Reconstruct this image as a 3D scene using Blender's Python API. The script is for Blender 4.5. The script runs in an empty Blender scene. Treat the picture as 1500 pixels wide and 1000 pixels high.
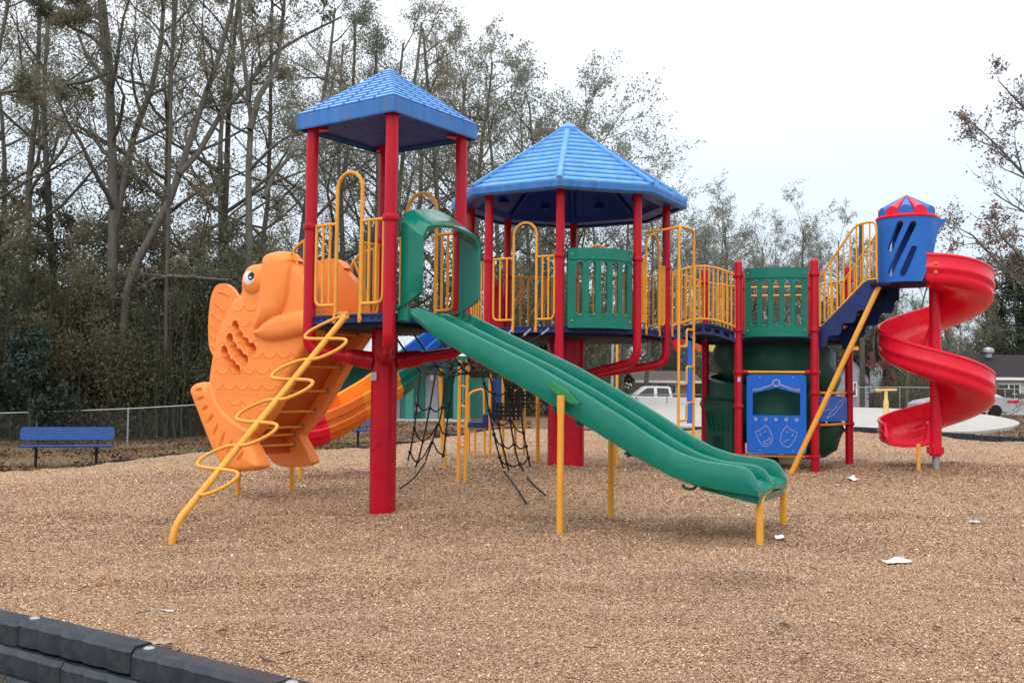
import bpy, bmesh, math, random
import numpy as np
from mathutils import Vector, Matrix, geometry
random.seed(7)
SC = bpy.context.scene
COL = SC.collection
R = math.radians
V = Vector

# ------------------------------------------------------------------ camera
FPX = 1450.0
CAM = V((0, 0, 1.25))
PITCH = math.atan(66 / FPX)
ROLL = 0.0105
CAMROT = Matrix.Rotation(R(90) + PITCH, 3, 'X') @ Matrix.Rotation(ROLL, 3, 'Z')
cam = bpy.data.cameras.new('camera')
cam.sensor_width = 36
cam.lens = 36 * FPX / 1500
cam.clip_start = .05
cam.clip_end = 2000
camo = bpy.data.objects.new('camera', cam)
COL.objects.link(camo)
camo.location = CAM
camo.rotation_euler = CAMROT.to_euler()
SC.camera = camo

def ray(x, y):
    return CAMROT @ V(((x - 750) / FPX, (500 - y) / FPX, -1))
def at(x, y, Y):
    """world point seen at photo pixel x, y at distance Y in front of the camera"""
    d = ray(x, y)
    return CAM + d * (Y / d.y)
def onz(x, y, z=0.0):
    d = ray(x, y)
    return CAM + d * ((z - CAM.z) / d.z)
def onplane(x, y, p0, n):
    d = ray(x, y)
    return CAM + d * ((p0 - CAM).dot(n) / d.dot(n))

# ------------------------------------------------------------------ materials
def newmat(name):
    m = bpy.data.materials.new(name)
    m.use_nodes = True
    nt = m.node_tree
    b = nt.nodes['Principled BSDF']
    return m, nt, b
def N(nt, t, **kw):
    n = nt.nodes.new(t)
    for k, v in kw.items():
        if k in n.inputs: n.inputs[k].default_value = v
        else: setattr(n, k, v)
    return n
def ramp(nt, fac, stops, interp='LINEAR'):
    r = nt.nodes.new('ShaderNodeValToRGB')
    r.color_ramp.interpolation = interp
    els = r.color_ramp.elements
    while len(els) < len(stops): els.new(.5)
    for e, (p, c) in zip(els, stops):
        e.position = p
        e.color = (c[0], c[1], c[2], 1) if hasattr(c, '__len__') else (c, c, c, 1)
    nt.links.new(fac, r.inputs['Fac'])
    return r
def coords(nt, kind='Object', scale=(1, 1, 1)):
    tc = nt.nodes.new('ShaderNodeTexCoord')
    mp = nt.nodes.new('ShaderNodeMapping')
    mp.inputs['Scale'].default_value = scale
    nt.links.new(tc.outputs[kind], mp.inputs['Vector'])
    return mp.outputs['Vector']
def paint(name, c, rough=.45, var=.1, scale=5, bump=.0, bscale=60, dirt=None, dirt_amt=.25, stretch=(1, 1, 1), metallic=0, spec=.22):
    m, nt, b = newmat(name)
    L = nt.links.new
    co = coords(nt, scale=stretch)
    n1 = N(nt, 'ShaderNodeTexNoise', Scale=scale, Detail=5.0, Roughness=.6)
    L(co, n1.inputs['Vector'])
    r1 = ramp(nt, n1.outputs['Fac'], [(.3, [x * (1 - var) for x in c]), (.7, [min(1, x * (1 + var)) for x in c])])
    out = r1.outputs['Color']
    if dirt:
        n2 = N(nt, 'ShaderNodeTexNoise', Scale=scale * 2.7, Detail=8.0, Roughness=.7)
        L(co, n2.inputs['Vector'])
        r2 = ramp(nt, n2.outputs['Fac'], [(.5, 0.0), (.72, dirt_amt)])
        mx = N(nt, 'ShaderNodeMix', data_type='RGBA')
        L(r2.outputs['Color'], mx.inputs[0])
        L(out, mx.inputs[6])
        mx.inputs[7].default_value = (*dirt, 1)
        out = mx.outputs[2]
    L(out, b.inputs['Base Color'])
    n3 = N(nt, 'ShaderNodeTexNoise', Scale=scale * 4, Detail=4.0)
    L(co, n3.inputs['Vector'])
    r3 = ramp(nt, n3.outputs['Fac'], [(.3, max(.05, rough - .1)), (.7, min(1, rough + .12))])
    L(r3.outputs['Color'], b.inputs['Roughness'])
    b.inputs['Specular IOR Level'].default_value = spec
    b.inputs['Metallic'].default_value = metallic
    if bump:
        n4 = N(nt, 'ShaderNodeTexNoise', Scale=bscale, Detail=3.0)
        L(co, n4.inputs['Vector'])
        bp = N(nt, 'ShaderNodeBump', Strength=bump, Distance=.01)
        L(n4.outputs['Fac'], bp.inputs['Height'])
        L(bp.outputs['Normal'], b.inputs['Normal'])
    return m

M = {}
DIRT = (.09, .075, .05)
M['red'] = paint('red_enamel', (.45, .006, .021), .24, .08, 2, dirt=(.25, .03, .03), dirt_amt=.25)
M['redplastic'] = paint('red_plastic', (.70, .008, .03), .25, .06, 2, dirt=(.5, .03, .05), dirt_amt=.25, spec=.3)
M['yellow'] = paint('yellow_enamel', (.76, .35, .05), .36, .08, 3, dirt=(.45, .2, .04), dirt_amt=.3)
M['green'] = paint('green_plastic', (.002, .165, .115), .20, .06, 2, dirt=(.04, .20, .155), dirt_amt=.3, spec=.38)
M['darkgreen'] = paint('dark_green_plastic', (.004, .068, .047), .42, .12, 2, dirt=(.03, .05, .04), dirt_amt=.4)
M['orange'] = paint('orange_plastic', (.88, .268, .062), .42, .04, 2, bump=.06, bscale=150, dirt=(.62, .17, .05), dirt_amt=.2)
M['orangeshade'] = paint('shaded_orange_plastic', (.60, .115, .022), .45, .06, 3)  # fish orange with the shade of its enclosed inside put into the colour
M['orange2'] = paint('light_orange_plastic', (.85, .29, .03), .4, .08, 3)
M['orange3'] = paint('deep_orange_plastic', (.75, .16, .02), .4, .08, 3)
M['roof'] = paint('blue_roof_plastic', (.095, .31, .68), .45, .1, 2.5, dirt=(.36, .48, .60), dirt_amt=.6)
M['paletread'] = paint('pale_blue_plastic', (.36, .56, .80), .5, .10, 4, dirt=(.2, .42, .74), dirt_amt=.35)  # paler blue for the treads of the square roof
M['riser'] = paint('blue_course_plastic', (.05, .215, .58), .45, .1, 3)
M['fascia'] = paint('streaked_blue_plastic', (.045, .185, .52), .55, .2, 3.2, dirt=(.14, .16, .17), dirt_amt=1.0, stretch=(3.0, 3.0, .35))
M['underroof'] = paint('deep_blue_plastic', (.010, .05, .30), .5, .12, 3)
M['bracketgreen'] = paint('light_green_plastic', (.03, .21, .075), .4, .08, 6)
M['turret'] = paint('blue_plastic', (.022, .135, .50), .4, .08, 3, dirt=(.1, .2, .45), dirt_amt=.2)
M['panel'] = paint('blue_play_panel', (.015, .12, .55), .4, .06, 3)
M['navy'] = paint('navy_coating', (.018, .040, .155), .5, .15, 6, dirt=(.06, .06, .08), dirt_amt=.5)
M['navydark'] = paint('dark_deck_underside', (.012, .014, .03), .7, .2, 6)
M['groove'] = paint('pale_engraving', (.45, .40, .42), .6, .1, 10)
M['rope'] = paint('black_rope', (.018, .018, .02), .7, .3, 20)
M['steel'] = paint('grey_steel', (.36, .38, .40), .4, .12, 6, metallic=.5)
M['galv'] = paint('galvanised_pipe', (.30, .32, .33), .45, .15, 3, metallic=.35)
M['blackplastic'] = paint('black_plastic', (.028, .034, .045), .42, .3, 3, bump=.15, bscale=40, dirt=(.10, .10, .10), dirt_amt=.5)
M['black'] = paint('black_coating', (.015, .015, .017), .5, .2, 5)
M['benchblue'] = paint('blue_bench_coating', (.03, .085, .27), .5, .12, 8)
M['sticker'] = paint('pale_sticker', (.42, .42, .46), .5, .15, 60)
M['white'] = paint('white_paint', (.78, .78, .76), .4, .05, 4)
M['eyewhite'] = paint('white_eye', (.75, .72, .74), .4, .06, 30, dirt=(.75, .35, .25), dirt_amt=.7)
M['pupil'] = paint('dark_eye', (.02, .015, .03), .4, .2, 20)
M['cream'] = paint('pale_yellow_paint', (.75, .62, .22), .5, .08, 4)
M['glass'] = paint('dark_window', (.03, .035, .04), .12, .2, 2, spec=.6)
M['carwhite'] = paint('white_car_paint', (.86, .87, .90), .22, .03, 1, spec=.5)
M['carsilver'] = paint('silver_car_paint', (.45, .47, .50), .25, .05, 1, metallic=.4)
M['rubber'] = paint('tyre_rubber', (.015, .015, .015), .8, .2, 10)
M['redlamp'] = paint('red_tail_lamp', (.5, .01, .02), .2, .1, 5)
M['siding'] = None

def streaks(name, c1, c2, scale):
    m, nt, b = newmat(name)
    co = coords(nt, scale=scale)
    n = N(nt, 'ShaderNodeTexNoise', Scale=4.0, Detail=6.0, Roughness=.7)
    nt.links.new(co, n.inputs['Vector'])
    r = ramp(nt, n.outputs['Fac'], [(.3, c1), (.7, c2)])
    nt.links.new(r.outputs['Color'], b.inputs['Base Color'])
    b.inputs['Roughness'].default_value = .85
    bp = N(nt, 'ShaderNodeBump', Strength=.6, Distance=.03)
    nt.links.new(n.outputs['Fac'], bp.inputs['Height'])
    nt.links.new(bp.outputs['Normal'], b.inputs['Normal'])
    return m
M['bark'] = streaks('grey_bark', (.055, .05, .042), (.16, .145, .125), (5, 5, .7))
M['bark2'] = streaks('brown_bark', (.04, .034, .028), (.115, .098, .08), (5, 5, .7))
M['concrete'] = paint('pale_concrete', (.42, .405, .375), .85, .1, 1.2, bump=.1, dirt=(.28, .26, .23), dirt_amt=.4)
M['metalroof'] = paint('white_metal_roof', (.6, .63, .66), .4, .08, 2)
M['tealwall'] = paint('teal_wall_paint', (.05, .23, .19), .7, .1, 1.5, dirt=(.08, .2, .18), dirt_amt=.5)
M['tealdark'] = paint('deep_teal_paint_and_shade', (.022, .12, .10), .7, .1, 1.5)  # trim and screen paint, also the painted shade on the restroom wall
M['doorgrey'] = paint('grey_door_paint', (.28, .29, .33), .5, .06, 3)
M['shingle'] = paint('dark_shingle', (.026, .021, .024), .9, .3, 9, bump=.4, bscale=30)
M['shinglegrey'] = paint('grey_shingle', (.16, .13, .12), .9, .3, 9, bump=.4, bscale=30)
M['wallbeige'] = paint('beige_wall', (.42, .38, .28), .8, .08, 2)
M['wallwhite'] = paint('white_siding', (.58, .60, .62), .6, .05, 2)
M['shedgrey'] = paint('grey_siding', (.33, .36, .42), .7, .08, 2)
M['signgrey'] = paint('grey_board', (.45, .50, .55), .5, .08, 2)
M['wood'] = streaks('weathered_pole', (.05, .04, .035), (.12, .1, .085), (8, 8, .5))

def leafmat(name, cols, trans=.5):
    """leaf colour picked by the per-leaf attribute tint"""
    m, nt, b = newmat(name)
    a = N(nt, 'ShaderNodeAttribute', attribute_name='tint')
    k = len(cols)
    r = ramp(nt, a.outputs['Fac'], [(i / max(1, k - 1), c) for i, c in enumerate(cols)])
    nt.links.new(r.outputs['Color'], b.inputs['Base Color'])
    b.inputs['Roughness'].default_value = .6
    b.inputs['Specular IOR Level'].default_value = .25
    tr = nt.nodes.new('ShaderNodeBsdfTranslucent')
    nt.links.new(r.outputs['Color'], tr.inputs['Color'])
    ms = nt.nodes.new('ShaderNodeMixShader')
    ms.inputs[0].default_value = trans
    nt.links.new(b.outputs[0], ms.inputs[1])
    nt.links.new(tr.outputs[0], ms.inputs[2])
    nt.links.new(ms.outputs[0], nt.nodes['Material Output'].inputs['Surface'])
    return m
OLIVE = [(.11, .13, .085), (.15, .17, .11), (.20, .205, .14), (.24, .22, .15), (.27, .20, .12)]
M['leaf_olive'] = leafmat('olive_leaves', OLIVE)
M['leaf_grey'] = leafmat('grey_green_leaves', [(.18, .20, .16), (.23, .245, .19), (.27, .27, .21), (.29, .26, .20)])
M['leaf_dark'] = leafmat('dark_green_leaves', [(.07, .085, .055), (.10, .115, .07), (.14, .14, .085), (.19, .15, .085)])
M['leaf_rust'] = leafmat('rust_brown_leaves', [(.16, .115, .105), (.21, .14, .125), (.24, .18, .155), (.21, .185, .15)])
M['leaf_under'] = leafmat('undergrowth_leaves', [(.075, .08, .055), (.10, .105, .068), (.13, .13, .08), (.20, .175, .085), (.17, .12, .075)])
M['leaf_gloss'] = leafmat('glossy_blue_green_leaves', [(.018, .032, .024), (.028, .046, .036), (.045, .065, .052)], .1)
M['leaf_pine'] = leafmat('pine_needles', [(.016, .03, .014), (.028, .045, .02), (.045, .055, .026)], .1)
M['flower'] = leafmat('pink_flowers', [(.07, .09, .05), (.09, .10, .06), (.12, .11, .07), (.45, .07, .13)])
M['dryleaf'] = leafmat('dry_leaves', [(.07, .035, .02), (.12, .06, .03), (.17, .1, .055)], .05)
M['grassblade'] = leafmat('grass_blades', [(.07, .13, .025), (.11, .16, .04), (.17, .17, .06)])

# ------------------------------------------------------------------ mesh builder
def catmull(pts, n=6, closed=False):
    pts = [V(p) for p in pts]
    if len(pts) < 3: return pts
    out = []
    k = len(pts)
    rng = range(k) if closed else range(k - 1)
    for i in rng:
        if closed:
            p0, p1, p2, p3 = pts[i - 1], pts[i], pts[(i + 1) % k], pts[(i + 2) % k]
        else:
            p0 = pts[i - 1] if i else pts[0] * 2 - pts[1]
            p1, p2 = pts[i], pts[i + 1]
            p3 = pts[i + 2] if i + 2 < k else pts[-1] * 2 - pts[-2]
        for j in range(n):
            t = j / n
            out.append(.5 * ((2 * p1) + (p2 - p0) * t + (2 * p0 - 5 * p1 + 4 * p2 - p3) * t * t + (3 * p1 - p0 - 3 * p2 + p3) * t ** 3))
    if not closed: out.append(pts[-1].copy())
    return out
def fillet(pts, r, n=5):
    pts = [V(p) for p in pts]
    out = [pts[0]]
    for i in range(1, len(pts) - 1):
        a, b, c = pts[i - 1], pts[i], pts[i + 1]
        u = (a - b); w = (c - b)
        rr = min(r, u.length * .49, w.length * .49)
        p = b + u.normalized() * rr
        q = b + w.normalized() * rr
        for j in range(n + 1):
            t = j / n
            out.append(p * (1 - t) ** 2 + b * 2 * t * (1 - t) + q * t * t)
    out.append(pts[-1])
    return out

class MB:
    def __init__(s):
        s.v = []; s.f = []
    def add(s, vs, fs):
        o = len(s.v)
        s.v += [V(v) for v in vs]
        s.f += [tuple(i + o for i in f) for f in fs]
        return s
    def box(s, c, size, ax=None):
        """box centred at c; ax = optional (x, y, z) axis vectors"""
        ax = ax or (V((1, 0, 0)), V((0, 1, 0)), V((0, 0, 1)))
        c = V(c); vs = []
        for dz in (-.5, .5):
            for dx, dy in ((-.5, -.5), (.5, -.5), (.5, .5), (-.5, .5)):
                vs.append(c + ax[0] * dx * size[0] + ax[1] * dy * size[1] + ax[2] * dz * size[2])
        return s.add(vs, [(3, 2, 1, 0), (4, 5, 6, 7), (0, 1, 5, 4), (1, 2, 6, 5), (2, 3, 7, 6), (3, 0, 4, 7)])
    def bbox(s, c, size, ax=None, bev=.01):
        """box with chamfered edges"""
        ax = ax or (V((1, 0, 0)), V((0, 1, 0)), V((0, 0, 1)))
        bm = bmesh.new()
        bmesh.ops.create_cube(bm, size=1)
        for v in bm.verts: v.co = V((v.co.x * size[0], v.co.y * size[1], v.co.z * size[2]))
        bmesh.ops.bevel(bm, geom=bm.edges[:], offset=bev, segments=2, affect='EDGES')
        bm.verts.ensure_lookup_table()
        vs = [V(c) + ax[0] * v.co.x + ax[1] * v.co.y + ax[2] * v.co.z for v in bm.verts]
        fs = [tuple(v.index for v in f.verts) for f in bm.faces]
        bm.free()
        return s.add(vs, fs)
    def tube(s, pts, r, n=10, closed=False, caps=True):
        pts = [V(p) for p in pts]
        k = len(pts)
        rs = r if hasattr(r, '__len__') else [r] * k
        vs = []; up = None
        for i, p in enumerate(pts):
            if closed: t = (pts[(i + 1) % k] - pts[i - 1])
            elif i == 0: t = pts[1] - p
            elif i == k - 1: t = p - pts[-2]
            else: t = (pts[i + 1] - p).normalized() + (p - pts[i - 1]).normalized()
            if t.length < 1e-9: t = V((0, 0, 1))
            t.normalize()
            if up is None:
                up = V((0, 0, 1)) if abs(t.z) < .9 else V((1, 0, 0))
            up = up - t * up.dot(t)
            if up.length < 1e-6: up = t.orthogonal()
            up.normalize()
            sd = t.cross(up)
            for j in range(n):
                a = 2 * math.pi * j / n
                vs.append(p + (up * math.cos(a) + sd * math.sin(a)) * rs[i])
        fs = []
        for i in range(k if closed else k - 1):
            i2 = (i + 1) % k
            for j in range(n):
                j2 = (j + 1) % n
                fs.append((i * n + j, i * n + j2, i2 * n + j2, i2 * n + j))
        if caps and not closed:
            fs.append(tuple(reversed(range(n))))
            fs.append(tuple((k - 1) * n + j for j in range(n)))
        return s.add(vs, fs)
    def lathe(s, c, prof, n=24, axis=None):
        """prof = [(radius, height)] round axis through c"""
        c = V(c)
        z = V(axis).normalized() if axis is not None else V((0, 0, 1))
        x = z.orthogonal().normalized() if axis is not None else V((1, 0, 0))
        y = z.cross(x)
        vs = []
        for r, h in prof:
            for j in range(n):
                a = 2 * math.pi * j / n
                vs.append(c + z * h + (x * math.cos(a) + y * math.sin(a)) * r)
        fs = []
        for i in range(len(prof) - 1):
            for j in range(n):
                j2 = (j + 1) % n
                fs.append((i * n + j, i * n + j2, (i + 1) * n + j2, (i + 1) * n + j))
        if prof[0][0] > 1e-6: fs.append(tuple(reversed(range(n))))
        if prof[-1][0] > 1e-6: fs.append(tuple((len(prof) - 1) * n + j for j in range(n)))
        return s.add(vs, fs)
    def prism(s, poly, d):
        """closed polygon (3-D points) extruded by vector d"""
        poly = [V(p) for p in poly]; d = V(d); k = len(poly)
        vs = poly + [p + d for p in poly]
        fs = [tuple(reversed(range(k))), tuple(range(k, 2 * k))]
        fs += [(i, (i + 1) % k, (i + 1) % k + k, i + k) for i in range(k)]
        return s.add(vs, fs)
    def holed(s, outer, holes, org, ax, ay, az, thick, extra=()):
        """flat plate with holes: 2-D outlines laid in the plane org + x*ax + y*ay, thickness along az"""
        pts = []; edges = []
        for lp in [outer] + holes:
            o = len(pts)
            pts += [V((p[0], p[1])) for p in lp]
            edges += [(o + i, o + (i + 1) % len(lp)) for i in range(len(lp))]
        pts += [V(p) for p in extra]
        vo, eo, fo, *_ = geometry.delaunay_2d_cdt(pts, edges, [], 0, 1e-6)
        def inside(p, lp):
            c = False; j = len(lp) - 1
            for i in range(len(lp)):
                xi, yi = lp[i][0], lp[i][1]; xj, yj = lp[j][0], lp[j][1]
                if (yi > p[1]) != (yj > p[1]) and p[0] < (xj - xi) * (p[1] - yi) / (yj - yi) + xi: c = not c
                j = i
            return c
        tri = []
        for f in fo:
            cx = sum(vo[i][0] for i in f) / 3; cy = sum(vo[i][1] for i in f) / 3
            if inside((cx, cy), outer) and not any(inside((cx, cy), h) for h in holes): tri.append(f)
        k = len(vo)
        P = lambda p, z: org + ax * p[0] + ay * p[1] + az * z
        vs = [P(p, 0) for p in vo] + [P(p, thick) for p in vo]
        fs = [tuple(f) for f in tri] + [tuple(i + k for i in reversed(f)) for f in tri]
        cnt = {}
        for f in tri:
            for a, b in ((f[0], f[1]), (f[1], f[2]), (f[2], f[0])):
                key = (min(a, b), max(a, b))
                cnt.setdefault(key, []).append((a, b))
        for key, l in cnt.items():
            if len(l) == 1:
                a, b = l[0]
                fs.append((b, a, a + k, b + k))
        return s.add(vs, fs)
    def build(s, name, mat, parent=None, smooth=True, angle=40, tint=None):
        me = bpy.data.meshes.new(name)
        o = V((0, 0, 0))
        if parent is not None:
            o = parent.location.copy() if parent.type == 'EMPTY' else V(parent.get('_o', (0, 0, 0)))
        me.from_pydata([tuple(v - o) for v in s.v], [], s.f)
        me.update()
        if smooth:
            me.shade_smooth()
            me.set_sharp_from_angle(angle=R(angle))
        me.materials.append(M[mat] if isinstance(mat, str) else mat)
        ob = bpy.data.objects.new(name, me)
        COL.objects.link(ob)
        if parent is not None:
            ob.parent = parent
            OFF[ob.name] = o
        return ob
OFF = {}
def build_sub(mb, name, mat, parent, **kw):
    """a sub-part: parent is a mesh part whose own parent empty carries the offset"""
    off = OFF[parent.name]
    mb.v = [v - off for v in mb.v]
    ob = mb.build(name, mat, None, **kw)
    ob.parent = parent
    return ob
def tag(o, label, cat, group=None):
    o['label'] = label; o['category'] = cat
    if group: o['group'] = group
    return o
def thing(name, label, cat, loc=(0, 0, 0), group=None):
    o = bpy.data.objects.new(name, None)
    o.empty_display_size = .2
    COL.objects.link(o)
    o.location = loc
    return tag(o, label, cat, group)
def structure(o):
    o['kind'] = 'structure'; return o
def stuff(o, label=None, cat=None):
    o['kind'] = 'stuff'
    if label: o['label'] = label; o['category'] = cat
    return o
def arr_mesh(name, verts, faces, mat, tint=None, smooth=False):
    """mesh from numpy arrays; faces (n, k); tint = one value per face"""
    me = bpy.data.meshes.new(name)
    nf, k = faces.shape
    me.vertices.add(len(verts)); me.vertices.foreach_set('co', np.asarray(verts, np.float32).ravel())
    me.loops.add(nf * k); me.loops.foreach_set('vertex_index', faces.astype(np.int32).ravel())
    me.polygons.add(nf); me.polygons.foreach_set('loop_start', np.arange(0, nf * k, k, dtype=np.int32))
    me.update(calc_edges=True)
    if tint is not None:
        a = me.attributes.new('tint', 'FLOAT', 'FACE')
        a.data.foreach_set('value', np.asarray(tint, np.float32))
    me.materials.append(M[mat] if isinstance(mat, str) else mat)
    if smooth: me.shade_smooth()
    ob = bpy.data.objects.new(name, me)
    COL.objects.link(ob)
    return ob

# ------------------------------------------------------------------ terrain heights
GC = [  # x, y, z of surveyed ground points
    (0, 3, 0), (-3, 4.5, 0), (3, 4.5, 0), (-1.3, 10.3, 0), (2, 8, 0), (-2.8, 8.2, -.05), (.9, 15.5, 0), (4.7, 15.4, .05), (6.5, 15.3, .08),
    (8, 10, 0), (10, 20, .0), (5, 24, .0), (0, 22, -.05), (-4, 14, -.05), (-7, 12, -.2), (-8, 17, -.45), (-10, 21.5, -.63), (-6, 21, -.4),
    (-13, 30, -.8), (-20, 30, -.9), (-6, 30, -.5), (0, 40, -.1), (8, 31, 0), (14, 28, -.05), (20, 40, .0), (12, 50, .2), (25, 52, .0), (15, 62, -.5), (8, 62, -.5),
    (40, 70, -.3), (-30, 60, -1.0), (0, 90, -.5), (60, 120, -.5), (-60, 120, -1), (30, 20, 0), (-25, 15, -.6), (60, 30, 0), (-60, 30, -1), (-9.8, 19, -.5), (-7.1, 23, -.3), (0, 29.5, -.02), (-4.5, 26.6, -.42), (-3, 38, -.1), (-2, 1, 0), (2, 1, 0), (-6, 8, -.03), (-4, 6.2, 0)]
GCA = np.array(GC)
def gz_np(x, y):
    x = np.asarray(x, float); y = np.asarray(y, float)
    w = 1 / (((x[..., None] - GCA[:, 0]) ** 2 + (y[..., None] - GCA[:, 1]) ** 2 + 1.2) ** 1.6)
    z = (w * GCA[:, 2]).sum(-1) / w.sum(-1)
    return z
def gz(x, y): return float(gz_np(np.array([x]), np.array([y]))[0])
# ================================================================== sky and sun
W = bpy.data.worlds.new('World'); SC.world = W
W.use_nodes = True
nt = W.node_tree
bg = nt.nodes['Background']
SUN_EL, SUN_AZ = R(52), R(205)   # azimuth clockwise from +Y
sky = nt.nodes.new('ShaderNodeTexSky'); sky.sky_type = 'NISHITA'; sky.sun_disc = False
sky.sun_elevation = SUN_EL; sky.sun_rotation = SUN_AZ
sky.dust_density = 4; sky.air_density = 1.0
tc = nt.nodes.new('ShaderNodeTexCoord')
sp = nt.nodes.new('ShaderNodeSeparateXYZ'); nt.links.new(tc.outputs['Generated'], sp.inputs[0])
cl = N(nt, 'ShaderNodeTexNoise', Scale=2.2, Detail=5.0, Roughness=.5)
mp = nt.nodes.new('ShaderNodeMapping'); mp.inputs['Scale'].default_value = (1, 1, 2.2)
nt.links.new(tc.outputs['Generated'], mp.inputs['Vector']); nt.links.new(mp.outputs[0], cl.inputs['Vector'])
mad = N(nt, 'ShaderNodeMath', operation='MULTIPLY_ADD'); mad.inputs[1].default_value = .06
nt.links.new(cl.outputs['Fac'], mad.inputs[0]); nt.links.new(sp.outputs['Z'], mad.inputs[2])
rp = ramp(nt, mad.outputs[0], [(0.0, (.66, .72, .80)), (.10, (.74, .82, .91)), (.24, (.92, .97, 1.03)), (.42, (1.15, 1.17, 1.2)), (1.0, (1.0, 1.0, 1.0))])
for e, c in zip(rp.color_ramp.elements, [(.58, .65, .73), (.64, .735, .83), (.80, .875, .95), (1.12, 1.15, 1.19), (1.85, 1.86, 1.88)]): e.color = (*c, 1)
scl = N(nt, 'ShaderNodeMix', data_type='RGBA', blend_type='ADD'); scl.inputs[0].default_value = .03
nt.links.new(rp.outputs['Color'], scl.inputs[6]); nt.links.new(sky.outputs[0], scl.inputs[7])
nt.links.new(scl.outputs[2], bg.inputs['Color'])
bg.inputs['Strength'].default_value = 1.0

sl = bpy.data.lights.new('sun', 'SUN'); sl.energy = .85; sl.angle = R(28); sl.color = (1, .97, .92)
so = bpy.data.objects.new('sun', sl); COL.objects.link(so)
sd = V((math.sin(SUN_AZ) * math.cos(SUN_EL), math.cos(SUN_AZ) * math.cos(SUN_EL), math.sin(SUN_EL)))
so.rotation_euler = sd.to_track_quat('Z', 'Y').to_euler()
so.location = (0, 0, 30)
vs = SC.view_settings
vs.view_transform = 'Standard'; vs.look = 'None'; vs.gamma = 1; vs.exposure = 0.1
SC.cycles.max_bounces = 6
SC.cycles.transparent_max_bounces = 8

# ================================================================== ground
BL0, BD = V((-2.36, 5.01, 0)), V((1.5, -.98, 0)).normalized()       # front border line
BN = V((-BD.y, BD.x, 0))                                              # towards the wood chips
def front_d(x, y): return (x - BL0.x) * BN.x + (y - BL0.y) * BN.y
MULCH = [(-9, 9.35), (-2.36, 5.01), (-.86, 4.03), (4, .86), (12, 1), (16, 15), (14.2, 22), (13.2, 25.6), (10.5, 30.4), (4, 30), (0, 29.5), (-3.2, 27.4), (-5.3, 24.8), (-7.1, 23), (-8.5, 21.2), (-9.1, 20), (-9.8, 19), (-13, 15)]
def inpoly(x, y, P):
    c = np.zeros(np.shape(x), bool); j = len(P) - 1
    for i in range(len(P)):
        xi, yi = P[i]; xj, yj = P[j]
        if yi != yj: c ^= ((yi > y) != (yj > y)) & (x < (xj - xi) * (y - yi) / (yj - yi) + xi)
        j = i
    return c
def bumps(x, y):
    r = np.random.RandomState(3); z = np.zeros(np.shape(x))
    for k in range(24):
        f = r.uniform(5, 13); a = r.uniform(0, 2 * np.pi); z += np.sin((x * np.cos(a) + y * np.sin(a)) * f + r.uniform(0, 6)) * .003
    for k in range(26):
        f = r.uniform(.6, 6); a = r.uniform(0, 2 * np.pi); z += np.sin((x * np.cos(a) + y * np.sin(a)) * f + r.uniform(0, 6)) * .009 / (f ** .55)
    return z
HOLLOW = [(2.75, 7.75, .09, .55), (5.9, 14.5, .08, .55), (-2.95, 8.05, .05, .35), (-3.4, 9.6, .08, .6), (-1.3, 10.2, .05, .5), (.2, 12.6, .06, 1.2), (4.6, 16.2, .07, .9), (-.6, 14.2, .05, .8), (1.4, 6.6, -.05, 1.1), (-1.0, 6.9, -.04, .9), (4.6, 8.4, -.05, 1.2)]
def mulch_z(x, y):
    z = gz_np(x, y) + bumps(x, y)
    for a, b_, dp, r in HOLLOW: z = z - dp * np.exp(-((x - a) ** 2 + (y - b_) ** 2) / (r * r))
    return z
def mz(x, y): return float(mulch_z(np.array([x]), np.array([y]))[0])

def axis(lo, hi, fine_lo, fine_hi, fine, growth):
    a = list(np.arange(fine_lo, fine_hi, fine)); s = fine; x = fine_hi
    while x < hi: a.append(x); s *= growth; x += s
    a.append(hi); s = fine; x = fine_lo - fine
    while x > lo: a.insert(0, x); s *= growth; x -= s
    a.insert(0, lo)
    return np.array(a)
def sheet(name, xs, ys, zf, mat, mask=None):
    X, Y = np.meshgrid(xs, ys); Z = zf(X, Y)
    nx = len(xs); ny = len(ys)
    i = np.arange((ny - 1) * nx).reshape(ny - 1, nx)[:, :-1].ravel()
    F = np.stack([i, i + 1, i + nx + 1, i + nx], 1)
    if mask is not None:
        cx = X.ravel()[F].mean(1); cy = Y.ravel()[F].mean(1)
        F = F[mask(cx, cy)]
    return arr_mesh(name, np.stack([X.ravel(), Y.ravel(), Z.ravel()], 1), F, mat, smooth=True)

# grass / leaf-litter ground material
m, nt, b = newmat('leaf_strewn_grass'); M['ground'] = m
co = coords(nt)
n1 = N(nt, 'ShaderNodeTexNoise', Scale=.35, Detail=6.0, Roughness=.65); nt.links.new(co, n1.inputs['Vector'])
n2 = N(nt, 'ShaderNodeTexNoise', Scale=14.0, Detail=8.0, Roughness=.75); nt.links.new(co, n2.inputs['Vector'])
ra = ramp(nt, n1.outputs['Fac'], [(.35, (.15, .115, .065)), (.5, (.21, .145, .085)), (.65, (.19, .115, .065))])
rb = ramp(nt, n2.outputs['Fac'], [(.3, .35), (.52, 1.0), (.75, 1.7)])
mx = N(nt, 'ShaderNodeMix', data_type='RGBA', blend_type='MULTIPLY'); mx.inputs[0].default_value = 1
nt.links.new(ra.outputs['Color'], mx.inputs[6]); nt.links.new(rb.outputs['Color'], mx.inputs[7])
nt.links.new(mx.outputs[2], b.inputs['Base Color']); b.inputs['Roughness'].default_value = .95; b.inputs['Specular IOR Level'].default_value = .1
bp = N(nt, 'ShaderNodeBump', Strength=.8, Distance=.04); nt.links.new(n2.outputs['Fac'], bp.inputs['Height']); nt.links.new(bp.outputs['Normal'], b.inputs['Normal'])

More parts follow.
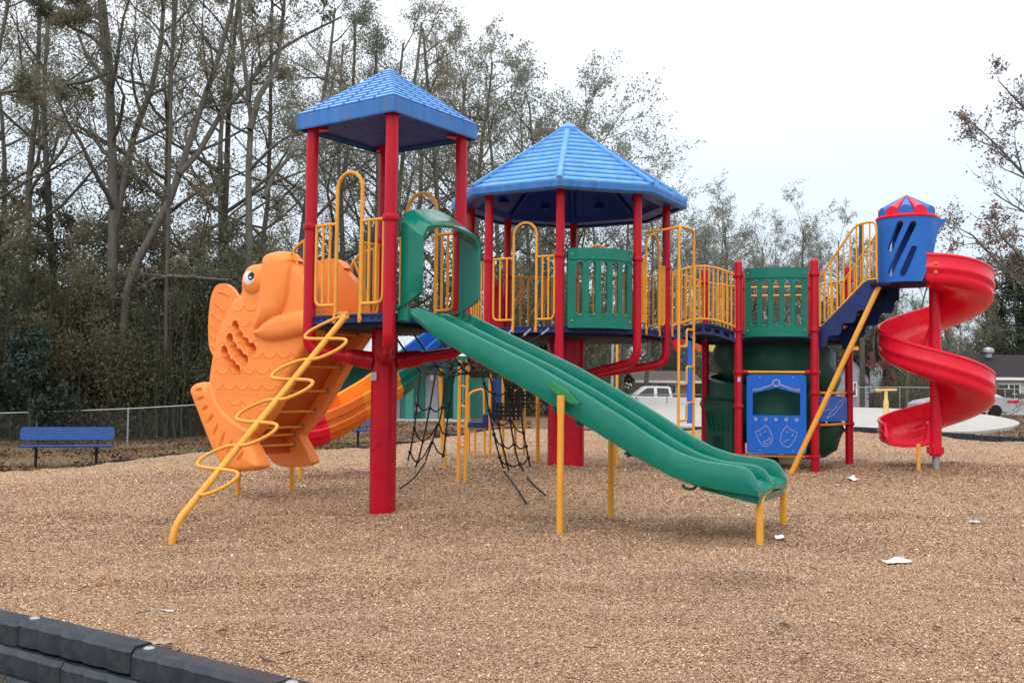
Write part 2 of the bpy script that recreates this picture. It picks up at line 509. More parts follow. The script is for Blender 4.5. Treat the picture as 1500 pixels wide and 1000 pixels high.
# wood chip material for the sheet below the loose chips
m, nt, b = newmat('wood_chip_bed'); M['mulch'] = m
co = coords(nt)
v1 = N(nt, 'ShaderNodeTexVoronoi', Scale=100.0, Randomness=1.0); nt.links.new(co, v1.inputs['Vector'])
v2 = N(nt, 'ShaderNodeTexVoronoi', Scale=30.0, Randomness=1.0); nt.links.new(co, v2.inputs['Vector'])
sx = nt.nodes.new('ShaderNodeSeparateColor'); nt.links.new(v1.outputs['Color'], sx.inputs[0])
sx2 = nt.nodes.new('ShaderNodeSeparateColor'); nt.links.new(v2.outputs['Color'], sx2.inputs[0])
CHIP = [(0, (.10, .058, .036)), (.14, (.22, .125, .072)), (.38, (.325, .188, .098)), (.62, (.435, .268, .150)), (.85, (.545, .365, .225)), (1, (.85, .74, .60))]
ra = ramp(nt, sx.outputs[0], CHIP)
rb = ramp(nt, sx2.outputs[1], [(0, .72), (.3, .95), (1, 1.1)])
n3 = N(nt, 'ShaderNodeTexNoise', Scale=.6, Detail=6.0, Roughness=.65); nt.links.new(co, n3.inputs['Vector'])
rc = ramp(nt, n3.outputs['Fac'], [(.28, (.80, .80, .81)), (.45, (.95, .95, .95)), (.62, (1.08, 1.05, 1.02))])
mx = N(nt, 'ShaderNodeMix', data_type='RGBA', blend_type='MULTIPLY'); mx.inputs[0].default_value = 1
nt.links.new(ra.outputs['Color'], mx.inputs[6]); nt.links.new(rb.outputs['Color'], mx.inputs[7])
mx2 = N(nt, 'ShaderNodeMix', data_type='RGBA', blend_type='MULTIPLY'); mx2.inputs[0].default_value = 1
nt.links.new(mx.outputs[2], mx2.inputs[6]); nt.links.new(rc.outputs['Color'], mx2.inputs[7])
nt.links.new(mx2.outputs[2], b.inputs['Base Color']); b.inputs['Roughness'].default_value = .85; b.inputs['Specular IOR Level'].default_value = .2
bp = N(nt, 'ShaderNodeBump', Strength=.8, Distance=.012); nt.links.new(v1.outputs['Distance'], bp.inputs['Height']); nt.links.new(bp.outputs['Normal'], b.inputs['Normal'])

m, nt, b = newmat('loose_wood_chips'); M['chip'] = m
a = N(nt, 'ShaderNodeAttribute', attribute_name='tint')
r_ = ramp(nt, a.outputs['Fac'], CHIP)
co = coords(nt)
n3 = N(nt, 'ShaderNodeTexNoise', Scale=.6, Detail=6.0, Roughness=.65); nt.links.new(co, n3.inputs['Vector'])
rc = ramp(nt, n3.outputs['Fac'], [(.28, (.80, .80, .81)), (.45, (.95, .95, .95)), (.62, (1.08, 1.05, 1.02))])
mx = N(nt, 'ShaderNodeMix', data_type='RGBA', blend_type='MULTIPLY'); mx.inputs[0].default_value = 1
nt.links.new(r_.outputs['Color'], mx.inputs[6]); nt.links.new(rc.outputs['Color'], mx.inputs[7])
nt.links.new(mx.outputs[2], b.inputs['Base Color']); b.inputs['Roughness'].default_value = .6; b.inputs['Specular IOR Level'].default_value = .4

def ground_z(x, y):
    fd = (x - BL0.x) * BN.x + (y - BL0.y) * BN.y
    t = np.clip((.02 - fd) / .12, 0, 1)
    t = t * t * (3 - 2 * t) * np.clip((14 - np.hypot(x, y)) / 4, 0, 1)
    return gz_np(x, y) - .03 - .22 * inpoly(x, y, MULCH) - .19 * t
gx = axis(-500, 500, -16, 18, .5, 1.18); gy = axis(-60, 900, -2, 34, .5, 1.15)
structure(sheet('ground', gx, gy, ground_z, 'ground'))
mxs = np.arange(-13.2, 16.2, .1); mys = np.arange(.4, 31, .1)
structure(sheet('mulch', mxs, mys, mulch_z, 'mulch', lambda x, y: inpoly(x, y, MULCH) & (((x - BL0.x) * BN.x + (y - BL0.y) * BN.y) > .07)))

# loose chips: denser towards the camera
rs = np.random.RandomState(11)
Y = np.concatenate([rs.uniform(3.2, 6.5, 560000), rs.uniform(6, 10, 440000), rs.uniform(9.5, 16, 290000), rs.uniform(15, 30, 150000)])
X = rs.uniform(-.74, .74, len(Y)) * Y
ok = inpoly(X, Y, MULCH) & (((X - BL0.x) * BN.x + (Y - BL0.y) * BN.y) > .10)
X = X[ok]; Y = Y[ok]
Z = mulch_z(X, Y)
n = len(X)
grow = np.clip(Y / 6.5, .85, 2.6)
Lh = rs.lognormal(np.log(.0042), .34, n) * grow; Wh = Lh * rs.uniform(.28, .65, n)
ang = rs.uniform(0, 2 * np.pi, n); tl = rs.normal(0, .32, n); tw = rs.normal(0, .35, n)
ux = np.stack([np.cos(ang) * np.cos(tl), np.sin(ang) * np.cos(tl), np.sin(tl)], 1)
vx = np.stack([-np.sin(ang) * np.cos(tw), np.cos(ang) * np.cos(tw), np.sin(tw)], 1)
c = np.stack([X, Y, Z + .004 + np.abs(rs.normal(0, .004, n))], 1)
u = ux * Lh[:, None]; v = vx * Wh[:, None]
sk = rs.uniform(.5, 1, (n, 1))
P = np.stack([c - u - v * sk, c + u * sk - v, c + u + v * sk, c - u * sk + v], 1).reshape(-1, 3)
F = np.arange(4 * n).reshape(n, 4)
o = arr_mesh('wood_chips', P, F, 'chip', tint=np.clip(rs.beta(1.7, 1.5, n), 0, 1))
stuff(o, 'loose tan wood chips covering the play area', 'wood chips')

# ================================================================== timbers of the border
def timber(name, a, b, z, label, group, h=.12, w=.14, joint=True):
    """moulded plastic border timber with a scalloped face and a stake hole, from a to b"""
    a = V(a); b = V(b); L = (b - a).length; d = (b - a).normalized(); nrm = V((d.y, -d.x, 0))
    t = thing(name, label, 'border timber', (a.x, a.y, z), group)
    mb = MB(); K = 5; S = 10
    prof = []
    for i in range(K * S + 1):
        f = i / (K * S); q = (f * K) % 1 if i < K * S else 1.0
        dep = w / 2 - .012 + .013 * max(0, math.sin(math.pi * q)) ** .55 + .004 * (.5 - q)
        prof.append((f * (L - .012) + .006, dep))
    vs = []; rows = [(-1, 0.0), (-1, .35), (0, .0)]
    lv = [(0, .0, 0), (0, .0, h * .0), ]
    ring = []
    for s_, dep in prof:
        p = a + d * s_
        o_ = [p + nrm * dep + V((0, 0, z)), p + nrm * dep + V((0, 0, z + h - .025)), p + nrm * (dep - .022) + V((0, 0, z + h)), p - nrm * (w / 2 - .02) + V((0, 0, z + h)), p - nrm * w / 2 + V((0, 0, z + h - .02)), p - nrm * w / 2 + V((0, 0, z))]
        ring.append(o_)
    k = 6
    for o_ in ring: vs += o_
    fs = []
    for i in range(len(ring) - 1):
        for j in range(k):
            j2 = (j + 1) % k
            fs.append((i * k + j, i * k + j2, (i + 1) * k + j2, (i + 1) * k + j))
    fs.append(tuple(reversed(range(k)))); fs.append(tuple((len(ring) - 1) * k + j for j in range(k)))
    mb.add(vs, fs)
    mb.build('timber_body', 'blackplastic', t, angle=25)
    if joint:
        s2 = MB(); p = a + d * .05 + V((0, 0, z + h))
        s2.lathe(p, [(.026, -.01), (.026, .004), (.02, .009), (0.0, .011)], 14)
        s2.build('stake_cap', 'steel', t)
    return t
gN = 'front border timbers'
labs = {(0, 2): 'black scalloped timber on top of the near border, beside the big dead leaf', (1, 2): 'black scalloped top timber of the near border running out at the bottom edge',
        (-1, 2): 'black scalloped top timber of the near border at the left edge of the photo'}
for lvl in range(3):
    for k in range(-1, 3):
        off = (lvl % 2) * .42
        a = BL0 + BD * (k * .9 - .07 + off); b2 = a + BD * .9
        push = -BN * (.035 * (2 - lvl))
        lab = {2: {-1: 'black scalloped border timber in the top course, cut off by the left picture edge', 0: 'black scalloped border timber in the top course, just left of the big dead leaf', 1: 'black scalloped border timber in the top course, starting beside the big dead leaf', 2: 'black scalloped border timber in the top course, running out of the bottom edge'}[k],
               1: 'black scalloped border timber in the middle course of the near border', 0: 'black scalloped border timber in the bottom course, rising out of the grass'}[lvl]
        zj = -.068 + .125 * (lvl - 2) + (.012 if k == 0 and lvl == 2 else 0)
        timber('border_timber', a + push, b2 + push, zj, lab, {2: None, 1: 'middle course timbers of the near border', 0: 'bottom course timbers of the near border'}[lvl], joint=lvl == 2)
# far border
far = [(-9.9, 18.9), (-9.1, 20), (-8.5, 21.2), (-7.1, 23), (-5.3, 24.8), (-3.2, 27.4), (0, 29.5), (4, 30), (7, 30.2), (10.5, 30.4), (13.2, 25.6), (14.2, 22)]
seglab = lambda i: ('low black timber edging the chips in front of the left bench and fence' if i < 5 else 'low black timber edging the chips along the back of the play area' if i < 9 else 'low black timber edging the chips beside the pale concrete court')
for i in range(len(far) - 1):
    a = V((*far[i], 0)); b2 = V((*far[i + 1], 0)); k = max(1, round((b2 - a).length / 1.25))
    for j in range(k):
        p = a.lerp(b2, j / k); q = a.lerp(b2, (j + 1) / k); mid = (p + q) / 2
        if abs(mid.x) / mid.y > .58: continue
        hz = .16 if i < 9 else .20
        jit = random.uniform(-.025, .02)
        d = (q - p).normalized(); nn = V((d.y, -d.x, 0))
        tb = MB(); zz = gz(mid.x, mid.y) - (.13 if i < 5 else .13 if i < 7 else .06) + jit * (2 if i < 5 else 1)
        tb.bbox(mid + V((0, 0, zz + hz / 2)), ((q - p).length - .015, .14, hz), (d, nn, V((0, 0, 1))), .02)
        for e in (-.32, 0, .32): tb.bbox(mid + d * e * (q - p).length + nn * .075 + V((0, 0, zz + hz / 2 - .01)), (.18, .03, hz - .03), (d, nn, V((0, 0, 1))), .012)
        o = tb.build('edging_timber', 'blackplastic')
        tag(o, seglab(i), 'border timber', {0: 'edging by the left bench', 1: 'edging along the back', 2: 'edging by the court'}[0 if i < 5 else 1 if i < 9 else 2])
# concrete court
CT = [at(880, 623, 31.0), at(960, 623.5, 31.0), at(1150, 626, 31.0), at(1300, 628, 30.8), at(1395, 632, 29.4), at(1450, 629.5, 31.5), at(1490, 622, 36), at(1486, 615, 41), at(1440, 606.5, 46), at(1360, 600, 50), at(1245, 596, 52), at(1100, 593, 52), at(900, 592, 52)]
CT = catmull(CT, 4, True)
mb = MB(); mb.prism([p - V((0, 0, .25)) for p in CT], (0, 0, .25))
structure(mb.build('court_pavement', 'concrete', smooth=False))
# ================================================================== play structure: shared bits
ZA = V((0, 0, 1))
def ud(deg): return V((math.cos(R(deg)), math.sin(R(deg)), 0))
def post_part(root, x, y, z0, z1, r, collars=(), dome=False, name='post', mat='red'):
    p = MB()
    prof = [(r, z0), (r, z1)]
    if dome: prof = [(r, z0), (r, z1 - r * .9)] + [(r * math.cos(a), z1 - r * .9 + r * .9 * math.sin(a)) for a in (R(20), R(40), R(60), R(78))] + [(0, z1)]
    p.lathe((x, y, 0), prof, 22)
    o = p.build(name, mat, root)
    for zc in collars: collar(o, (x, y, zc), r, mat)
    return o
def collar(post, c, r, mat='red', ears=()):
    c = V(c); q = MB()
    q.lathe(c, [(r, -.032), (r + .016, -.03), (r + .02, -.018), (r + .02, .018), (r + .016, .03), (r, .032)], 22)
    for a in (20, 140, 260):
        d = ud(a); q.tube([c + d * (r + .005), c + d * (r + .026)], .012, 8)
    return build_sub(q, 'collar', mat, post)
def baluster_panel(root, A, B, z0, z1, n, r=.017, name='guard_rail', drop=.0, foot=False, mat='yellow', corner='B'):
    """welded rail panel between plan points A and B: rounded outer frame with n uprights"""
    A = V(A); B = V(B); d = (B - A); L = d.length; d.normalize()
    P = lambda f, z: V((A.x, A.y, 0)) + d * f * L + ZA * z
    m = MB()
    if corner == 'B':      # B end bar is rounded into the bottom bar, A end bar runs down to the deck
        m.tube(fillet([P(1, z1 + r * .9), P(1, z0), P(0, z0)], .09), r, 10)
        m.tube([P(0, z1), P(1, z1) + d * .05], r, 10)
        m.tube([P(0, z1 + .005), P(0, z0 - (.11 if foot else 0))], r * 1.1, 10)
    elif corner == 'A':
        m.tube(fillet([P(0, z1 + r * .9), P(0, z0), P(1, z0)], .09), r, 10)
        m.tube([P(1, z1), P(0, z1) - d * .05], r, 10)
        m.tube([P(1, z1 + .005), P(1, z0 - (.11 if foot else 0))], r * 1.1, 10)
    else:
        m.tube(fillet([P(0, z1), P(1, z1), P(1, z0), P(0, z0), P(0, z1)], .07), r, 10)
    for i in range(n):
        f = (i + 1) / (n + 1); m.tube([P(f, z0), P(f, z1)], r * .82, 8, caps=False)
    return m.build(name, mat, root)
def arch_gate(root, A, B, deck, f0, f1, top, rail=.92, n=2, r=.018):
    """two rail panels with a tall hoop between them"""
    A = V(A); B = V(B); d = B - A; L = d.length; d.normalize()
    P = lambda f, z: V((A.x, A.y, 0)) + d * f * L + ZA * z
    e = .085 / L
    for a, b, c in ((e, f0, 'A'), (f1, 1 - e, 'B')):
        baluster_panel(root, P(a, 0), P(b, 0), deck + .1, deck + rail, n, r * .95, corner=c)
    m = MB()
    w = (f1 - f0) * L / 2
    pts = [P(f0, deck - .06), P(f0, top - w)]
    for i in range(1, 12):
        a = math.pi * (1 - i / 12); pts.append(P((f0 + f1) / 2 + math.cos(a) * w / L, top - w + math.sin(a) * w))
    pts += [P(f1, top - w), P(f1, deck - .06)]
    m.tube(pts, r * 1.12, 12)
    o = m.build('hoop', 'yellow', root)
    q = MB(); nn = V((d.y, -d.x, 0))
    for f in (f0, f1):
        q = MB()
        q.bbox(P(f, deck - .035) + nn * .012, (.05, .02, .11), (d, nn, ZA), .008)
        q.tube([P(f, deck - .05) + nn * .015, P(f, deck - .05) + nn * .03], .012, 8)
        build_sub(q, 'foot_bracket', 'yellow', o)
    return o
def deck_part(root, poly, ztop, h=.085, name='deck'):
    """coated steel deck: rim channel with slots plus dark underside"""
    m = MB(); P = [V((p.x, p.y, ztop - h)) for p in poly]
    m.prism(P, (0, 0, h))
    c = sum(P, V()) / len(P)
    for i in range(len(P)):
        a, b = P[i], P[(i + 1) % len(P)]; d = (b - a).normalized(); nn = V((d.y, -d.x, 0))
        if nn.dot((a + b) / 2 - c) < 0: nn = -nn
        mid = (a + b) / 2 + ZA * h / 2
        for zz in (-.5, .5): m.box(mid + nn * .008 + ZA * zz * (h - .018), ((b - a).length - .06, .012, .018), (d, nn, ZA))
    o = m.build(name, 'navy', root, angle=20)
    u = MB()
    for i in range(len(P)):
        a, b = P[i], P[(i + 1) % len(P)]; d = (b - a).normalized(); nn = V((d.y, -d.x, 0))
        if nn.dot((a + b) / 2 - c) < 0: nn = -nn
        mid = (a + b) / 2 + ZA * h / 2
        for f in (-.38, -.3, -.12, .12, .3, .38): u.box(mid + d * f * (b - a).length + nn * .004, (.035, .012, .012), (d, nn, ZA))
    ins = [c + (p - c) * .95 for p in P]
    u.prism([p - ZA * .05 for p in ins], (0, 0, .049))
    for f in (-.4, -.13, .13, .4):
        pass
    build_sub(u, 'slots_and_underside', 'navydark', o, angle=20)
    return o
def bent_arm(root, post, r, zt, hub, zh, hubr, name='bent_leg', sleeve=True):
    """post that runs down past the deck, bends and meets the centre column"""
    hub = V(hub); p = V((post[0], post[1], 0)); d = (hub - p); d.z = 0; L = d.length; d.normalize()
    e = p + d * (L - hubr * .8)
    slope = .22
    zb = zh + slope * L * .62
    pts = fillet([p + ZA * zt, p + ZA * zb, e + ZA * zh], .42, 12)
    m = MB(); m.tube(pts, r, 18)
    if sleeve:
        dv = (pts[-1] - pts[-2]).normalized()
        q = pts[-1]
        for g in (.13, .165, .20, .235): m.tube([q - dv * (g + .012), q - dv * (g - .012)], r * (1.62 - g), 18)
        m.tube([q - dv * .30, q - dv * .27, q - dv * .2, q - dv * .19, q - dv * .12, q - dv * .11, q - dv * .02], [r * 1.02, r * 1.22, r * 1.26, r * 1.34, r * 1.36, r * 1.45, r * 1.5], 18)
    return m.build(name, 'red', root)
def slotted_panel(org, ax, az, w, h, bulge, slots, label=None, root=None, mat='green', name='barrier_panel', lip=.16, head=True):
    """moulded barrier: rounded plate with tall slots, bowed outwards"""
    nn = ax.cross(az)
    rr = .05
    def rnd(x0, y0, x1, y1, r, n=5):
        o = []
        for cx, cy, a0 in ((x1 - r, y1 - r, 0), (x0 + r, y1 - r, 90), (x0 + r, y0 + r, 180), (x1 - r, y0 + r, 270)):
            for i in range(n + 1):
                a = R(a0 + 90 * i / n); o.append((cx + r * math.cos(a), cy + r * math.sin(a)))
        return o
    m = MB()
    K = 28
    # body in vertical strips so that it can bow: build flat then bend
    outer = rnd(0, 0, w, h, rr)
    def dense(lp):
        o = []
        for i in range(len(lp)):
            a = lp[i]; b = lp[(i + 1) % len(lp)]; k = max(1, int(math.dist(a, b) / .05))
            o += [(a[0] + (b[0] - a[0]) * j / k, a[1] + (b[1] - a[1]) * j / k) for j in range(k)]
        return o
    holes = [dense(rnd(*s, (s[2] - s[0]) / 2 * .98)) for s in slots]
    m.holed(dense(outer), holes, V((0, 0, 0)), V((1, 0, 0)), V((0, 1, 0)), V((0, 0, 1)), .05, extra=[(w * i / 12, h * j / 8) for i in range(1, 12) for j in range(1, 8)])
    if head:  # thicker head band
        m.holed(dense(rnd(.0, h - lip, w, h, .04)), [], V((0, 0, -.018)), V((1, 0, 0)), V((0, 1, 0)), V((0, 0, 1)), .086)
        m.holed(dense(rnd(.0, 0, w, .05, .02)), [], V((0, 0, -.01)), V((1, 0, 0)), V((0, 1, 0)), V((0, 0, 1)), .07)
    for s in slots:   # raised rims round the slots
        cx = (s[0] + s[2]) / 2; g = rnd(s[0] - .012, s[1] - .012, s[2] + .012, s[3] + .012, (s[2] - s[0]) / 2 + .011)
        m.tube([V((p[0], p[1], .046)) for p in dense(g)], .012, 6, closed=True)
    bend = lambda v: org + ax * v.x + az * v.y + nn * (v.z + bulge * (1 - (2 * v.x / w - 1) ** 2))
    m.v = [bend(v) for v in m.v]
    o = m.build(name, mat, root, angle=35)
    for bx in (.05, w - .05):
        for by in (.10, h - .08):
            q = MB(); q.lathe(bend(V((bx, by, .052))), [(.014, -.004), (.014, .016), (.009, .022), (0, .023)], 10, nn); build_sub(q, 'bolt', 'steel', o)
    return o

# ================================================================== square-roofed tower
C1 = V((-1.33, 10.35, 0)); A1 = 10.0; R1 = .78
e_x, e_y = ud(A1), ud(A1 + 90)
T1 = {'L': C1 - e_x * R1, 'R': C1 + e_x * R1, 'F': C1 - e_y * R1, 'B': C1 + e_y * R1}
D1 = 1.955
t1 = thing('play_tower', 'tall tower with square blue shingled roof on red posts above one red column', 'play tower', (C1.x, C1.y, 0))
PR = .063
for k in 'LFRB':
    p = T1[k]
    post_part(t1, p.x, p.y, D1 - .12, 3.9, PR, (2.88,))
col1 = post_part(t1, C1.x, C1.y, -.3, D1 - .1, .137, name='column')
q = MB(); q.bbox(at(547.5, 551, 10.21) , (.06, .012, .085), bev=.003); build_sub(q, 'label_plate', 'sticker', col1)
q = MB()
q.tube([C1 + V((.139 * math.cos(R(a)), .139 * math.sin(R(a)), .55 + (a + 150) * .0022)) for a in range(-150, -20, 6)], .0025, 6)
build_sub(q, 'weld_seam', 'red', col1)
deck_part(t1, [T1['L'], T1['F'], T1['R'], T1['B']], D1)
for k in 'LFRB': bent_arm(t1, T1[k], PR, D1 - .1, C1, 1.50 if k != 'F' else 1.54, .137)
# roof: stepped shingle courses above a plain fascia
def square_roof(root):
    m = MB(); RO = .95
    cor = lambda r, z: [C1 - e_x * r + ZA * z, C1 - e_y * r + ZA * z, C1 + e_x * r + ZA * z, C1 + e_y * r + ZA * z]
    lv = []
    n = 11
    for i in range(n):
        f0 = i / n; f1 = (i + 1) / n
        z0 = 4.045 + (4.60 - 4.045) * f0; z1 = 4.045 + (4.60 - 4.045) * f1
        r0 = RO * (1 - f0) - .0; r1 = RO * (1 - f1)
        lv.append((r0 + (.006 if i else 0), z0 - .002)); lv.append((r0 + .002, z0 + .014)); lv.append((max(.012, r1 + .0), z1 - .003))
    vs = []; fs = []
    for r, z in lv: vs += cor(r, z)
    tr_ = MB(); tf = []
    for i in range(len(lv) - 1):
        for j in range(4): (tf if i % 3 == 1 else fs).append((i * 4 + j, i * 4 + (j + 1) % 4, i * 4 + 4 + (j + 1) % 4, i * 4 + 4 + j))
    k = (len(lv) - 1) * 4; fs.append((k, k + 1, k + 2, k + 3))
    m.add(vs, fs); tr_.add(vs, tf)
    # raised vertical battens across the courses
    for j in range(4):
        a, b = cor(RO, 0)[j], cor(RO, 0)[(j + 1) % 4]
        for s in (-.62, -.31, 0, .31, .62):
            base = (a + b) / 2 + (b - a) / 2 * s
            fm = 1 - abs(s)
            inn = (C1 - (a + b) / 2)
            for i in range(n):
                f0 = i / n
                if f0 > fm - .1: break
                z0 = 4.045 + .555 * f0
                d = (b - a).normalized(); iv = inn.normalized()
                m.box(base + inn * f0 + ZA * (z0 + .013) + iv * .010, (.016, .03, .030), (d, iv, ZA))
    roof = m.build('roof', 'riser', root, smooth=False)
    build_sub(tr_, 'shingle_courses', 'paletread', roof, smooth=False)
    f = MB(); vs = []
    for r, z in ((RO - .02, 3.885), (RO - .008, 3.885), (RO, 3.90), (RO, 4.03), (RO - .006, 4.043), (RO - .03, 4.043)): vs += cor(r, z)
    fs = []
    for i in range(5):
        for j in range(4): fs.append((i * 4 + j, i * 4 + (j + 1) % 4, i * 4 + 4 + (j + 1) % 4, i * 4 + 4 + j))
    f.add(vs, fs); build_sub(f, 'fascia', 'fascia', roof, smooth=False)
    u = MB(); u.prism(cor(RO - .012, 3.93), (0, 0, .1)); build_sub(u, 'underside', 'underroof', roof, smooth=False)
    for k in 'LFRB':
        g = MB()
        p = T1[k]; d = (C1 - p).normalized(); s = V((-d.y, d.x, 0))
        g.prism([p - d * .02 + s * .1 + ZA * 3.885, p - d * .02 - s * .1 + ZA * 3.885, p + d * .16 - s * .03 + ZA * 3.90, p + d * .16 + s * .03 + ZA * 3.90], (0, 0, .035))
        build_sub(g, 'corner_bracket', 'red', roof, smooth=False)
square_roof(t1)
arch_gate(t1, T1['L'], T1['F'], D1, .34, .655, 3.39, rail=.925)
arch_gate(t1, T1['R'], T1['B'], D1, .30, .68, 3.36, rail=.925)
# curved side rails that lead into the fish's mouth
nF = -(e_x + e_y * 0).copy()
nF = (((T1['L'] + T1['B']) / 2) - C1).normalized()          # outward over the fish
eF = (T1['B'] - T1['L']).normalized()
for k, sgn in (('L', 1), ('B', -1)):
    p = T1[k] + eF * sgn * .09 + nF * .03
    P = lambda s, z: V((p.x, p.y, 0)) + nF * s + ZA * z
    m = MB()
    arc = [P(0, 2.78), P(.08, 2.77)] + [P(.08 + .34 * math.sin(R(a)), 2.43 + .34 * math.cos(R(a))) for a in range(10, 100, 10)]
    m.tube(arc, .017, 10); m.tube([P(.33, 2.66), P(.06, 2.14)], .015, 8); m.tube([P(0, 2.80), P(0, 2.0)], .017, 8)
    m.tube([P(.16, 2.75), P(.16, 2.36)], .013, 8)
    m.build('mouth_rail', 'yellow', t1)
for f0, f1, c in ((.55, .93, 'B'),):
    baluster_panel(t1, T1['L'].lerp(T1['B'], f0 + .12), T1['L'].lerp(T1['B'], .93), D1 + .08, D1 + .86, 3, corner='B')

# ================================================================== slide hood and double slide
nS = V((.882, -.47, 0)).normalized(); eS = V((.47, .882, 0)).normalized()     # slide direction, across
S0 = V((-1.0, 9.6, 0))                                                          # near wall at the top
hd = thing('slide_hood', 'green plastic hood arching over the top of the double slide', 'slide hood', (S0.x, S0.y, D1))
def hood(root):
    eH = (T1['R'] - T1['F']).normalized(); nH = V((eH.y, -eH.x, 0))
    O = T1['F'] + eH * .10 + nH * .05; Wd = (T1['R'] - T1['F']).length - .13
    dep = .26
    P = lambda q, s, z: V((O.x, O.y, 0)) + eH * q + nH * s + ZA * z
    HZ = (0, .09, .13, .17, .21, .245, .26, .30, .6, .93); NH = len(HZ)
    def prof(off, back):
        # half-open section: up the near side, over the arch, down the far side
        w0, w1 = off, Wd - off
        zb = 2.94 if back else 2.80
        rise = .10 if back else .07
        o = []
        for z in HZ: o.append((w0, z))
        n = 14
        for i in range(n + 1):
            f = i / n; q = w0 + (w1 - w0) * f
            cr = min(1, math.sin(math.pi * min(1, max(0, f))) * 4) ** .5 if 0 < f < 1 else 0
            o.append((q, zb - .09 + .09 * cr - off * .9 + rise * math.sin(math.pi * f)))
        for z in reversed(HZ): o.append((w1, z))
        return o
    m = MB(); rows = []
    for s, back, off in ((0, True, 0), (.02, True, 0), (dep - .03, False, .0), (dep, False, .02), (dep - .01, False, .05), (.02, True, .05), (0, True, .05)):
        pr = prof(off, back); row = []
        k = len(pr)
        for i, (q, z) in enumerate(pr):
            if i < NH or i >= k - NH:
                # side wall: front edge is cut away at 45 degrees near the bottom
                f = z / .93; top = (pr[NH][1] if i < NH else pr[k - NH - 1][1])
                zz = D1 - .06 + (top - D1 + .06) * f
                smax = dep
                zc = D1 + .02
                lim = .05 + max(0, zz - zc - .06) * 1.9
                ss = min(s, lim)
            else: zz = z; ss = s
            row.append(P(q, ss, zz))
        rows.append(row)
    vs = [p for r_ in rows for p in r_]; k = len(rows[0]); fs = []
    for i in range(len(rows) - 1):
        for j in range(k - 1): fs.append((i * k + j, i * k + j + 1, (i + 1) * k + j + 1, (i + 1) * k + j))
    for j in range(k - 1): fs.append((6 * k + j, 6 * k + j + 1, j + 1, j))
    m.add(vs, fs)
    # mounting lugs
    for q in (.0, Wd):
        m.bbox(P(q, -.02, D1 + .06), (.14, .1, .03), (eH, nH, ZA), .01)
        m.bbox(P(q, .06, D1 - .02), (.06, .16, .14), (eH, nH, ZA), .015)
    m.build('hood_shell', 'green', root, angle=50)
hood(hd)
ds = thing('double_slide', 'long green double slide with three rounded side walls', 'slide', (2.2, 8.4, 0))
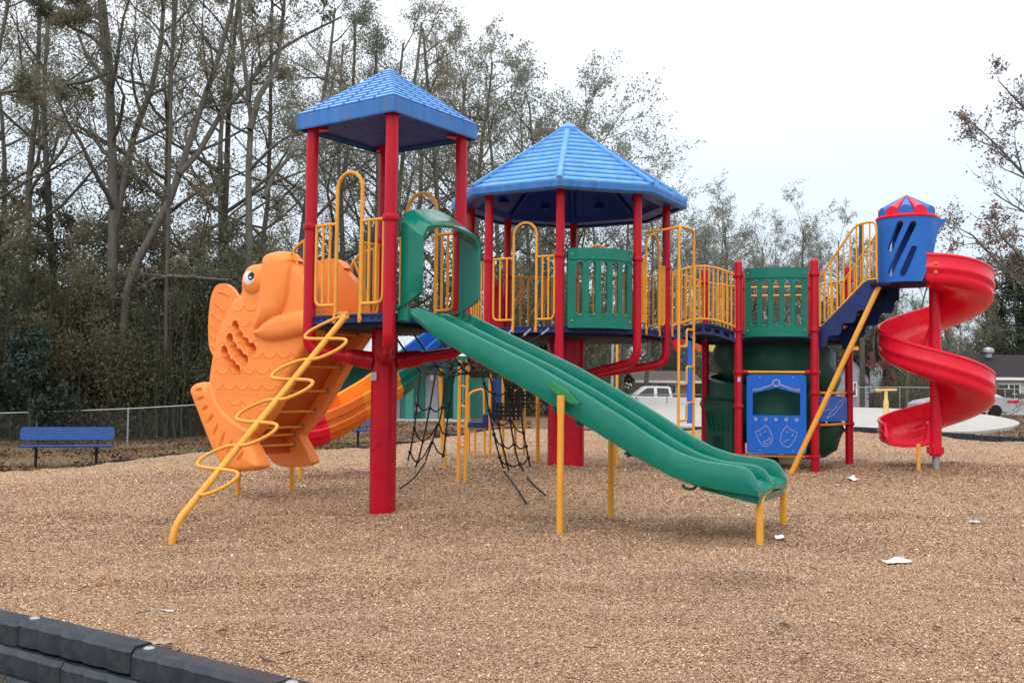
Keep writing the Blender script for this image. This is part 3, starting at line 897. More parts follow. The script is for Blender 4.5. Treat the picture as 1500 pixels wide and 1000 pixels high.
def double_slide(root):
    # top line of the near wall read off the photograph in the near wall's own vertical plane
    px = [(606, 449), (622, 452), (640, 462), (700, 492), (780, 531), (850, 571), (916, 612), (960, 642), (998, 663), (1031, 674), (1060, 678), (1086, 681), (1108, 690)]
    wall = [onplane(x, y, S0, eS) for x, y in px]
    ctr = [((p - S0).dot(nS), p.z) for p in wall]
    T = [c[0] for c in ctr]
    Z = [c[1] for c in ctr]
    lo = [(603, 466), (640, 497), (780, 578), (850, 620), (926, 668), (984, 700), (1018, 713), (1060, 722), (1112, 730)]
    low = [onplane(x, y, S0, eS) for x, y in lo]
    lowt = [((p - S0).dot(nS), p.z) for p in low]
    def itp(tab, t):
        if t <= tab[0][0]: return tab[0][1]
        for a, b in zip(tab, tab[1:]):
            if t <= b[0]: return a[1] + (b[1] - a[1]) * (t - a[0]) / (b[0] - a[0])
        return tab[-1][1]
    Wd = .95; t0, t1_ = lowt[0][0], lowt[-1][0]
    K = 140; rows = []
    zt_s = []; zb_s = []
    ts = [t0 + (t1_ - t0) * i / K for i in range(K + 1)]
    zt = [itp(ctr, t) for t in ts]; zb = [itp(lowt, t) for t in ts]
    for _ in range(6):
        zt = [zt[0]] + [(zt[i - 1] + zt[i] * 2 + zt[i + 1]) / 4 for i in range(1, K)] + [zt[-1]]
        zb = [zb[0]] + [(zb[i - 1] + zb[i] * 2 + zb[i + 1]) / 4 for i in range(1, K)] + [zb[-1]]
    def section(h, c, low_):
        """one wall crest at lateral c with height h above low_"""
    prof_rows = []
    for i, t in enumerate(ts):
        e = t1_ - t; s = t - t0
        k = 1.0
        hb = zb[i]; ht = zt[i]
        # rounded wall ends
        if e < .11: k = max(.30, math.sqrt(max(0, 1 - ((.11 - e) / .11) ** 2)))
        if s < .07: k = min(k, max(.72, math.sqrt(max(0, 1 - ((.07 - s) / .07) ** 2))))
        H = (ht - hb); fl = hb + .05
        top = fl + (hb + H - fl) * k
        r = .026
        pr = []
        def wall_pts(c, top=top):
            w = .032; top = top - (.025 if .1 < c < .8 else 0)
            return [(c - w - .05, fl + .012), (c - w, fl + .05 * k), (c - r * 1.15, top - .05 * k), (c - r * .8, top - .012 * k), (c, top), (c + r * .8, top - .012 * k), (c + r * 1.15, top - .05 * k), (c + w, fl + .05 * k), (c + w + .05, fl + .012)]
        n_ = wall_pts(0.0); m_ = wall_pts(Wd / 2); f_ = wall_pts(Wd)
        pr += [(.10, hb + .01), (.03, hb), (-.035, hb + .02), (-.048, hb + .06), (-.034, top - .05 * k)] + n_[3:]
        pr += [(Wd / 4, fl)] + m_ + [(Wd * .75, fl)] + f_[:6] + [(Wd + .034, top - .05 * k), (Wd + .048, hb + .06), (Wd + .035, hb + .02), (Wd - .03, hb), (Wd - .10, hb + .01), (Wd / 2, hb + .035)]
        prof_rows.append([S0 + nS * t + eS * q + ZA * z for q, z in pr])
    m = MB(); k = len(prof_rows[0]); vs = [p for r_ in prof_rows for p in r_]; fs = []
    for i in range(K):
        for j in range(k):
            j2 = (j + 1) % k; fs.append((i * k + j, (i + 1) * k + j, (i + 1) * k + j2, i * k + j2))
    fs.append(tuple(range(k))); fs.append(tuple(reversed([K * k + j for j in range(k)])))
    m.add(vs, fs)
    # underside ribs seen along the lower edge
    for t in (1.55, 1.78, 2.25):
        z = itp(lowt, t); m.bbox(S0 + nS * t + eS * .12 + ZA * (z - .015), (.06, .2, .06), (nS, eS, ZA), .02)
    body = m.build('slide_bed', 'green', root, angle=30)
    # hanging end skirt and loop under the exit
    sk = MB(); a = onplane(1022, 716, S0, eS); b = onplane(1109, 739, S0, eS); c = onplane(1112, 728, S0, eS)
    sk.prism([a + eS * .02, b + eS * .02, c + eS * .02], eS * (Wd - .06))
    build_sub(sk, 'exit_skirt', 'green', body, smooth=False)
    lp = MB(); c0 = onplane(1010, 708, S0 + eS * .03, eS)
    lp.tube([c0 + nS * .055 * math.cos(R(a)) + ZA * (.035 * math.sin(R(a)) - .012) for a in range(180, 361, 15)], .012, 8)
    build_sub(lp, 'handling_loop', 'darkgreen', body)
    # lozenge bracket with yellow leg, near and far
    for q, nm in ((-.05, 0), (Wd + .05, 1)):
        b0 = S0 + eS * q
        pts = [(802, 561), (810, 560), (830, 571), (849, 590), (846, 592), (836, 590), (812, 573)]
        P0 = S0 + eS * -.085
        poly = [onplane(x, y, P0, eS) + eS * (q + .085 - (.035 if q < 0 else -.0)) for x, y in pts]
        mm = MB(); mm.prism([p - eS * .0 for p in poly], -eS * .03 if q < 0 else eS * .03)
        build_sub(mm, 'leg_bracket', 'bracketgreen', body, smooth=False)
        top = onplane(824.5, 584, P0, eS) + eS * (q + .085 + (-.075 if q < 0 else .04)); 
        lg = MB(); z0 = mz(top.x, top.y) - .25
        lg.tube([V((top.x, top.y, z0)), V((top.x, top.y, top.z - .16)), V((top.x, top.y, top.z - .1)), V((top.x, top.y, top.z + .03))], [.030, .030, .034, .036], 14)
        lg.build('support_leg', 'yellow', root)
    # exit hoop: yellow pipe legs either side joined under the lip
    a = onz(1113, 795, 0); b = onz(1147.5, 771, 0)
    za = onplane(1118, 727, S0 + nS * (t1_ - .04), nS).z
    ex = MB(); hoop = fillet([a - ZA * .2, V((a.x, a.y, .38)), V((b.x, b.y, .36)), b - ZA * .2], .14, 8)
    ex.tube(hoop, .030, 14); ex.build('exit_leg', 'yellow', root)
double_slide(ds)

# ================================================================== loop ladder
ll = thing('loop_ladder', 'yellow pipe climber with snaking loops leaning on the square-roofed tower', 'climber', (-2.75, 8.2, 0))
def loop_ladder(root):
    nL = -e_y * math.cos(0) ; mid = T1['L'].lerp(T1['F'], .47)
    top = at(508, 461, 9.78); base = onz(252, 790, -.05)
    kink = at(268, 757, (base.y + .03)); kink = V((base.x + (kink.x - base.x), base.y + .12, kink.z))
    pole = MB(); path = fillet([base - ZA * .3, base + ZA * .10, top + (top - base).normalized() * 0.0], .16, 8)
    pole.tube(path, .030, 16)
    pl = pole.build('pole', 'yellow', root)
    d = (top - base - ZA * .12); L = d.length; u = d.normalized(); b0 = base + ZA * .12
    q = (T1['F'] - T1['L']).normalized()
    nn = u.cross(q)
    # crossings of the snake read from the photo, as fractions down the pole
    ys = [496, 526, 555.5, 585, 618, 652, 687, 724]
    ln = q.cross(u)
    fr = []
    for y in ys:
        lo, hi = 0.0, 1.2
        for _ in range(40):
            f = (lo + hi) / 2; pc = CAMROT.transposed() @ (top - u * (f * L) - CAM); py = 500 - FPX * pc.y / -pc.z
            if py < y: lo = f
            else: hi = f
        fr.append(f * L)
    pts = [(-.02, .03)]
    h0 = fr[0]
    pts += [(-.12, .05), (-.27, h0 * .45), (-.345, h0 * .72), (-.32, h0 * .93), (-.2, h0 * .985), (0, h0)]
    for i in range(len(fr) - 1):
        h = fr[i + 1] - fr[i]; s = 1 if i % 2 == 0 else -1; z = fr[i]; k = .30 if s > 0 else .34
        if s > 0: pts += [(.6 * k, z + .02 * h), (.93 * k, z + .10 * h), (1.0 * k, z + .32 * h), (.82 * k, z + .62 * h), (.42 * k, z + .92 * h), (.15 * k, z + h * .99), (0, z + h)]
        else: pts += [(-.15 * k, z + .01 * h), (-.42 * k, z + .08 * h), (-.82 * k, z + .38 * h), (-1.0 * k, z + .68 * h), (-.93 * k, z + .90 * h), (-.6 * k, z + .98 * h), (0, z + h)]
    P = [top - u * pz + q * px_ + nn * (.0) for px_, pz in pts]
    sn = MB(); sn.tube(catmull(P, 4), .0165, 12)
    sn.build('snake_rung', 'yellow', root)
    pt = MB(); c = at(506, 462, 9.80); dd = q; nv = V((q.y, -q.x, 0))
    pt.bbox(c + nv * .03, (.15, .02, .075), (dd, nv, ZA), .006)
    bp_ = pt.build('mounting_plate', 'yellow', root)
    bo = MB()
    for s in (-.055, .055): bo.lathe(c + nv * .042 + dd * s + ZA * .015, [(.011, 0), (.011, .006), (0, .01)], 10, nv)
    build_sub(bo, 'bolt', 'steel', bp_)
loop_ladder(ll)

# ================================================================== octagonal tower
C2 = V((.857, 15.5, 0)); R2 = 1.54; D2 = 2.115
K2 = [C2 + ud(-97 + 45 * i) * R2 for i in range(8)]      # F RF R RB B LB L LF
t2 = thing('play_tower', 'wide tower with eight-sided blue roof on red posts round a thick red column', 'play tower', (C2.x, C2.y, 0))
for i, p in enumerate(K2): post_part(t2, p.x, p.y, D2 - .14 if i != 0 else 1.6, 4.12, PR, (3.11,))
c2 = post_part(t2, C2.x, C2.y, -.3, D2 - .1, .285, name='column')
q = MB(); q.tube([C2 + V((.287 * math.cos(R(a)), .287 * math.sin(R(a)), .35 + (a + 160) * .006)) for a in range(-160, -10, 6)], .004, 6)
build_sub(q, 'weld_seam', 'red', c2)
deck_part(t2, K2, D2, .09)
for i, p in enumerate(K2): bent_arm(t2, p, PR, D2 - .1, C2, 1.42, .285, sleeve=False)
def oct_roof(root):
    m = MB(); RO = 1.85; zt = 4.15; za = 5.40
    ap = V((C2.x, C2.y, za))
    K = [ud(-97 + 45 * i) for i in range(8)]
    n = 13; vs = []; fs = []
    lv = []
    for i in range(n):
        f0 = i / n; f1 = (i + 1) / n
        r0 = RO * (1 - f0 * .97); r1 = RO * (1 - f1 * .97)
        lv += [(r0 + (.010 if i else 0), zt + (za - zt) * f0 * .97 - (.012 if i else 0)), (r0 + (.006 if i else -.004), zt + (za - zt) * f0 * .97 + .014), (r1 - .020, zt + (za - zt) * f1 * .97 - .006)]
    for r, z in lv: vs += [C2 + k * r + ZA * z for k in K]
    for i in range(len(lv) - 1):
        for j in range(8): fs.append((i * 8 + j, i * 8 + (j + 1) % 8, i * 8 + 8 + (j + 1) % 8, i * 8 + 8 + j))
    fs.append(tuple((len(lv) - 1) * 8 + j for j in range(8)))
    m.add(vs, fs)
    roof = m.build('roof', 'roof', root, smooth=False)
    h = MB()
    for k in K:
        a = C2 + k * RO + ZA * (zt + .008); b = ap - ZA * .03; d = (b - a).normalized(); s = V((-k.y, k.x, 0)); up = d.cross(s); up = up if up.z > 0 else -up
        h.bbox((a + b) / 2 + up * .012, ((b - a).length, .085, .05), (d, s, up), .015)
    vs = [C2 + k * .19 + ZA * (za - .115) for k in K] + [C2 + k * .19 + ZA * (za - .075) for k in K] + [ap + ZA * .05]
    fs = [(j, (j + 1) % 8, 8 + (j + 1) % 8, 8 + j) for j in range(8)] + [(8 + j, 8 + (j + 1) % 8, 16) for j in range(8)]
    h.add(vs, fs)
    build_sub(h, 'hip_ridge', 'roof', roof, angle=30)
    f = MB(); vs = []
    PRF = ((RO - .10, 4.03), (RO - .03, 4.025), (RO, 4.05), (RO + .006, 4.13), (RO - .008, zt + .012), (RO - .05, zt + .02))
    for r, z in PRF: vs += [C2 + k * r + ZA * z for k in K]
    f.add(vs, [(i * 8 + j, i * 8 + (j + 1) % 8, i * 8 + 8 + (j + 1) % 8, i * 8 + 8 + j) for i in range(len(PRF) - 1) for j in range(8)])
    build_sub(f, 'fascia', 'fascia', roof, smooth=False)
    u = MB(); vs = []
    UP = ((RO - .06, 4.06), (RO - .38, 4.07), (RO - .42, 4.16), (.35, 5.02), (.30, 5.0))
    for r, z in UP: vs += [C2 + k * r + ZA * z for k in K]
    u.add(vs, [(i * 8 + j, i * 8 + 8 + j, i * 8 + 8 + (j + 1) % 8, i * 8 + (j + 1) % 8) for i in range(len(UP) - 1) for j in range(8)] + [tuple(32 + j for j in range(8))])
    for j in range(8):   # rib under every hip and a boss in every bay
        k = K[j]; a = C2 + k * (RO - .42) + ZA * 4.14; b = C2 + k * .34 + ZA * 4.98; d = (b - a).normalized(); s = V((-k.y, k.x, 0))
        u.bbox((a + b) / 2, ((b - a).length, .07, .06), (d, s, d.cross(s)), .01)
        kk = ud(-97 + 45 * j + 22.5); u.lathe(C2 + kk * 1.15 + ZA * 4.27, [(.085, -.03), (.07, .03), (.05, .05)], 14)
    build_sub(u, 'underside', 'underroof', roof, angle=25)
oct_roof(t2)
# gates and barriers; edge i runs from corner i to corner i+1, edge 7 from LF to F
arch_gate(t2, K2[7], K2[0], D2, .36, .68, 3.62, rail=1.0)
arch_gate(t2, K2[1], K2[2], D2, .28, .74, 3.56, rail=1.0, n=3)
eB = (K2[1] - K2[0]).normalized(); LB = (K2[1] - K2[0]).length
wB = LB - .20
sl_ = [(.10 + i * (wB - .20 - .088) / 4, .19, .188 + i * (wB - .20 - .088) / 4, .93) for i in range(5)]
slotted_panel(K2[0] + eB * .10 + ZA * (D2 - .03), eB, ZA, wB, 1.13, .17, sl_, root=t2)
hg = MB(); mid = (K2[0] + K2[1]) / 2 - V((eB.y, -eB.x, 0)) * .06
hg.tube([mid + eB * .16 * math.cos(R(a)) + ZA * (3.16 + .13 * math.sin(R(a))) for a in range(0, 181, 15)], .017, 10)
hg.build('handle_loop', 'yellow', t2)
for i, nb in ((3, 6), (4, 6)): baluster_panel(t2, K2[i].lerp(K2[i + 1], .08), K2[i].lerp(K2[i + 1], .92), D2 + .1, D2 + 1.0, nb, corner='none')
eW = (K2[6] - K2[5]).normalized()
wq = MB(); ww = (K2[6] - K2[5]).length * .82
prof = [(0, 0), (0, .62), (.05, .80), (.18, .93), (ww / 2, .98), (ww - .18, .93), (ww - .05, .80), (ww, .62), (ww, 0)]
# red hood over the wave slide
out_ = V((eW.y, -eW.x, 0)); out_ = out_ if out_.dot(K2[5] - C2) > 0 else -out_
O = K2[5].lerp(K2[6], .09) + ZA * (D2 - .02)
wq.prism([O + eW * a + ZA * b for a, b in prof] + [O + eW * (ww - .10) + ZA * 0, O + eW * (ww - .10) + ZA * .60, O + eW * (ww - .2) + ZA * .80, O + eW * .2 + ZA * .80, O + eW * .10 + ZA * .60, O + eW * .10], out_ * .3)
wq.build('hood', 'redplastic', t2, angle=30)
baluster_panel(t2, K2[6].lerp(K2[7], .08), K2[6].lerp(K2[7], .92), D2 + .1, D2 + 1.0, 5, corner='none')
# curved orange-yellow side rails behind the first gate
for o_ in (.0, .35):
    p = K2[4].lerp(K2[5], .55 + o_) ; m = MB(); dd = V((-.5, .86, 0)).normalized() * -1
    m.tube(fillet([p + ZA * (D2 - .05), p + ZA * (D2 + .5), p + V((.16, 0, D2 + .62)), p + V((.16, 0, D2 + .98)), p + V((-.15, 0, D2 + .98)), p + V((-.15, 0, D2 + .05))], .1), .017, 8)
    m.tube([p + V((-.15, 0, D2 + .3)), p + V((.14, 0, D2 + .75))], .014, 8)
    m.build('bent_rail', 'yellow', t2)

# access ladder hanging off the octagon
la = thing('hoop_ladder', 'yellow upright ladder with zigzag rungs and hoops on the eight-sided tower', 'ladder', (2.5, 14.5, 0))
def hoop_ladder(root):
    g0 = K2[1].lerp(K2[2], .28); g1 = K2[1].lerp(K2[2], .74); ed = (K2[2] - K2[1]).normalized(); nn = V((ed.y, -ed.x, 0))
    nn = nn if nn.dot(K2[1] - C2) > 0 else -nn
    a = at(994, 560, 14.35); b = at(1016, 560, 14.78)
    a.z = 0; b.z = 0
    za = 3.62; r = .021
    m = MB()
    m.tube(fillet([a + ZA * -.2, a + ZA * (za), b + ZA * (za), b + ZA * -.2], .12, 8), r, 12)
    fr = m.build('ladder_frame', 'yellow', root)
    top = MB(); ga = (g0 + g1) / 2 ; top.tube([V((a.x, a.y, za - .02)), V((g0.x, g0.y, 3.54))], r * .9, 10); top.build('top_bar', 'yellow', root)
    dd = b - a
    for zc in (1.98, 1.43, .90):
        rg = MB(); P = lambda f, z: a + dd * f + ZA * z
        rg.tube(fillet([P(0, zc - .12), P(.52, zc - .12), P(.52, zc + .14), P(1, zc + .14)], .05), .017, 8)
        rg.build('rung', 'yellow', root)
hoop_ladder(la)

# ================================================================== hexagonal tower
A3 = -14.6; S3 = 1.16
FR = V((4.72, 15.42, 0)); FL = FR - ud(A3) * S3
C3 = FL + ud(A3 + 60) * S3
K3 = [C3 + ud(A3 - 120 + 60 * i) * S3 for i in range(6)]     # FL FR BR BBR BBL BL
D3 = 2.13
t3 = thing('play_tower', 'open six-sided tower with round-topped red posts and a play panel below', 'play tower', (C3.x, C3.y, 0))
coll = {0: (3.05, 2.18, 1.52, .98, .21), 1: (3.05, 2.18, 1.52, 1.20, .70, .21), 2: (3.05, 2.18, 1.20, .70), 3: (3.05,), 4: (3.05,), 5: (3.05, 2.2, .98)}
posts3 = []
for i, p in enumerate(K3): posts3.append(post_part(t3, p.x, p.y, -.3, 3.30, PR, coll[i], dome=True))
q = MB(); q.bbox(K3[0] + V((-.005, -.064, 1.40)), (.05, .008, .075), bev=.002); build_sub(q, 'label_plate', 'sticker', posts3[0])
deck_part(t3, K3, D3, .085)
e3 = ud(A3)
w3 = S3 - .20
sl_ = [(.10 + i * (w3 - .20 - .088) / 4, .18, .188 + i * (w3 - .20 - .088) / 4, .88) for i in range(5)]
slotted_panel(FL + e3 * .10 + ZA * (D3 - .06), e3, ZA, w3, 1.08, .17, sl_, root=t3)
for i in (2, 3, 4):
    a, b = K3[i], K3[(i + 1) % 6]
    if i == 3: continue
    baluster_panel(t3, a.lerp(b, .08), a.lerp(b, .92), D3 + .1, D3 + .93, 7, corner='none')
g = MB(); a, b = K3[3], K3[4]; g.tube([a + ZA * (D3 + .93), b + ZA * (D3 + .93)], .018, 8); g.tube([a + ZA * (D3 + .78), b + ZA * (D3 + .78)], .018, 8); g.build('guard_rail', 'yellow', t3)
# bars between front posts and theatre panel
def bar(root, a, b, z, name='cross_bar', r=.022, tab=True):
    m = MB(); d = (b - a).normalized()
    m.tube([a + ZA * z, b + ZA * z], r, 10); o = m.build(name, 'yellow', root)
    s = MB()
    s.tube([a + d * .05 + ZA * z, a + d * .15 + ZA * z], r * 1.5, 10); s.tube([b - d * .05 + ZA * z, b - d * .15 + ZA * z], r * 1.5, 10)
    build_sub(s, 'sleeve', 'red', o)
    return o
bar(t3, K3[0], K3[1], 1.52); bar(t3, K3[0], K3[1], .21)
bar(t3, K3[1], K3[2], 1.20, r=.02); bar(t3, K3[1], K3[2], .70, r=.02)
bar(t3, K3[5], K3[0], .98, r=.02)
def theatre(root):
    w, h = .90, 1.24
    n3 = V((e3.y, -e3.x, 0))
    O = (FL + FR) / 2 - e3 * w / 2 + n3 * .035 + ZA * .245
    def rnd(x0, y0, x1, y1, r, n=6):
        o = []
        for cx, cy, a0 in ((x1 - r, y1 - r, 0), (x0 + r, y1 - r, 90), (x0 + r, y0 + r, 180), (x1 - r, y0 + r, 270)):
            for i in range(n + 1): o.append((cx + r * math.cos(R(a0 + 90 * i / n)), cy + r * math.sin(R(a0 + 90 * i / n))))
        return o
    hole = [(.09, .62), (.095, .605), (.11, .60), (w - .11, .60), (w - .095, .605), (w - .09, .62), (w - .09, .93), (w - .1, .95), (w - .16, .955), (w - .27, .985), (w / 2, 1.03), (.27, .985), (.16, .955), (.1, .95), (.09, .93)]
    m = MB(); m.holed(rnd(0, 0, w, h, .06), [hole], O, e3, ZA, n3, .022)
    pn = m.build('theatre_panel', 'panel', root, smooth=False)
    g = MB(); P = lambda x, y: O + e3 * x + ZA * y + n3 * .0225
    ring = lambda x, y, r, n=20: [P(x + r * math.cos(2 * math.pi * i / n), y + r * math.sin(2 * math.pi * i / n)) for i in range(n)]
    gr = .0042
    g.tube(ring(w / 2, 1.105, .055), gr * 1.5, 6, closed=True); g.tube(ring(w / 2, 1.105, .047), gr, 6, closed=True)
    for s in (-1, 1):
        g.tube(catmull([P(w / 2 + s * .06, 1.085), P(w / 2 + s * .16, 1.05), P(w / 2 + s * .26, 1.015), P(w / 2 + s * .36, 1.005)], 5), gr, 6)
        g.tube(catmull([P(w / 2 + s * .06, 1.07), P(w / 2 + s * .16, 1.03), P(w / 2 + s * .26, .992), P(w / 2 + s * .36, .982)], 5), gr, 6)
    for i in range(5):
        g.tube(ring(.135 + i * .155, .535, .023, 14), gr * 1.3, 6, closed=True)
        g.tube(ring(.135 + i * .155, .535, .010, 10), gr, 6, closed=True)
    happy = [(.135, .335), (.20, .355), (.26, .40), (.29, .445), (.335, .38), (.375, .30), (.385, .22), (.36, .15), (.30, .115), (.24, .13), (.195, .20), (.16, .28)]
    # corners stay sharp, the chin is round
    def mask(mirror):
        X = (lambda x: w - x) if mirror else (lambda x: x)
        seg1 = [(.135, .335), (.20, .365), (.255, .405), (.29, .445)]
        seg2 = [(.29, .445), (.345, .37), (.38, .29), (.388, .21), (.36, .145), (.30, .112), (.24, .13), (.19, .20), (.155, .27), (.135, .335)]
        for sg in (seg1, seg2): g.tube(catmull([P(X(a), b) for a, b in sg], 5), gr, 6)
        if not mirror:
            g.tube(catmull([P(.245, .185), (P(.30, .20)), P(.345, .245), P(.352, .20), P(.32, .155), P(.27, .16), P(.245, .185)], 5), gr, 6)
        else:
            g.tube(catmull([P(X(.345), .175), P(X(.30), .215), P(X(.255), .228)], 5), gr, 6)
        g.tube(catmull([P(X(.195), .285), P(X(.205), .31), P(X(.215), .30), P(X(.21), .275)], 4), gr, 6)
        g.tube(catmull([P(X(.262), .345), P(X(.285), .34), P(X(.305), .35)], 4), gr, 6)
    mask(False); mask(True)
    build_sub(g, 'engraving', 'groove', pn)
    for x, y in ((.2, .05), (.7, .05), (.2, h - .05), (.7, h - .05)):
        b_ = MB(); b_.lathe(P(x, y), [(.011, -.001), (.011, .004), (0, .006)], 10, n3); build_sub(b_, 'bolt', 'steel', pn)
theatre(t3)
def side_panel(root):
    d = (K3[2] - K3[1]).normalized(); n_ = V((d.y, -d.x, 0)); O = K3[1] + d * .13 + ZA * .745 + n_ * .02
    w = S3 - .26; h = .40
    m = MB(); m.bbox(O + d * w / 2 + ZA * h / 2, (w, .02, h), (d, n_, ZA), .012)
    pn = m.build('leaf_panel', 'panel', root)
    g = MB(); P = lambda x, y: O + d * x + ZA * y + n_ * .0115
    g.tube(catmull([P(.2, .06), P(.45, .12), P(.62, .22), P(.85, .36), P(.62, .32), P(.5, .22), P(.35, .16), P(.2, .06)], 5), .004, 6)
    build_sub(g, 'engraving', 'groove', pn)
    g = MB(); g.tube(catmull([P(.1, .18), P(.3, .2), P(.45, .16)], 5), .004, 6)
    build_sub(g, 'engraving', 'groove', pn)
    c = MB()
    for x in (.18, .72):
        for y in (-.01, h + .01): c.bbox(P(x, y), (.035, .02, .06), (d, n_, ZA), .005)
    build_sub(c, 'clip', 'yellow', pn)
side_panel(t3)
# bench legs under the lower bar
for f in (.16, .80):
    m = MB(); p = K3[0].lerp(K3[1], f) + V((.05, .25, 0)); m.tube([p + ZA * -.2, p + ZA * .2], .02, 8); m.build('short_leg', 'yellow', t3)
m = MB(); a = K3[0].lerp(K3[1], .12) + V((.05, .25, .2)); b = K3[0].lerp(K3[1], .9) + V((.05, .25, .2)); m.tube([a, b], .02, 8); m.build('seat_bar', 'yellow', t3)
# ribbed dark panel on the left side of the hexagon
def ribbed(root):
    a, b = K3[5], K3[0]; d = (b - a).normalized(); n_ = V((d.y, -d.x, 0)); n_ = n_ if n_.dot(a - C3) > 0 else -n_
    O = a + d * .10 + ZA * .0 + n_ * .03; w = S3 - .2; h = 1.02
    m = MB(); m.bbox(O + d * w / 2 + ZA * (h / 2 + .06), (w, .05, h), (d, n_, ZA), .02)
    for i in range(5):
        c = O + d * (.14 + i * .16) + ZA * .72 + n_ * .03
        ax = (d * .35 - ZA).normalized(); m.bbox(c, (.34, .04, .03), (ax, n_, ax.cross(n_)), .012)
    for x in (.34, .44, .52, .62): m.bbox(O + d * x + ZA * .3 + n_ * .03, (.03, .03, .34), (d, n_, ZA), .01)
    m.bbox(O + d * .48 + ZA * .48 + n_ * .03, (.34, .03, .03), (d, n_, ZA), .01)
    m.bbox(O + d * w / 2 + ZA * (h + .08), (w + .06, .09, .05), (d, n_, ZA), .02)
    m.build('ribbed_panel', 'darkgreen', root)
ribbed(t3)

# wide green spiral slide tucked under the hexagon
gs = thing('spiral_slide', 'dark green wide spiral slide curling under the six-sided tower', 'slide', (C3.x, C3.y, 0))
def green_spiral(root):
    c = C3 + V((.02, .35, 0)); m = MB(); K = 84; rows = []
    for i in range(K + 1):
        f = i / K; a = R(70 + 620 * f); z = 1.66 - 1.45 * f
        ca = V((math.cos(a), math.sin(a), 0)); pr = []
        for r, h in ((.12, .10), (.2, .02), (.5, -.04), (.78, .0), (.95, .12), (1.04, .32), (1.03, .62), (.98, .86), (1.01, .88), (1.05, .84), (1.09, .62), (1.14, .40), (1.10, .22), (1.02, .06), (.84, -.08), (.5, -.12), (.2, -.06), (.12, .04)):
            rr = (r + .025 * math.sin(h * 18) * (r > .9)) * (.80 + .24 * min(1, f * 1.7))
            pr.append(c + ca * rr + ZA * (z + h))
        rows.append(pr)
    k = len(rows[0]); vs = [p for r_ in rows for p in r_]
    fs = [(i * k + j, i * k + (j + 1) % k, (i + 1) * k + (j + 1) % k, (i + 1) * k + j) for i in range(K) for j in range(k)]
    fs += [tuple(reversed(range(k))), tuple(K * k + j for j in range(k))]
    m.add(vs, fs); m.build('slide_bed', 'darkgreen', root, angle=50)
    p = MB(); p.lathe(c, [(.13, -.2), (.13, 2.0)], 18); p.build('centre_pole', 'darkgreen', root)
green_spiral(gs)

# ================================================================== arched bridge
br = thing('arched_bridge', 'short arched blue bridge with yellow railings between two towers', 'bridge', (2.9, 16.0, 0))
def bridge(root):
    a0, a1 = K2[2].lerp(K2[3], .06), K2[2].lerp(K2[3], .94); b0, b1 = K3[0], K3[5]
    # near side runs K2[2] -> FL, far side K2[3] -> BL
    z0, z1 = D2, D3
    sides = ((K2[2] + V((.05, 0, 0)), K3[0]), (K2[3], K3[5]))
    dk = MB(); n = 16
    hump = lambda f: .14 * math.sin(math.pi * f)
    for s, (a, b) in enumerate(sides):
        d = (b - a).normalized(); nn = V((d.y, -d.x, 0)); P = lambda f, z: a.lerp(b, f) + ZA * (z0 + (z1 - z0) * f + z)
        f0, f1 = .05, .95
        top = [(f0 + (f1 - f0) * i / n) for i in range(n + 1)]
        L = (b - a).length
        outer = [(f * L, hump(f) + .02 - .0) for f in top] + [(f * L, hump(f) - .15) for f in reversed(top)]
        holes = []
        for i in range(6):
            x0 = (.10 + i * .135) * L; x1 = x0 + .095 * L; h0 = hump(x0 / L); h1 = hump(x1 / L)
            holes.append([(x0 + .02, h0 - .11), (x1 - .02, h1 - .11), (x1, h1 - .09), (x1, h1 - .05), (x1 - .02, h1 - .03), (x0 + .02, h0 - .03), (x0, h0 - .05), (x0, h0 - .09)])
        m = MB(); m.holed(outer, holes, a + ZA * z0, d, ZA, -nn, .04)
        m.build('side_beam', 'navy', root, smooth=False)
        r = MB(); ra = .045
        tp = [P(.04 + .92 * i / 14, .93 + .12 * math.sin(math.pi * i / 14)) for i in range(15)]
        bt = [P(.04 + .92 * i / 14, .10 + .12 * math.sin(math.pi * i / 14)) for i in range(15)]
        r.tube([bt[0]] + tp + [bt[-1]], .018, 10); r.tube(bt, .017, 10)
        for i in range(1, 14): r.tube([bt[i], tp[i]], .014, 8, caps=False)
        for e in (0, -1): r.tube([bt[e], bt[e] - ZA * .17], .019, 8)
        if s == 1: r.tube(catmull([P(.55, .86), P(.7, .82), P(.85, .84), P(.98, .98)], 5), .016, 8)
        r.build('railing', 'yellow', root)
    (a, b), (c, e) = sides; vs = []; 
    for i in range(n + 1):
        f = .04 + .92 * i / n; z = z0 + hump(f)
        p, q = a.lerp(b, f), c.lerp(e, f); vs += [p + ZA * z, q + ZA * z, q + ZA * (z - .05), p + ZA * (z - .05)]
    fs = [(i * 4 + j, i * 4 + (j + 1) % 4, i * 4 + 4 + (j + 1) % 4, i * 4 + 4 + j) for i in range(n) for j in range(4)] + [(0, 1, 2, 3), (n * 4 + 3, n * 4 + 2, n * 4 + 1, n * 4)]
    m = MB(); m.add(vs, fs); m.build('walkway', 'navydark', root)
bridge(br)
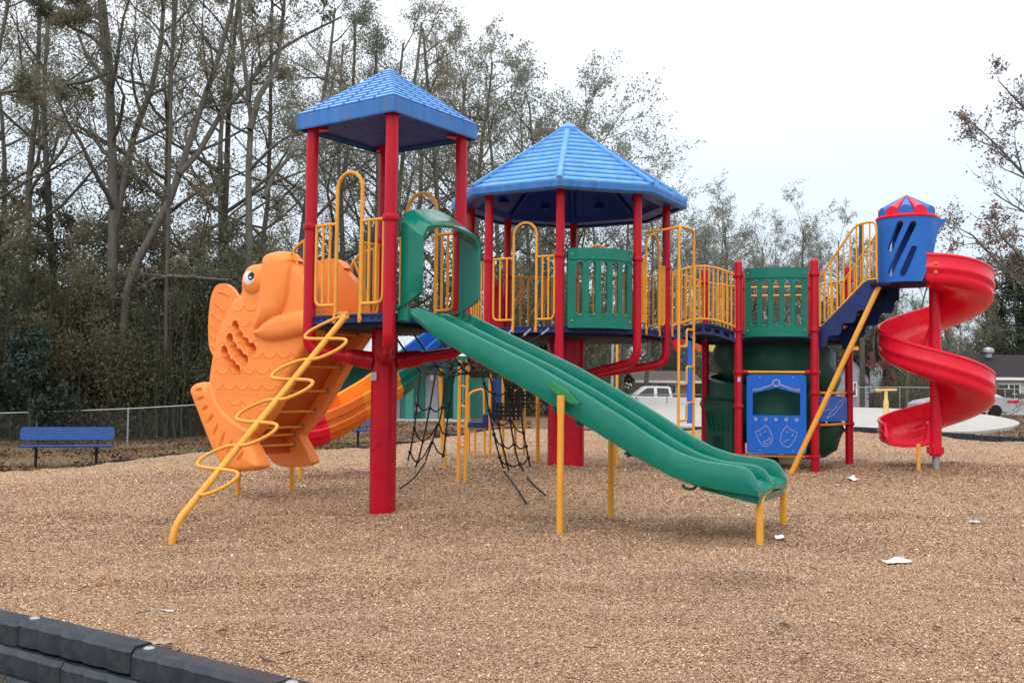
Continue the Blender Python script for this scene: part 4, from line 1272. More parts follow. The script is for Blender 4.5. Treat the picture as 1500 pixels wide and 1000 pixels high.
# ================================================================== turret on its stair, red spiral slide
PT = V((6.0, 15.0, 0)); TF = 2.87
tu = thing('slide_turret', 'small blue turret with slanted slots and striped cone roof above the red slide', 'turret', (PT.x, PT.y, TF))
def turret(root):
    r0 = .415; h = .97; m = MB()
    # developed sheet: x = arc angle in radians, y = height; bent round afterwards
    front = [(0, -84), (.2, -71), (.43, -54), (.7, -40), (.82, -29), (.92, -16), (1, -6)]
    A = lambda d: R(d)
    outer = []
    for i in range(21):
        f = i / 20
        for (f0, a0), (f1, a1) in zip(front, front[1:]):
            if f0 <= f <= f1: a = a0 + (a1 - a0) * (f - f0) / (f1 - f0)
        outer.append((A(a), f * h))
    outer += [(A(-10 - i * 4), h) for i in range(1, 47)]
    outer += [(A(-198), h * (1 - i / 12)) for i in range(0, 13)]
    outer += [(A(-198 + i * 4), 0) for i in range(1, 29)]
    def pill(a0, z0, a1, z1, w):
        o = []; dx = (A(a1) - A(a0)) * r0; dz = z1 - z0; L = math.hypot(dx, dz); ux, uz = dx / L, dz / L
        for cx, cz, s in ((A(a0) * r0, z0, 1), (A(a1) * r0, z1, -1)):
            for i in range(9):
                t = math.pi * i / 8
                o.append(((cx + w * (-ux * math.sin(t) * s + uz * math.cos(t) * s)) / r0, cz + w * (-uz * math.sin(t) * s - ux * math.cos(t) * s)))
        q = []
        for i in range(len(o)):
            a, b = o[i], o[(i + 1) % len(o)]; k = max(1, int(math.hypot((a[0] - b[0]) * r0, a[1] - b[1]) / .03))
            q += [(a[0] + (b[0] - a[0]) * j / k, a[1] + (b[1] - a[1]) * j / k) for j in range(k)]
        return q
    holes = [pill(-124, .86, -146, .49, .046), pill(-99, .85, -146, .13, .046), pill(-98, .48, -120, .12, .046)]
    ex = [(A(-196 + 7 * i), h * j / 9) for i in range(28) for j in range(1, 9)]
    m.holed(outer, holes, V((0, 0, 0)), V((1, 0, 0)), V((0, 1, 0)), V((0, 0, 1)), .055, extra=ex)
    def bend(v):
        f = v.y / h
        r = r0 * (.97 + .035 * f) - .04 + v.z + .14 * max(0, (v.x - R(-50)) / R(42)) ** 2 * max(0, f - .45) / .55
        return PT + V((math.cos(v.x), math.sin(v.x), 0)) * r + ZA * (TF + v.y)
    m.v = [bend(v) for v in m.v]
    lipc = [PT + V((math.cos(bv[0]), math.sin(bv[0]), 0)) * (r0 * (.97 + .035 * bv[1] / h) + .005 + .14 * max(0, (bv[0] - R(-50)) / R(42)) ** 2 * max(0, bv[1] / h - .45) / .55) + ZA * (TF + bv[1]) for bv in outer[:21]]
    m.tube(lipc, .018, 8)
    sh = m.build('turret_wall', 'turret', root, angle=35)
    b = MB(); vs = []
    for r in (r0 - .03, r0):
        for z in (0, h):
            vs += [PT + ud(28 + 6 * i) * r + ZA * (TF + z) for i in range(13)]
    k = 13; fs = []
    for i in range(12): fs += [(i, i + 1, k + i + 1, k + i), (2 * k + i + 1, 2 * k + i, 3 * k + i, 3 * k + i + 1), (k + i, k + i + 1, 3 * k + i + 1, 3 * k + i), (i + 1, i, 2 * k + i, 2 * k + i + 1)]
    fs += [(0, k, 3 * k, 2 * k), (k - 1, 3 * k - 1, 4 * k - 1, 2 * k - 1)]
    b.add(vs, fs); b.build('rear_wall', 'turret', root, angle=35)
    f = MB(); f.lathe(PT, [(r0 * .93, TF - .03), (r0 * .98, TF - .02), (r0 * .98, TF + .03)], 36); f.build('floor', 'navydark', root)
    rg = MB(); rg.lathe(PT, [(.30, TF + h - .005), (.44, TF + h), (.45, TF + h + .015), (.445, TF + h + .04), (.42, TF + h + .055), (.1, TF + h + .06)], 48); rg.build('roof_ring', 'redplastic', root)
    zb = TF + h + .05; ap = PT + ZA * 4.235; n = 12
    for i in range(n):
        c = ud(i * 30 + 7); s = V((-c.y, c.x, 0)); R0 = .405; w = R0 * math.tan(R(15)) * 1.02
        mm = MB(); sg = 10
        arc = [PT + c * R0 + s * w * math.cos(math.pi * j / sg) + ZA * (zb + w * 1.15 * math.sin(math.pi * j / sg)) for j in range(sg + 1)]
        mid = [PT + (p - PT) * .5 + V((0, 0, ap.z * .5 - 0)) * 0 for p in arc]
        vs = arc + [ap] + [PT + ZA * zb]
        fs = [(j, j + 1, sg + 1) for j in range(sg)] + [tuple(reversed(range(sg + 1)))] + [(0, sg + 1, sg + 2), (sg, sg + 2, sg + 1), (0, sg + 2, sg)]
        mm.add(vs, fs); mm.build('roof_segment', 'redplastic' if i % 2 else 'turret', root, angle=30)
turret(tu)

st = thing('staircase', 'short blue staircase with yellow railings climbing to the slide turret', 'staircase', (5.5, 15.4, 0))
def stairs(root):
    a0, a1 = K3[1], K3[2]
    nd = (K3[1] + K3[2]) / 2 - C3; nd.normalize(); sd_ = (K3[2] - K3[1]).normalized()
    w = .72; lo = (K3[1] + K3[2]) / 2; run = 1.0
    tgt = PT - nd * .27
    d = V((tgt.x - lo.x, tgt.y - lo.y, 0)); run = d.length; d.normalize()
    O = lo - sd_ * w / 2; n = 4
    # near side: string starts at the near front post
    for s in (0, 1):
        o = O + sd_ * w * s
        if s == 0: o = o + V((-.06, -.05, 0))
        P = lambda x, z: o + d * x + ZA * (D3 + z)
        rise = TF - D3
        up = []; dn = []
        for i in range(n):
            x0, x1 = run * i / n, run * (i + 1) / n; z0, z1 = rise * i / n, rise * (i + 1) / n
            up += [(x0, z1 + .03), (x1, z1 + .03)]
            dn += [(x0, z0 - .20), (x0 + .16 * run / n * 2, z0 - .18), (x1 - .02, z0 - .09)]
        m = MB(); poly = [(0, -.22)]
        for i in range(n):
            x0, x1 = run * i / n, run * (i + 1) / n; z1 = rise * (i + 1) / n
            poly += [(x0 + .45 * (x1 - x0), rise * i / n - .22), (x0 + .62 * (x1 - x0), rise * i / n - .17), (x0 + .68 * (x1 - x0), z1 - .26), (x0 + .8 * (x1 - x0), z1 - .22)]
        poly += [(run, rise - .2), (run, rise + .05), (run * .86, rise + .05), (.06, .11), (0, .11)]
        m.holed(poly, [], o + ZA * D3, d, ZA, V((d.y, -d.x, 0)), .035)
        m.build('stringer', 'navy', root, smooth=False)
        r = MB()
        rail = [P(.0, .10), P(.0, .84), P(.08, .96), P(run * .66, rise + .92), P(run + .0, rise + .94), P(run, rise + .04)]
        r.tube(fillet(rail, .12), .018, 10)
        r.tube(fillet([P(0, -.02), P(0, .10), P(.05, .10), P(run * .80, rise + .04), P(run, rise + .06)], .05), .018, 10)
        k = 9
        for i in range(1, k):
            x = run * i / k; f = min(1, x / (run * .80))
            r.tube([P(x, .10 + (rise - .06) * f), P(x, .96 + (rise - .04) * max(0, (x - .08) / (run * .66 - .08)) if x < run * .66 else rise + .93)], .013, 8, caps=False)
        r.tube([P(.0, .8), P(-.02, .8)], .013, 8)
        r.build('railing', 'yellow', root)
    t = MB(); c0 = lo
    for i in range(n):
        t.box(c0 + d * (run * (i + .5) / n) + ZA * (D3 + (TF - D3) * (i + 1) / n - .005), (run / n + .02, w - .02, .035), (d, sd_, ZA))
        t.box(c0 + d * (run * i / n + .012) + ZA * (D3 + (TF - D3) * (i + .5) / n - .02), (.02, w - .02, (TF - D3) / n - .02), (d, sd_, ZA))
    t.build('tread', 'navydark', root, smooth=False)
stairs(st)
bc = thing('stair_brace', 'long yellow diagonal pole propping the staircase and turret', 'brace pole', (4.3, 15.1, 0))
m = MB(); a = at(1287, 420, 14.85); b = onz(1160, 691, 0.0); u = (b - a).normalized()
m.tube([a, b + u * .3], .040, 16); m.build('pole', 'yellow', bc)
m = MB(); c = a.lerp(b, .335); m.bbox(c + V((.07, 0, .01)), (.14, .02, .05), bev=.006); m.bbox(c + V((.10, 0, .03)), (.06, .03, .03), bev=.006); m.build('bracket', 'yellow', bc)
m = MB(); m.bbox(a + V((.03, .05, .03)), (.26, .3, .05), bev=.01); m.build('top_plate', 'navydark', bc)

PP = V((6.555, 15.32, 0))
rs_ = thing('spiral_slide', 'bright red open spiral slide winding round a red pole under the blue turret', 'slide', (PP.x, PP.y, 0))
def red_spiral(root):
    tab = [(-123, 3.30), (-90, 3.26), (-45, 3.13), (0, 2.95), (90, 2.55), (180, 2.157), (270, 1.773), (360, 1.39), (450, 1.0), (500, .84), (552, .74)]
    def rim(a):
        for (a0, z0), (a1, z1) in zip(tab, tab[1:]):
            if a <= a1: return z0 + (z1 - z0) * (a - a0) / (a1 - a0)
        return tab[-1][1]
    K = 200; A = [-123 + (552 + 123) * i / K for i in range(K + 1)]
    Z = [rim(a) for a in A]
    for _ in range(30): Z = [Z[0]] + [(Z[i - 1] + 2 * Z[i] + Z[i + 1]) / 4 for i in range(1, K)] + [Z[-1]]
    m = MB(); rows = []
    for a, z in zip(A, Z):
        hw = .43; hi = .22; e = (552 - a)
        if a > 450: hw = .43 - .13 * (a - 450) / 102; 
        fl = z - hw
        kk = 1 if e > 8 else math.sqrt(max(0.02, 1 - ((8 - e) / 8) ** 2)) * .75 + .25
        hw2 = hw * kk; hi *= kk
        if a > 515: hi = max(hi, .30 * kk)
        sec = [(.085, hi), (.11, hi + .02), (.135, hi), (.15, .10 * kk), (.20, .02), (.32, 0), (.55, 0), (.68, .025), (.75, .08 * kk + .01), (.785, .18 * kk), (.80, hw2 - .03), (.805, hw2 - .005), (.822, hw2 + .006), (.842, hw2 - .006), (.848, hw2 - .03), (.834, hw2 - .045), (.832, hw2 * .60), (.850, hw2 * .54), (.848, hw2 * .44), (.826, hw2 * .38), (.822, hw2 * .24), (.828, .05 * kk), (.80, .0), (.70, -.045), (.5, -.06), (.25, -.05), (.12, -.03), (.085, .03)]
        c = ud(a)
        off = V((0, 0, 0))
        rows.append([PP + c * r + ZA * (fl + h) for r, h in sec])
    k = len(rows[0]); vs = [p for r_ in rows for p in r_]
    fs = [(i * k + j, i * k + (j + 1) % k, (i + 1) * k + (j + 1) % k, (i + 1) * k + j) for i in range(K) for j in range(k)]
    fs += [tuple(reversed(range(k))), tuple(K * k + j for j in range(k))]
    m.add(vs, fs); bed = m.build('slide_bed', 'redplastic', root, angle=42)
    b = MB()
    for z in (3.13, 3.0):
        b = MB(); b.lathe(PP + ud(-112) * .838 + ZA * z, [(.028, 0), (.028, .012), (.02, .018), (0, .02)], 14, ud(-112))
        build_sub(b, 'bolt_cap', 'orange3', bed)
    p = MB(); p.lathe(PP, [(.085, .26), (.085, 2.93)], 24); p.lathe(PP, [(.09, 1.80), (.092, 1.81), (.092, 1.815), (.085, 1.82)], 24); p.build('centre_pole', 'redplastic', root)
    g = MB(); g.lathe(PP, [(.058, -.2), (.058, .30)], 20); g.build('pole_foot', 'steel', root)
    l = MB(); c = onz(1327, 684, .06); c = V((c.x, 15.02, 0)); l.tube([c - ZA * .2, c + ZA * .45], .030, 12); l.build('support_leg', 'yellow', root)
    e = MB(); e.bbox(PP + V((-.02, -.02, .34)), (.22, .2, .18), bev=.04); e.build('exit_bracket', 'redplastic', root)
red_spiral(rs_)

# ================================================================== fish climber
Pn = T1['L'] + eF * .12
fc = thing('fish_climber', 'big orange fish shaped climber gaping up at the square-roofed tower', 'fish climber', (-2.9, 11.2, 0))
def fish(root):
    HF = [.03]
    def s_z(x, y):
        p = onplane(x, y, Pn - eF * HF[0], eF); return ((p - T1['L']).dot(nF), p.z)
    P = lambda s, z, e: V((T1['L'].x, T1['L'].y, 0)) + nF * s + eF * e + ZA * z
    outline_px = [(346, 437), (349, 427), (348.5, 416), (349, 407), (352, 398), (358, 390.5), (367, 386), (376, 384.5), (383, 385), (384.5, 378), (389, 371.5), (397, 368), (408, 366.5), (417, 369), (424, 376), (433, 384), (442, 393), (452, 406), (460, 425), (465, 450), (466, 478), (462, 494), (452, 509), (443, 523), (434, 540), (424, 558), (411, 583), (398, 605), (386, 621), (375, 634), (367, 642), (376, 660), (384, 679), (383, 685), (376, 688), (362, 690), (346, 689.5), (336, 686), (327, 681), (317, 666), (304, 636), (291, 602), (281.5, 577), (281, 570), (285, 563), (293, 559.5), (303, 559.5), (308, 562), (309, 552), (311, 538), (314, 520), (319, 499), (325, 479), (334, 461)]
    eye_px = (366, 409)
    ol = []
    for p in catmull([V((x, y, 0)) for x, y in outline_px], 3, True):
        HF[0] = .10 if p.y < 435 and p.x < 430 else .03
        ol.append(s_z(p.x, p.y))
    HF[0] = .10
    # resample the outline evenly
    def resample(lp, d):
        o = []
        for i in range(len(lp)):
            a, b = lp[i], lp[(i + 1) % len(lp)]; k = max(1, round(math.dist(a, b) / d))
            o += [(a[0] + (b[0] - a[0]) * j / k, a[1] + (b[1] - a[1]) * j / k) for j in range(k)]
        return o
    ol = resample(ol, .012)
    OL = np.array(ol)
    smin, zmin = OL.min(0); smax, zmax = OL.max(0)
    g = .0105
    gx_, gy_ = np.meshgrid(np.arange(smin, smax, g), np.arange(zmin, zmax, g * .9))
    gx_[::2] += g / 2
    pts = np.stack([gx_.ravel(), gy_.ravel()], 1)
    ins = inpoly(pts[:, 0], pts[:, 1], ol); pts = pts[ins]
    def bdist(Q, LP):
        LP = np.array(LP); A_ = LP; B_ = np.roll(LP, -1, 0); best = np.full(len(Q), 9.0)
        for a, b in zip(A_, B_):
            ab = b - a; t = np.clip(((Q - a) @ ab) / (ab @ ab + 1e-12), 0, 1); best = np.minimum(best, np.hypot(*(Q - (a + t[:, None] * ab)).T))
        return best
    d = bdist(pts, ol); pts = pts[d > g * .55]
    allp = [V((a, b)) for a, b in ol] + [V((float(a), float(b))) for a, b in pts]
    edges = [(i, (i + 1) % len(ol)) for i in range(len(ol))]
    vo, eo, fo, *_ = geometry.delaunay_2d_cdt(allp, edges, [], 1, 1e-7)
    Q = np.array([(v[0], v[1]) for v in vo])
    D = bdist(Q, ol)
    rnd = lambda d, w: np.sqrt(np.maximum(0, 1 - (1 - np.clip(d / w, 0, 1)) ** 2))
    H = .055 * rnd(D, .06) + .05 * rnd(D, .30)
    def poly(px): return [s_z(*p) for p in px]
    def region(px, w, smooth_=3):
        lp = resample([s_z(q.x, q.y) for q in catmull([V((x, y, 0)) for x, y in px], smooth_, True)], .02)
        i = inpoly(Q[:, 0], Q[:, 1], lp); dd = bdist(Q, lp); return np.where(i, rnd(dd, w), 0), i, dd
    # bulging lips
    up, ui, ud_ = region([(384, 381), (389, 371), (398, 367), (410, 366), (419, 370), (425, 378), (425, 400), (423, 425), (418, 448), (409, 463), (395, 470), (384, 478), (374, 486), (378, 465), (382, 440), (383.5, 410)], .14)
    lo_, li, _ = region([(372, 486), (381, 481), (392, 471), (411, 461), (439, 455.5), (470, 452), (472, 484), (441, 491), (422, 496), (399, 498.5), (384, 495)], .11)
    H = np.maximum(H + .075 * up, H + .085 * lo_)
    # eye
    HF[0] = .15; es, ez = s_z(*eye_px); HF[0] = .10; rr = np.hypot((Q[:, 0] - es) / 1.1, Q[:, 1] - ez); re = .168
    eb = np.sqrt(np.maximum(0, 1 - (rr / re) ** 2)); H = np.where(rr < re, np.maximum(H, .075 + .085 * eb), H)
    # overlapping scales on the flank
    flank = [(346, 440), (372, 432), (380, 470), (372, 490), (398, 503), (450, 500), (440, 520), (424, 553), (402, 594), (378, 626), (352, 615), (330, 590), (312, 566), (314, 530), (326, 485)]
    fl, fi, fd = region(flank, .05, 2)
    W_, Hh = .215, .20; best = np.zeros(len(Q)); done = np.zeros(len(Q), bool)
    z_hi = zmax
    for row in range(0, 16):
        cz = z_hi - .02 - row * Hh * .86
        for col in range(-3, 14):
            cs = smin + col * W_ + (row % 2) * W_ / 2
            r_ = np.hypot((Q[:, 0] - cs) / (W_ * .54), (Q[:, 1] - cz) / (Hh * .52))
            inn = (r_ < 1) & ~done & (Q[:, 1] < cz + Hh * .25)
            best[inn] = (r_[inn]) ** 4
            done |= inn
    H = H + np.where(fi & ~ui & ~li, .007 * best * np.clip(fd / .05, 0, 1), 0)
    # wavy slots (deep recesses)
    def slot(pts_, w):
        lp = []
        c = [V((*s_z(*p), 0)) for p in pts_]; c = catmull(c, 8)
        dd = np.full(len(Q), 9.0); n_ = len(c)
        for i, p in enumerate(c):
            ww = w * (1 + .28 * math.cos(i / (n_ - 1) * 2 * math.pi * 3.0)); dd = np.minimum(dd, np.hypot(Q[:, 0] - p.x, Q[:, 1] - p.y) - ww)
        return dd
    SL = np.full(len(Q), 9.0); HF[0] = .10
    for a in ([(345, 476), (352, 491), (361, 502), (371, 510)], [(337, 495), (343, 508), (351, 518), (359, 526)], [(329, 513), (334, 525), (341, 534), (348, 541)]):
        SL = np.minimum(SL, slot(a, .040))
    H = np.where(SL < 0, H - .115 * np.clip(-SL / .008, 0, 1), H + .006 * np.clip(1 - SL / .02, 0, 1))
    # flutes of the tail
    for (x0, y0, x1, y1) in ((286, 573, 297, 570), (290, 587, 301, 581), (297, 603, 307, 594), (304, 622, 315, 607), (313, 642, 322, 620), (322, 660, 332, 632), (333, 668, 343, 644), (348, 678, 358, 660)):
        a = np.array(s_z(x0, y0)); b = np.array(s_z(x1, y1)); ab = b - a; L = np.hypot(*ab); ab = ab / L
        rel = Q - (a + b) / 2; u_ = rel @ ab / (L / 2); v_ = (rel @ np.array([-ab[1], ab[0]])) / .026
        rad = np.sqrt(u_ ** 2 + v_ ** 2); H -= np.where(rad < 1, .030 * (1 - rad ** 2) * np.clip((v_ + 1.2) * .8, 0, 1.2), 0)
    # ridge where tail meets body
    tl_, ti, td = region([(308, 562), (316, 585), (330, 606), (352, 624), (372, 640), (384, 679), (376, 689), (346, 691), (325, 683), (304, 637), (280, 574), (290, 558)], .03, 2)
    H = np.where(ti, H + .022 * tl_, H)
    TH = .075
    def shell(sgn, e0, nm):
        m = MB(); k = len(Q)
        vs = [P(q[0], q[1], e0 - sgn * h) for q, h in zip(Q, H)] + [P(q[0], q[1], e0 + sgn * TH) for q in ol]
        fs = [tuple(f) for f in fo]; no = len(ol)
        # boundary vertices are the first len(ol) of the triangulation
        back = [k + i for i in range(no)]
        side = [(i, (i + 1) % no, k + (i + 1) % no, k + i) for i in range(no)]
        cap = geometry.tessellate_polygon([[V((p[0], p[1], 0)) for p in ol]])
        fs += side + [tuple(k + i for i in t) for t in cap]
        m.add(vs, fs)
        bm = bmesh.new(); me = bpy.data.meshes.new('tmp'); me.from_pydata([tuple(v) for v in m.v], [], m.f); bm.from_mesh(me); bmesh.ops.recalc_face_normals(bm, faces=bm.faces[:])
        bm.verts.index_update(); m.f = [tuple(v.index for v in f.verts) for f in bm.faces]; bm.free(); bpy.data.meshes.remove(me)
        ins_ = set(i for i in range(k) if SL[i] < -.003)
        sf = [f for f in m.f if len(f) == 3 and all(i in ins_ for i in f)]
        m.f = [f for f in m.f if not (len(f) == 3 and all(i in ins_ for i in f))]
        o = m.build(nm, 'orange', root, angle=55)
        g = MB(); use = sorted(set(i for f in sf for i in f)); ix = {v: i for i, v in enumerate(use)}
        g.add([m.v[i] for i in use], [tuple(ix[i] for i in f) for f in sf])
        build_sub(g, 'gill_slots', 'orangeshade', o, angle=60)  # slot floors coloured darker for the shade in the recesses
        return o
    E0, E1 = .12, .85
    near = shell(1, E0, 'side_shell')
    farp = shell(-1, E1 + .02, 'side_shell')
    # eyes: white disc, dark pupil
    for sh, sg, e0 in ((near, 1, E0), (farp, -1, E1 + .02)):
        c = V((es, ez, 0)); 
        def cap_(cs, cz, rx, rz, lift, nm, mt):
            m = MB(); rows = [[(cs, cz)]]; n = 20; vs = []; fs = []
            R_ = [0, .5, .8, 1.0]
            for fr_ in R_[1:]: rows.append([(cs + rx * fr_ * math.cos(2 * math.pi * i / n), cz + rz * fr_ * math.sin(2 * math.pi * i / n)) for i in range(n)])
            for ri, rw in enumerate(rows):
                for s_, z_ in rw:
                    q = math.hypot((s_ - es) / 1.1, z_ - ez); hh = .075 + .085 * math.sqrt(max(0, 1 - (q / re) ** 2))
                    vs.append(P(s_, z_, e0 - sg * (hh + lift * (1 if ri < 3 else .2))))
            for i in range(n): fs.append((0, 1 + i, 1 + (i + 1) % n))
            for r_ in range(2):
                for i in range(n): fs.append((1 + r_ * n + i, 1 + (r_ + 1) * n + i, 1 + (r_ + 1) * n + (i + 1) % n, 1 + r_ * n + (i + 1) % n))
            m.add(vs, fs); return build_sub(m, nm, mt, sh)
        HF[0] = .16; ws, wz = s_z(363, 407); cap_(ws, wz, .098, .078, .006, 'eye_white', 'eyewhite')
        ps, pz = s_z(367.5, 404.5); cap_(ps, pz, .046, .050, .011, 'pupil', 'pupil')
        ps, pz = s_z(367.5, 406.5); cap_(ps, pz, .022, .011, .014, 'pupil_glint', 'eyewhite')
    # back fin on the near and far side
    fin_px = [(352, 440), (347, 433), (341, 424), (334.5, 418), (325, 415), (316, 419), (309.5, 433), (306, 456), (304.8, 483), (306, 506), (310, 517), (315, 521), (328, 500), (340, 470)]
    HF[0] = -.16
    fo_ = resample([s_z(q.x, q.y) for q in catmull([V((x, y, 0)) for x, y in fin_px], 3, True)], .03)
    rib = ((318, 427, 336, 433), (313, 443, 329, 456), (309.5, 459, 322, 470), (308, 475, 318, 485), (307.5, 491, 316, 499), (309, 506, 314.5, 511))
    for e0, sg in ((E0 + .16, 1), (E1 - .16, -1)):
        m = MB(); m.holed(fo_, [], P(0, 0, e0), nF, ZA, eF, .05)
        for x0, y0, x1, y1 in rib:
            a = P(*s_z(x0, y0), e0 - (.004 if sg > 0 else -.054)); b = P(*s_z(x1, y1), e0 - (.004 if sg > 0 else -.054)); mid = (a + b) / 2 + ZA * .012
            m.tube(catmull([a, mid, b], 5), [.004] + [.011] * 9 + [.004], 6)
        m.build('fin', 'orange', root, angle=35)
    # climbing wall between the shells, set back from the belly, with rungs
    HF[0] = .03
    belly = [(466, 478), (452, 509), (434, 540), (411, 583), (386, 621), (367, 642), (372, 668)]
    bs = [s_z(*p) for p in belly]
    wall = MB(); path = catmull([V((s + .17 + .03 * i / 6, z + .0, 0)) for i, (s, z) in enumerate(bs)], 6)
    path = [V((bs[0][0] - .04, D1 - .04, 0))] + path
    vs = []
    for p in path: vs += [P(p.x, p.y, E0 + .07), P(p.x, p.y, E1 - .05), P(p.x + .04, p.y - .01, E1 - .05), P(p.x + .04, p.y - .01, E0 + .07)]
    n_ = len(path); fs = [(i * 4 + j, i * 4 + (j + 1) % 4, i * 4 + 4 + (j + 1) % 4, i * 4 + 4 + j) for i in range(n_ - 1) for j in range(4)] + [(3, 2, 1, 0), (n_ * 4 - 4, n_ * 4 - 3, n_ * 4 - 2, n_ * 4 - 1)]
    wall.add(vs, fs); wall.build('climbing_wall', 'orangeshade', root, angle=35)
    rp = catmull([V((s + .075, z, 0)) for s, z in bs], 8)
    for f in (.06, .20, .33, .46, .585, .71, .83, .93):
        p = rp[int(f * (len(rp) - 1))]; m = MB(); a, b = P(p.x, p.y, E0 + .05), P(p.x, p.y, E1 - .04)
        m.tube([a, b], .0145, 10); o = m.build('rung', 'yellow', root)
        k = MB(); k.bbox(b - eF * .012 , (.05, .024, .05), (nF, eF, ZA), .006); k.tube([b - eF * .05, b - eF * .01], .021, 8); build_sub(k, 'rung_bracket', 'steel', o)
    # rear skirt joining the shells along the spine
    HF[0] = .0
    sp_px = [(352, 400), (346, 437), (334, 461), (325, 479), (319, 499), (314, 520), (311, 538), (309, 556)]
    m = MB(); vs = []
    pp = catmull([V((*s_z(*p), 0)) for p in sp_px], 5)
    for p in pp: vs += [P(p.x - .05, p.y, E0 + .06), P(p.x - .02, p.y, (E0 + E1) / 2), P(p.x - .05, p.y, E1 - .04), P(p.x - .09, p.y, E1 - .04), P(p.x - .06, p.y, (E0 + E1) / 2), P(p.x - .09, p.y, E0 + .06)]
    n_ = len(pp); m.add(vs, [(i * 6 + j, i * 6 + (j + 1) % 6, i * 6 + 6 + (j + 1) % 6, i * 6 + 6 + j) for i in range(n_ - 1) for j in range(6)] + [tuple(range(6)), tuple(reversed(range(n_ * 6 - 6, n_ * 6)))])
    m.build('back_panel', 'orange', root, angle=35)
    for x, y in ((348, 730), (427, 718), (440, 697)):
        b = onz(x, y, -.05); m = MB(); m.tube([b - ZA * .25, V((b.x, b.y, .62))], .030, 12); m.build('support_leg', 'yellow', root)
fish(fc)

# ================================================================== wave slide behind the towers
wv = thing('wave_slide', 'long multicoloured trough slide in blue, green, orange and red behind the red column', 'slide', (-1.8, 15.0, 0))
def wave(root):
    px = [(700, 478, 16.4), (668, 494, 16.2), (636, 514, 15.9), (606, 538, 15.6), (575, 564, 15.2), (545, 585, 14.9), (515, 603, 14.6), (487, 619, 14.35), (462, 631, 14.2), (440, 635, 14.15), (415, 636, 14.1)]
    C = catmull([at(*p) for p in px], 8); n = len(C)
    cols = [('turret', 0, 22), ('green', 22, 33), ('orange2', 33, 47), ('orange3', 47, 61), ('redplastic', 61, n - 1)]
    fr = []
    for i, p in enumerate(C):
        t = (C[min(n - 1, i + 1)] - C[max(0, i - 1)]).normalized(); sd_ = t.cross(ZA).normalized(); up = sd_.cross(t)
        fr.append((p, sd_, up))
    for mt, i0, i1 in cols:
        m = MB(); vs = []
        sec = [(-.31, .24), (-.29, .26), (-.265, .24), (-.25, .0), (-.17, -.08), (0, -.10), (.17, -.08), (.25, 0), (.265, .24), (.29, .26), (.31, .24), (.31, .13), (.285, .11), (.285, .04), (.30, .02), (.28, -.07), (.24, -.09), (.20, -.17), (.15, -.18), (.12, -.21), (0, -.22), (-.12, -.21), (-.15, -.18), (-.20, -.17), (-.24, -.09), (-.28, -.07), (-.30, .02), (-.285, .04), (-.285, .11), (-.31, .13)]
        for i in range(i0, i1 + 1):
            p, s_, u = fr[i]; g = 1.0 if i not in (i0, i1) else .99
            vs += [p + s_ * a * g + u * b * g for a, b in sec]
        k = len(sec); q = i1 - i0 + 1
        fs = [(i * k + j, i * k + (j + 1) % k, (i + 1) * k + (j + 1) % k, (i + 1) * k + j) for i in range(q - 1) for j in range(k)]
        fs += [tuple(reversed(range(k))), tuple((q - 1) * k + j for j in range(k))]
        m.add(vs, fs); o = m.build('slide_section', mt, root, angle=32)
        if mt in ('orange2', 'orange3'):
            d = MB(); p, s_, u = fr[i1 - 3]
            for a in (-.18, .05): d.bbox(p + s_ * a - u * .16, (.16, .09, .03), ((fr[i1][0] - fr[i1 - 4][0]).normalized(), s_, u), .012)
            build_sub(d, 'grip_pocket', mt, o)
wave(wv)

# ================================================================== rope nets
def net(root, cables, rows, knots=True):
    """cables = lists of 3-D points from top to bottom; rows = [(fraction on each cable), sag]"""
    cb = []
    for c in cables:
        q = catmull(c, 8); cb.append(q)
        m = MB(); m.tube(q, .0125, 8); m.build('rope', 'rope', root)
        d = (q[-1] - q[-2]).normalized()
        f = MB(); f.tube([q[-1] - d * .02, q[-1] + d * .07], .014, 8); f.build('end_ferrule', 'steel', root)
    for fr_, sag in rows:
        P = [c[min(len(c) - 1, int(f * (len(c) - 1)))] for c, f in zip(cb, fr_)]
        pts = []
        for a, b in zip(P, P[1:]):
            pts += [a, (a + b) / 2 - ZA * sag]
        pts.append(P[-1])
        m = MB(); m.tube(catmull(pts, 4), .0115, 8); cr = m.build('cross_rope', 'rope', root)
        for p in P if knots else ():
            k = MB(); k.lathe(p - ZA * .03, [(.008, 0), (.024, .012), (.028, .03), (.022, .05), (.008, .06)], 10)
            build_sub(k, 'knot', 'black', cr)
n1 = thing('rope_net', 'black rope net hanging nearest the red column under the square-roofed tower', 'climbing net', (-1.1, 14.3, 0))
d1 = 14.5
cab = [[(616, 540), (611, 592), (604, 645), (597, 676)], [(638, 545), (628, 605), (615, 665), (608, 686)], [(652, 546), (647, 602), (638, 632), (623, 676)], [(667, 542), (658, 595), (651, 655), (648, 672)]]
net(n1, [[at(x, y, d1 + .12 * i) for x, y in c] for i, c in enumerate(cab)], [((.0, .0, .0, .0), .05), ((.34, .30, .30, .33), .06), ((.58, .56, .56, .58), .05), ((.85, .80, .80, .84), .04)])
m = MB(); g = [at(623, 677, d1), at(606, 700, 12.9), onz(586, 715, .012)]; m.tube(catmull(g, 6), .011, 8); m.build('loose_rope', 'rope', n1)
n2 = thing('rope_net', 'black rope net hanging behind the green double slide beside the yellow ladder', 'climbing net', (-.1, 14.4, 0))
cab = [[(700, 528), (708, 556), (716, 600), (728, 655), (738, 688)], [(706, 524), (720, 562), (730, 620), (740, 668), (746, 692)], [(728, 524), (739, 562), (747, 615), (757, 668), (768, 692)], [(752, 528), (760, 562), (766, 628), (772, 660), (777, 685)]]
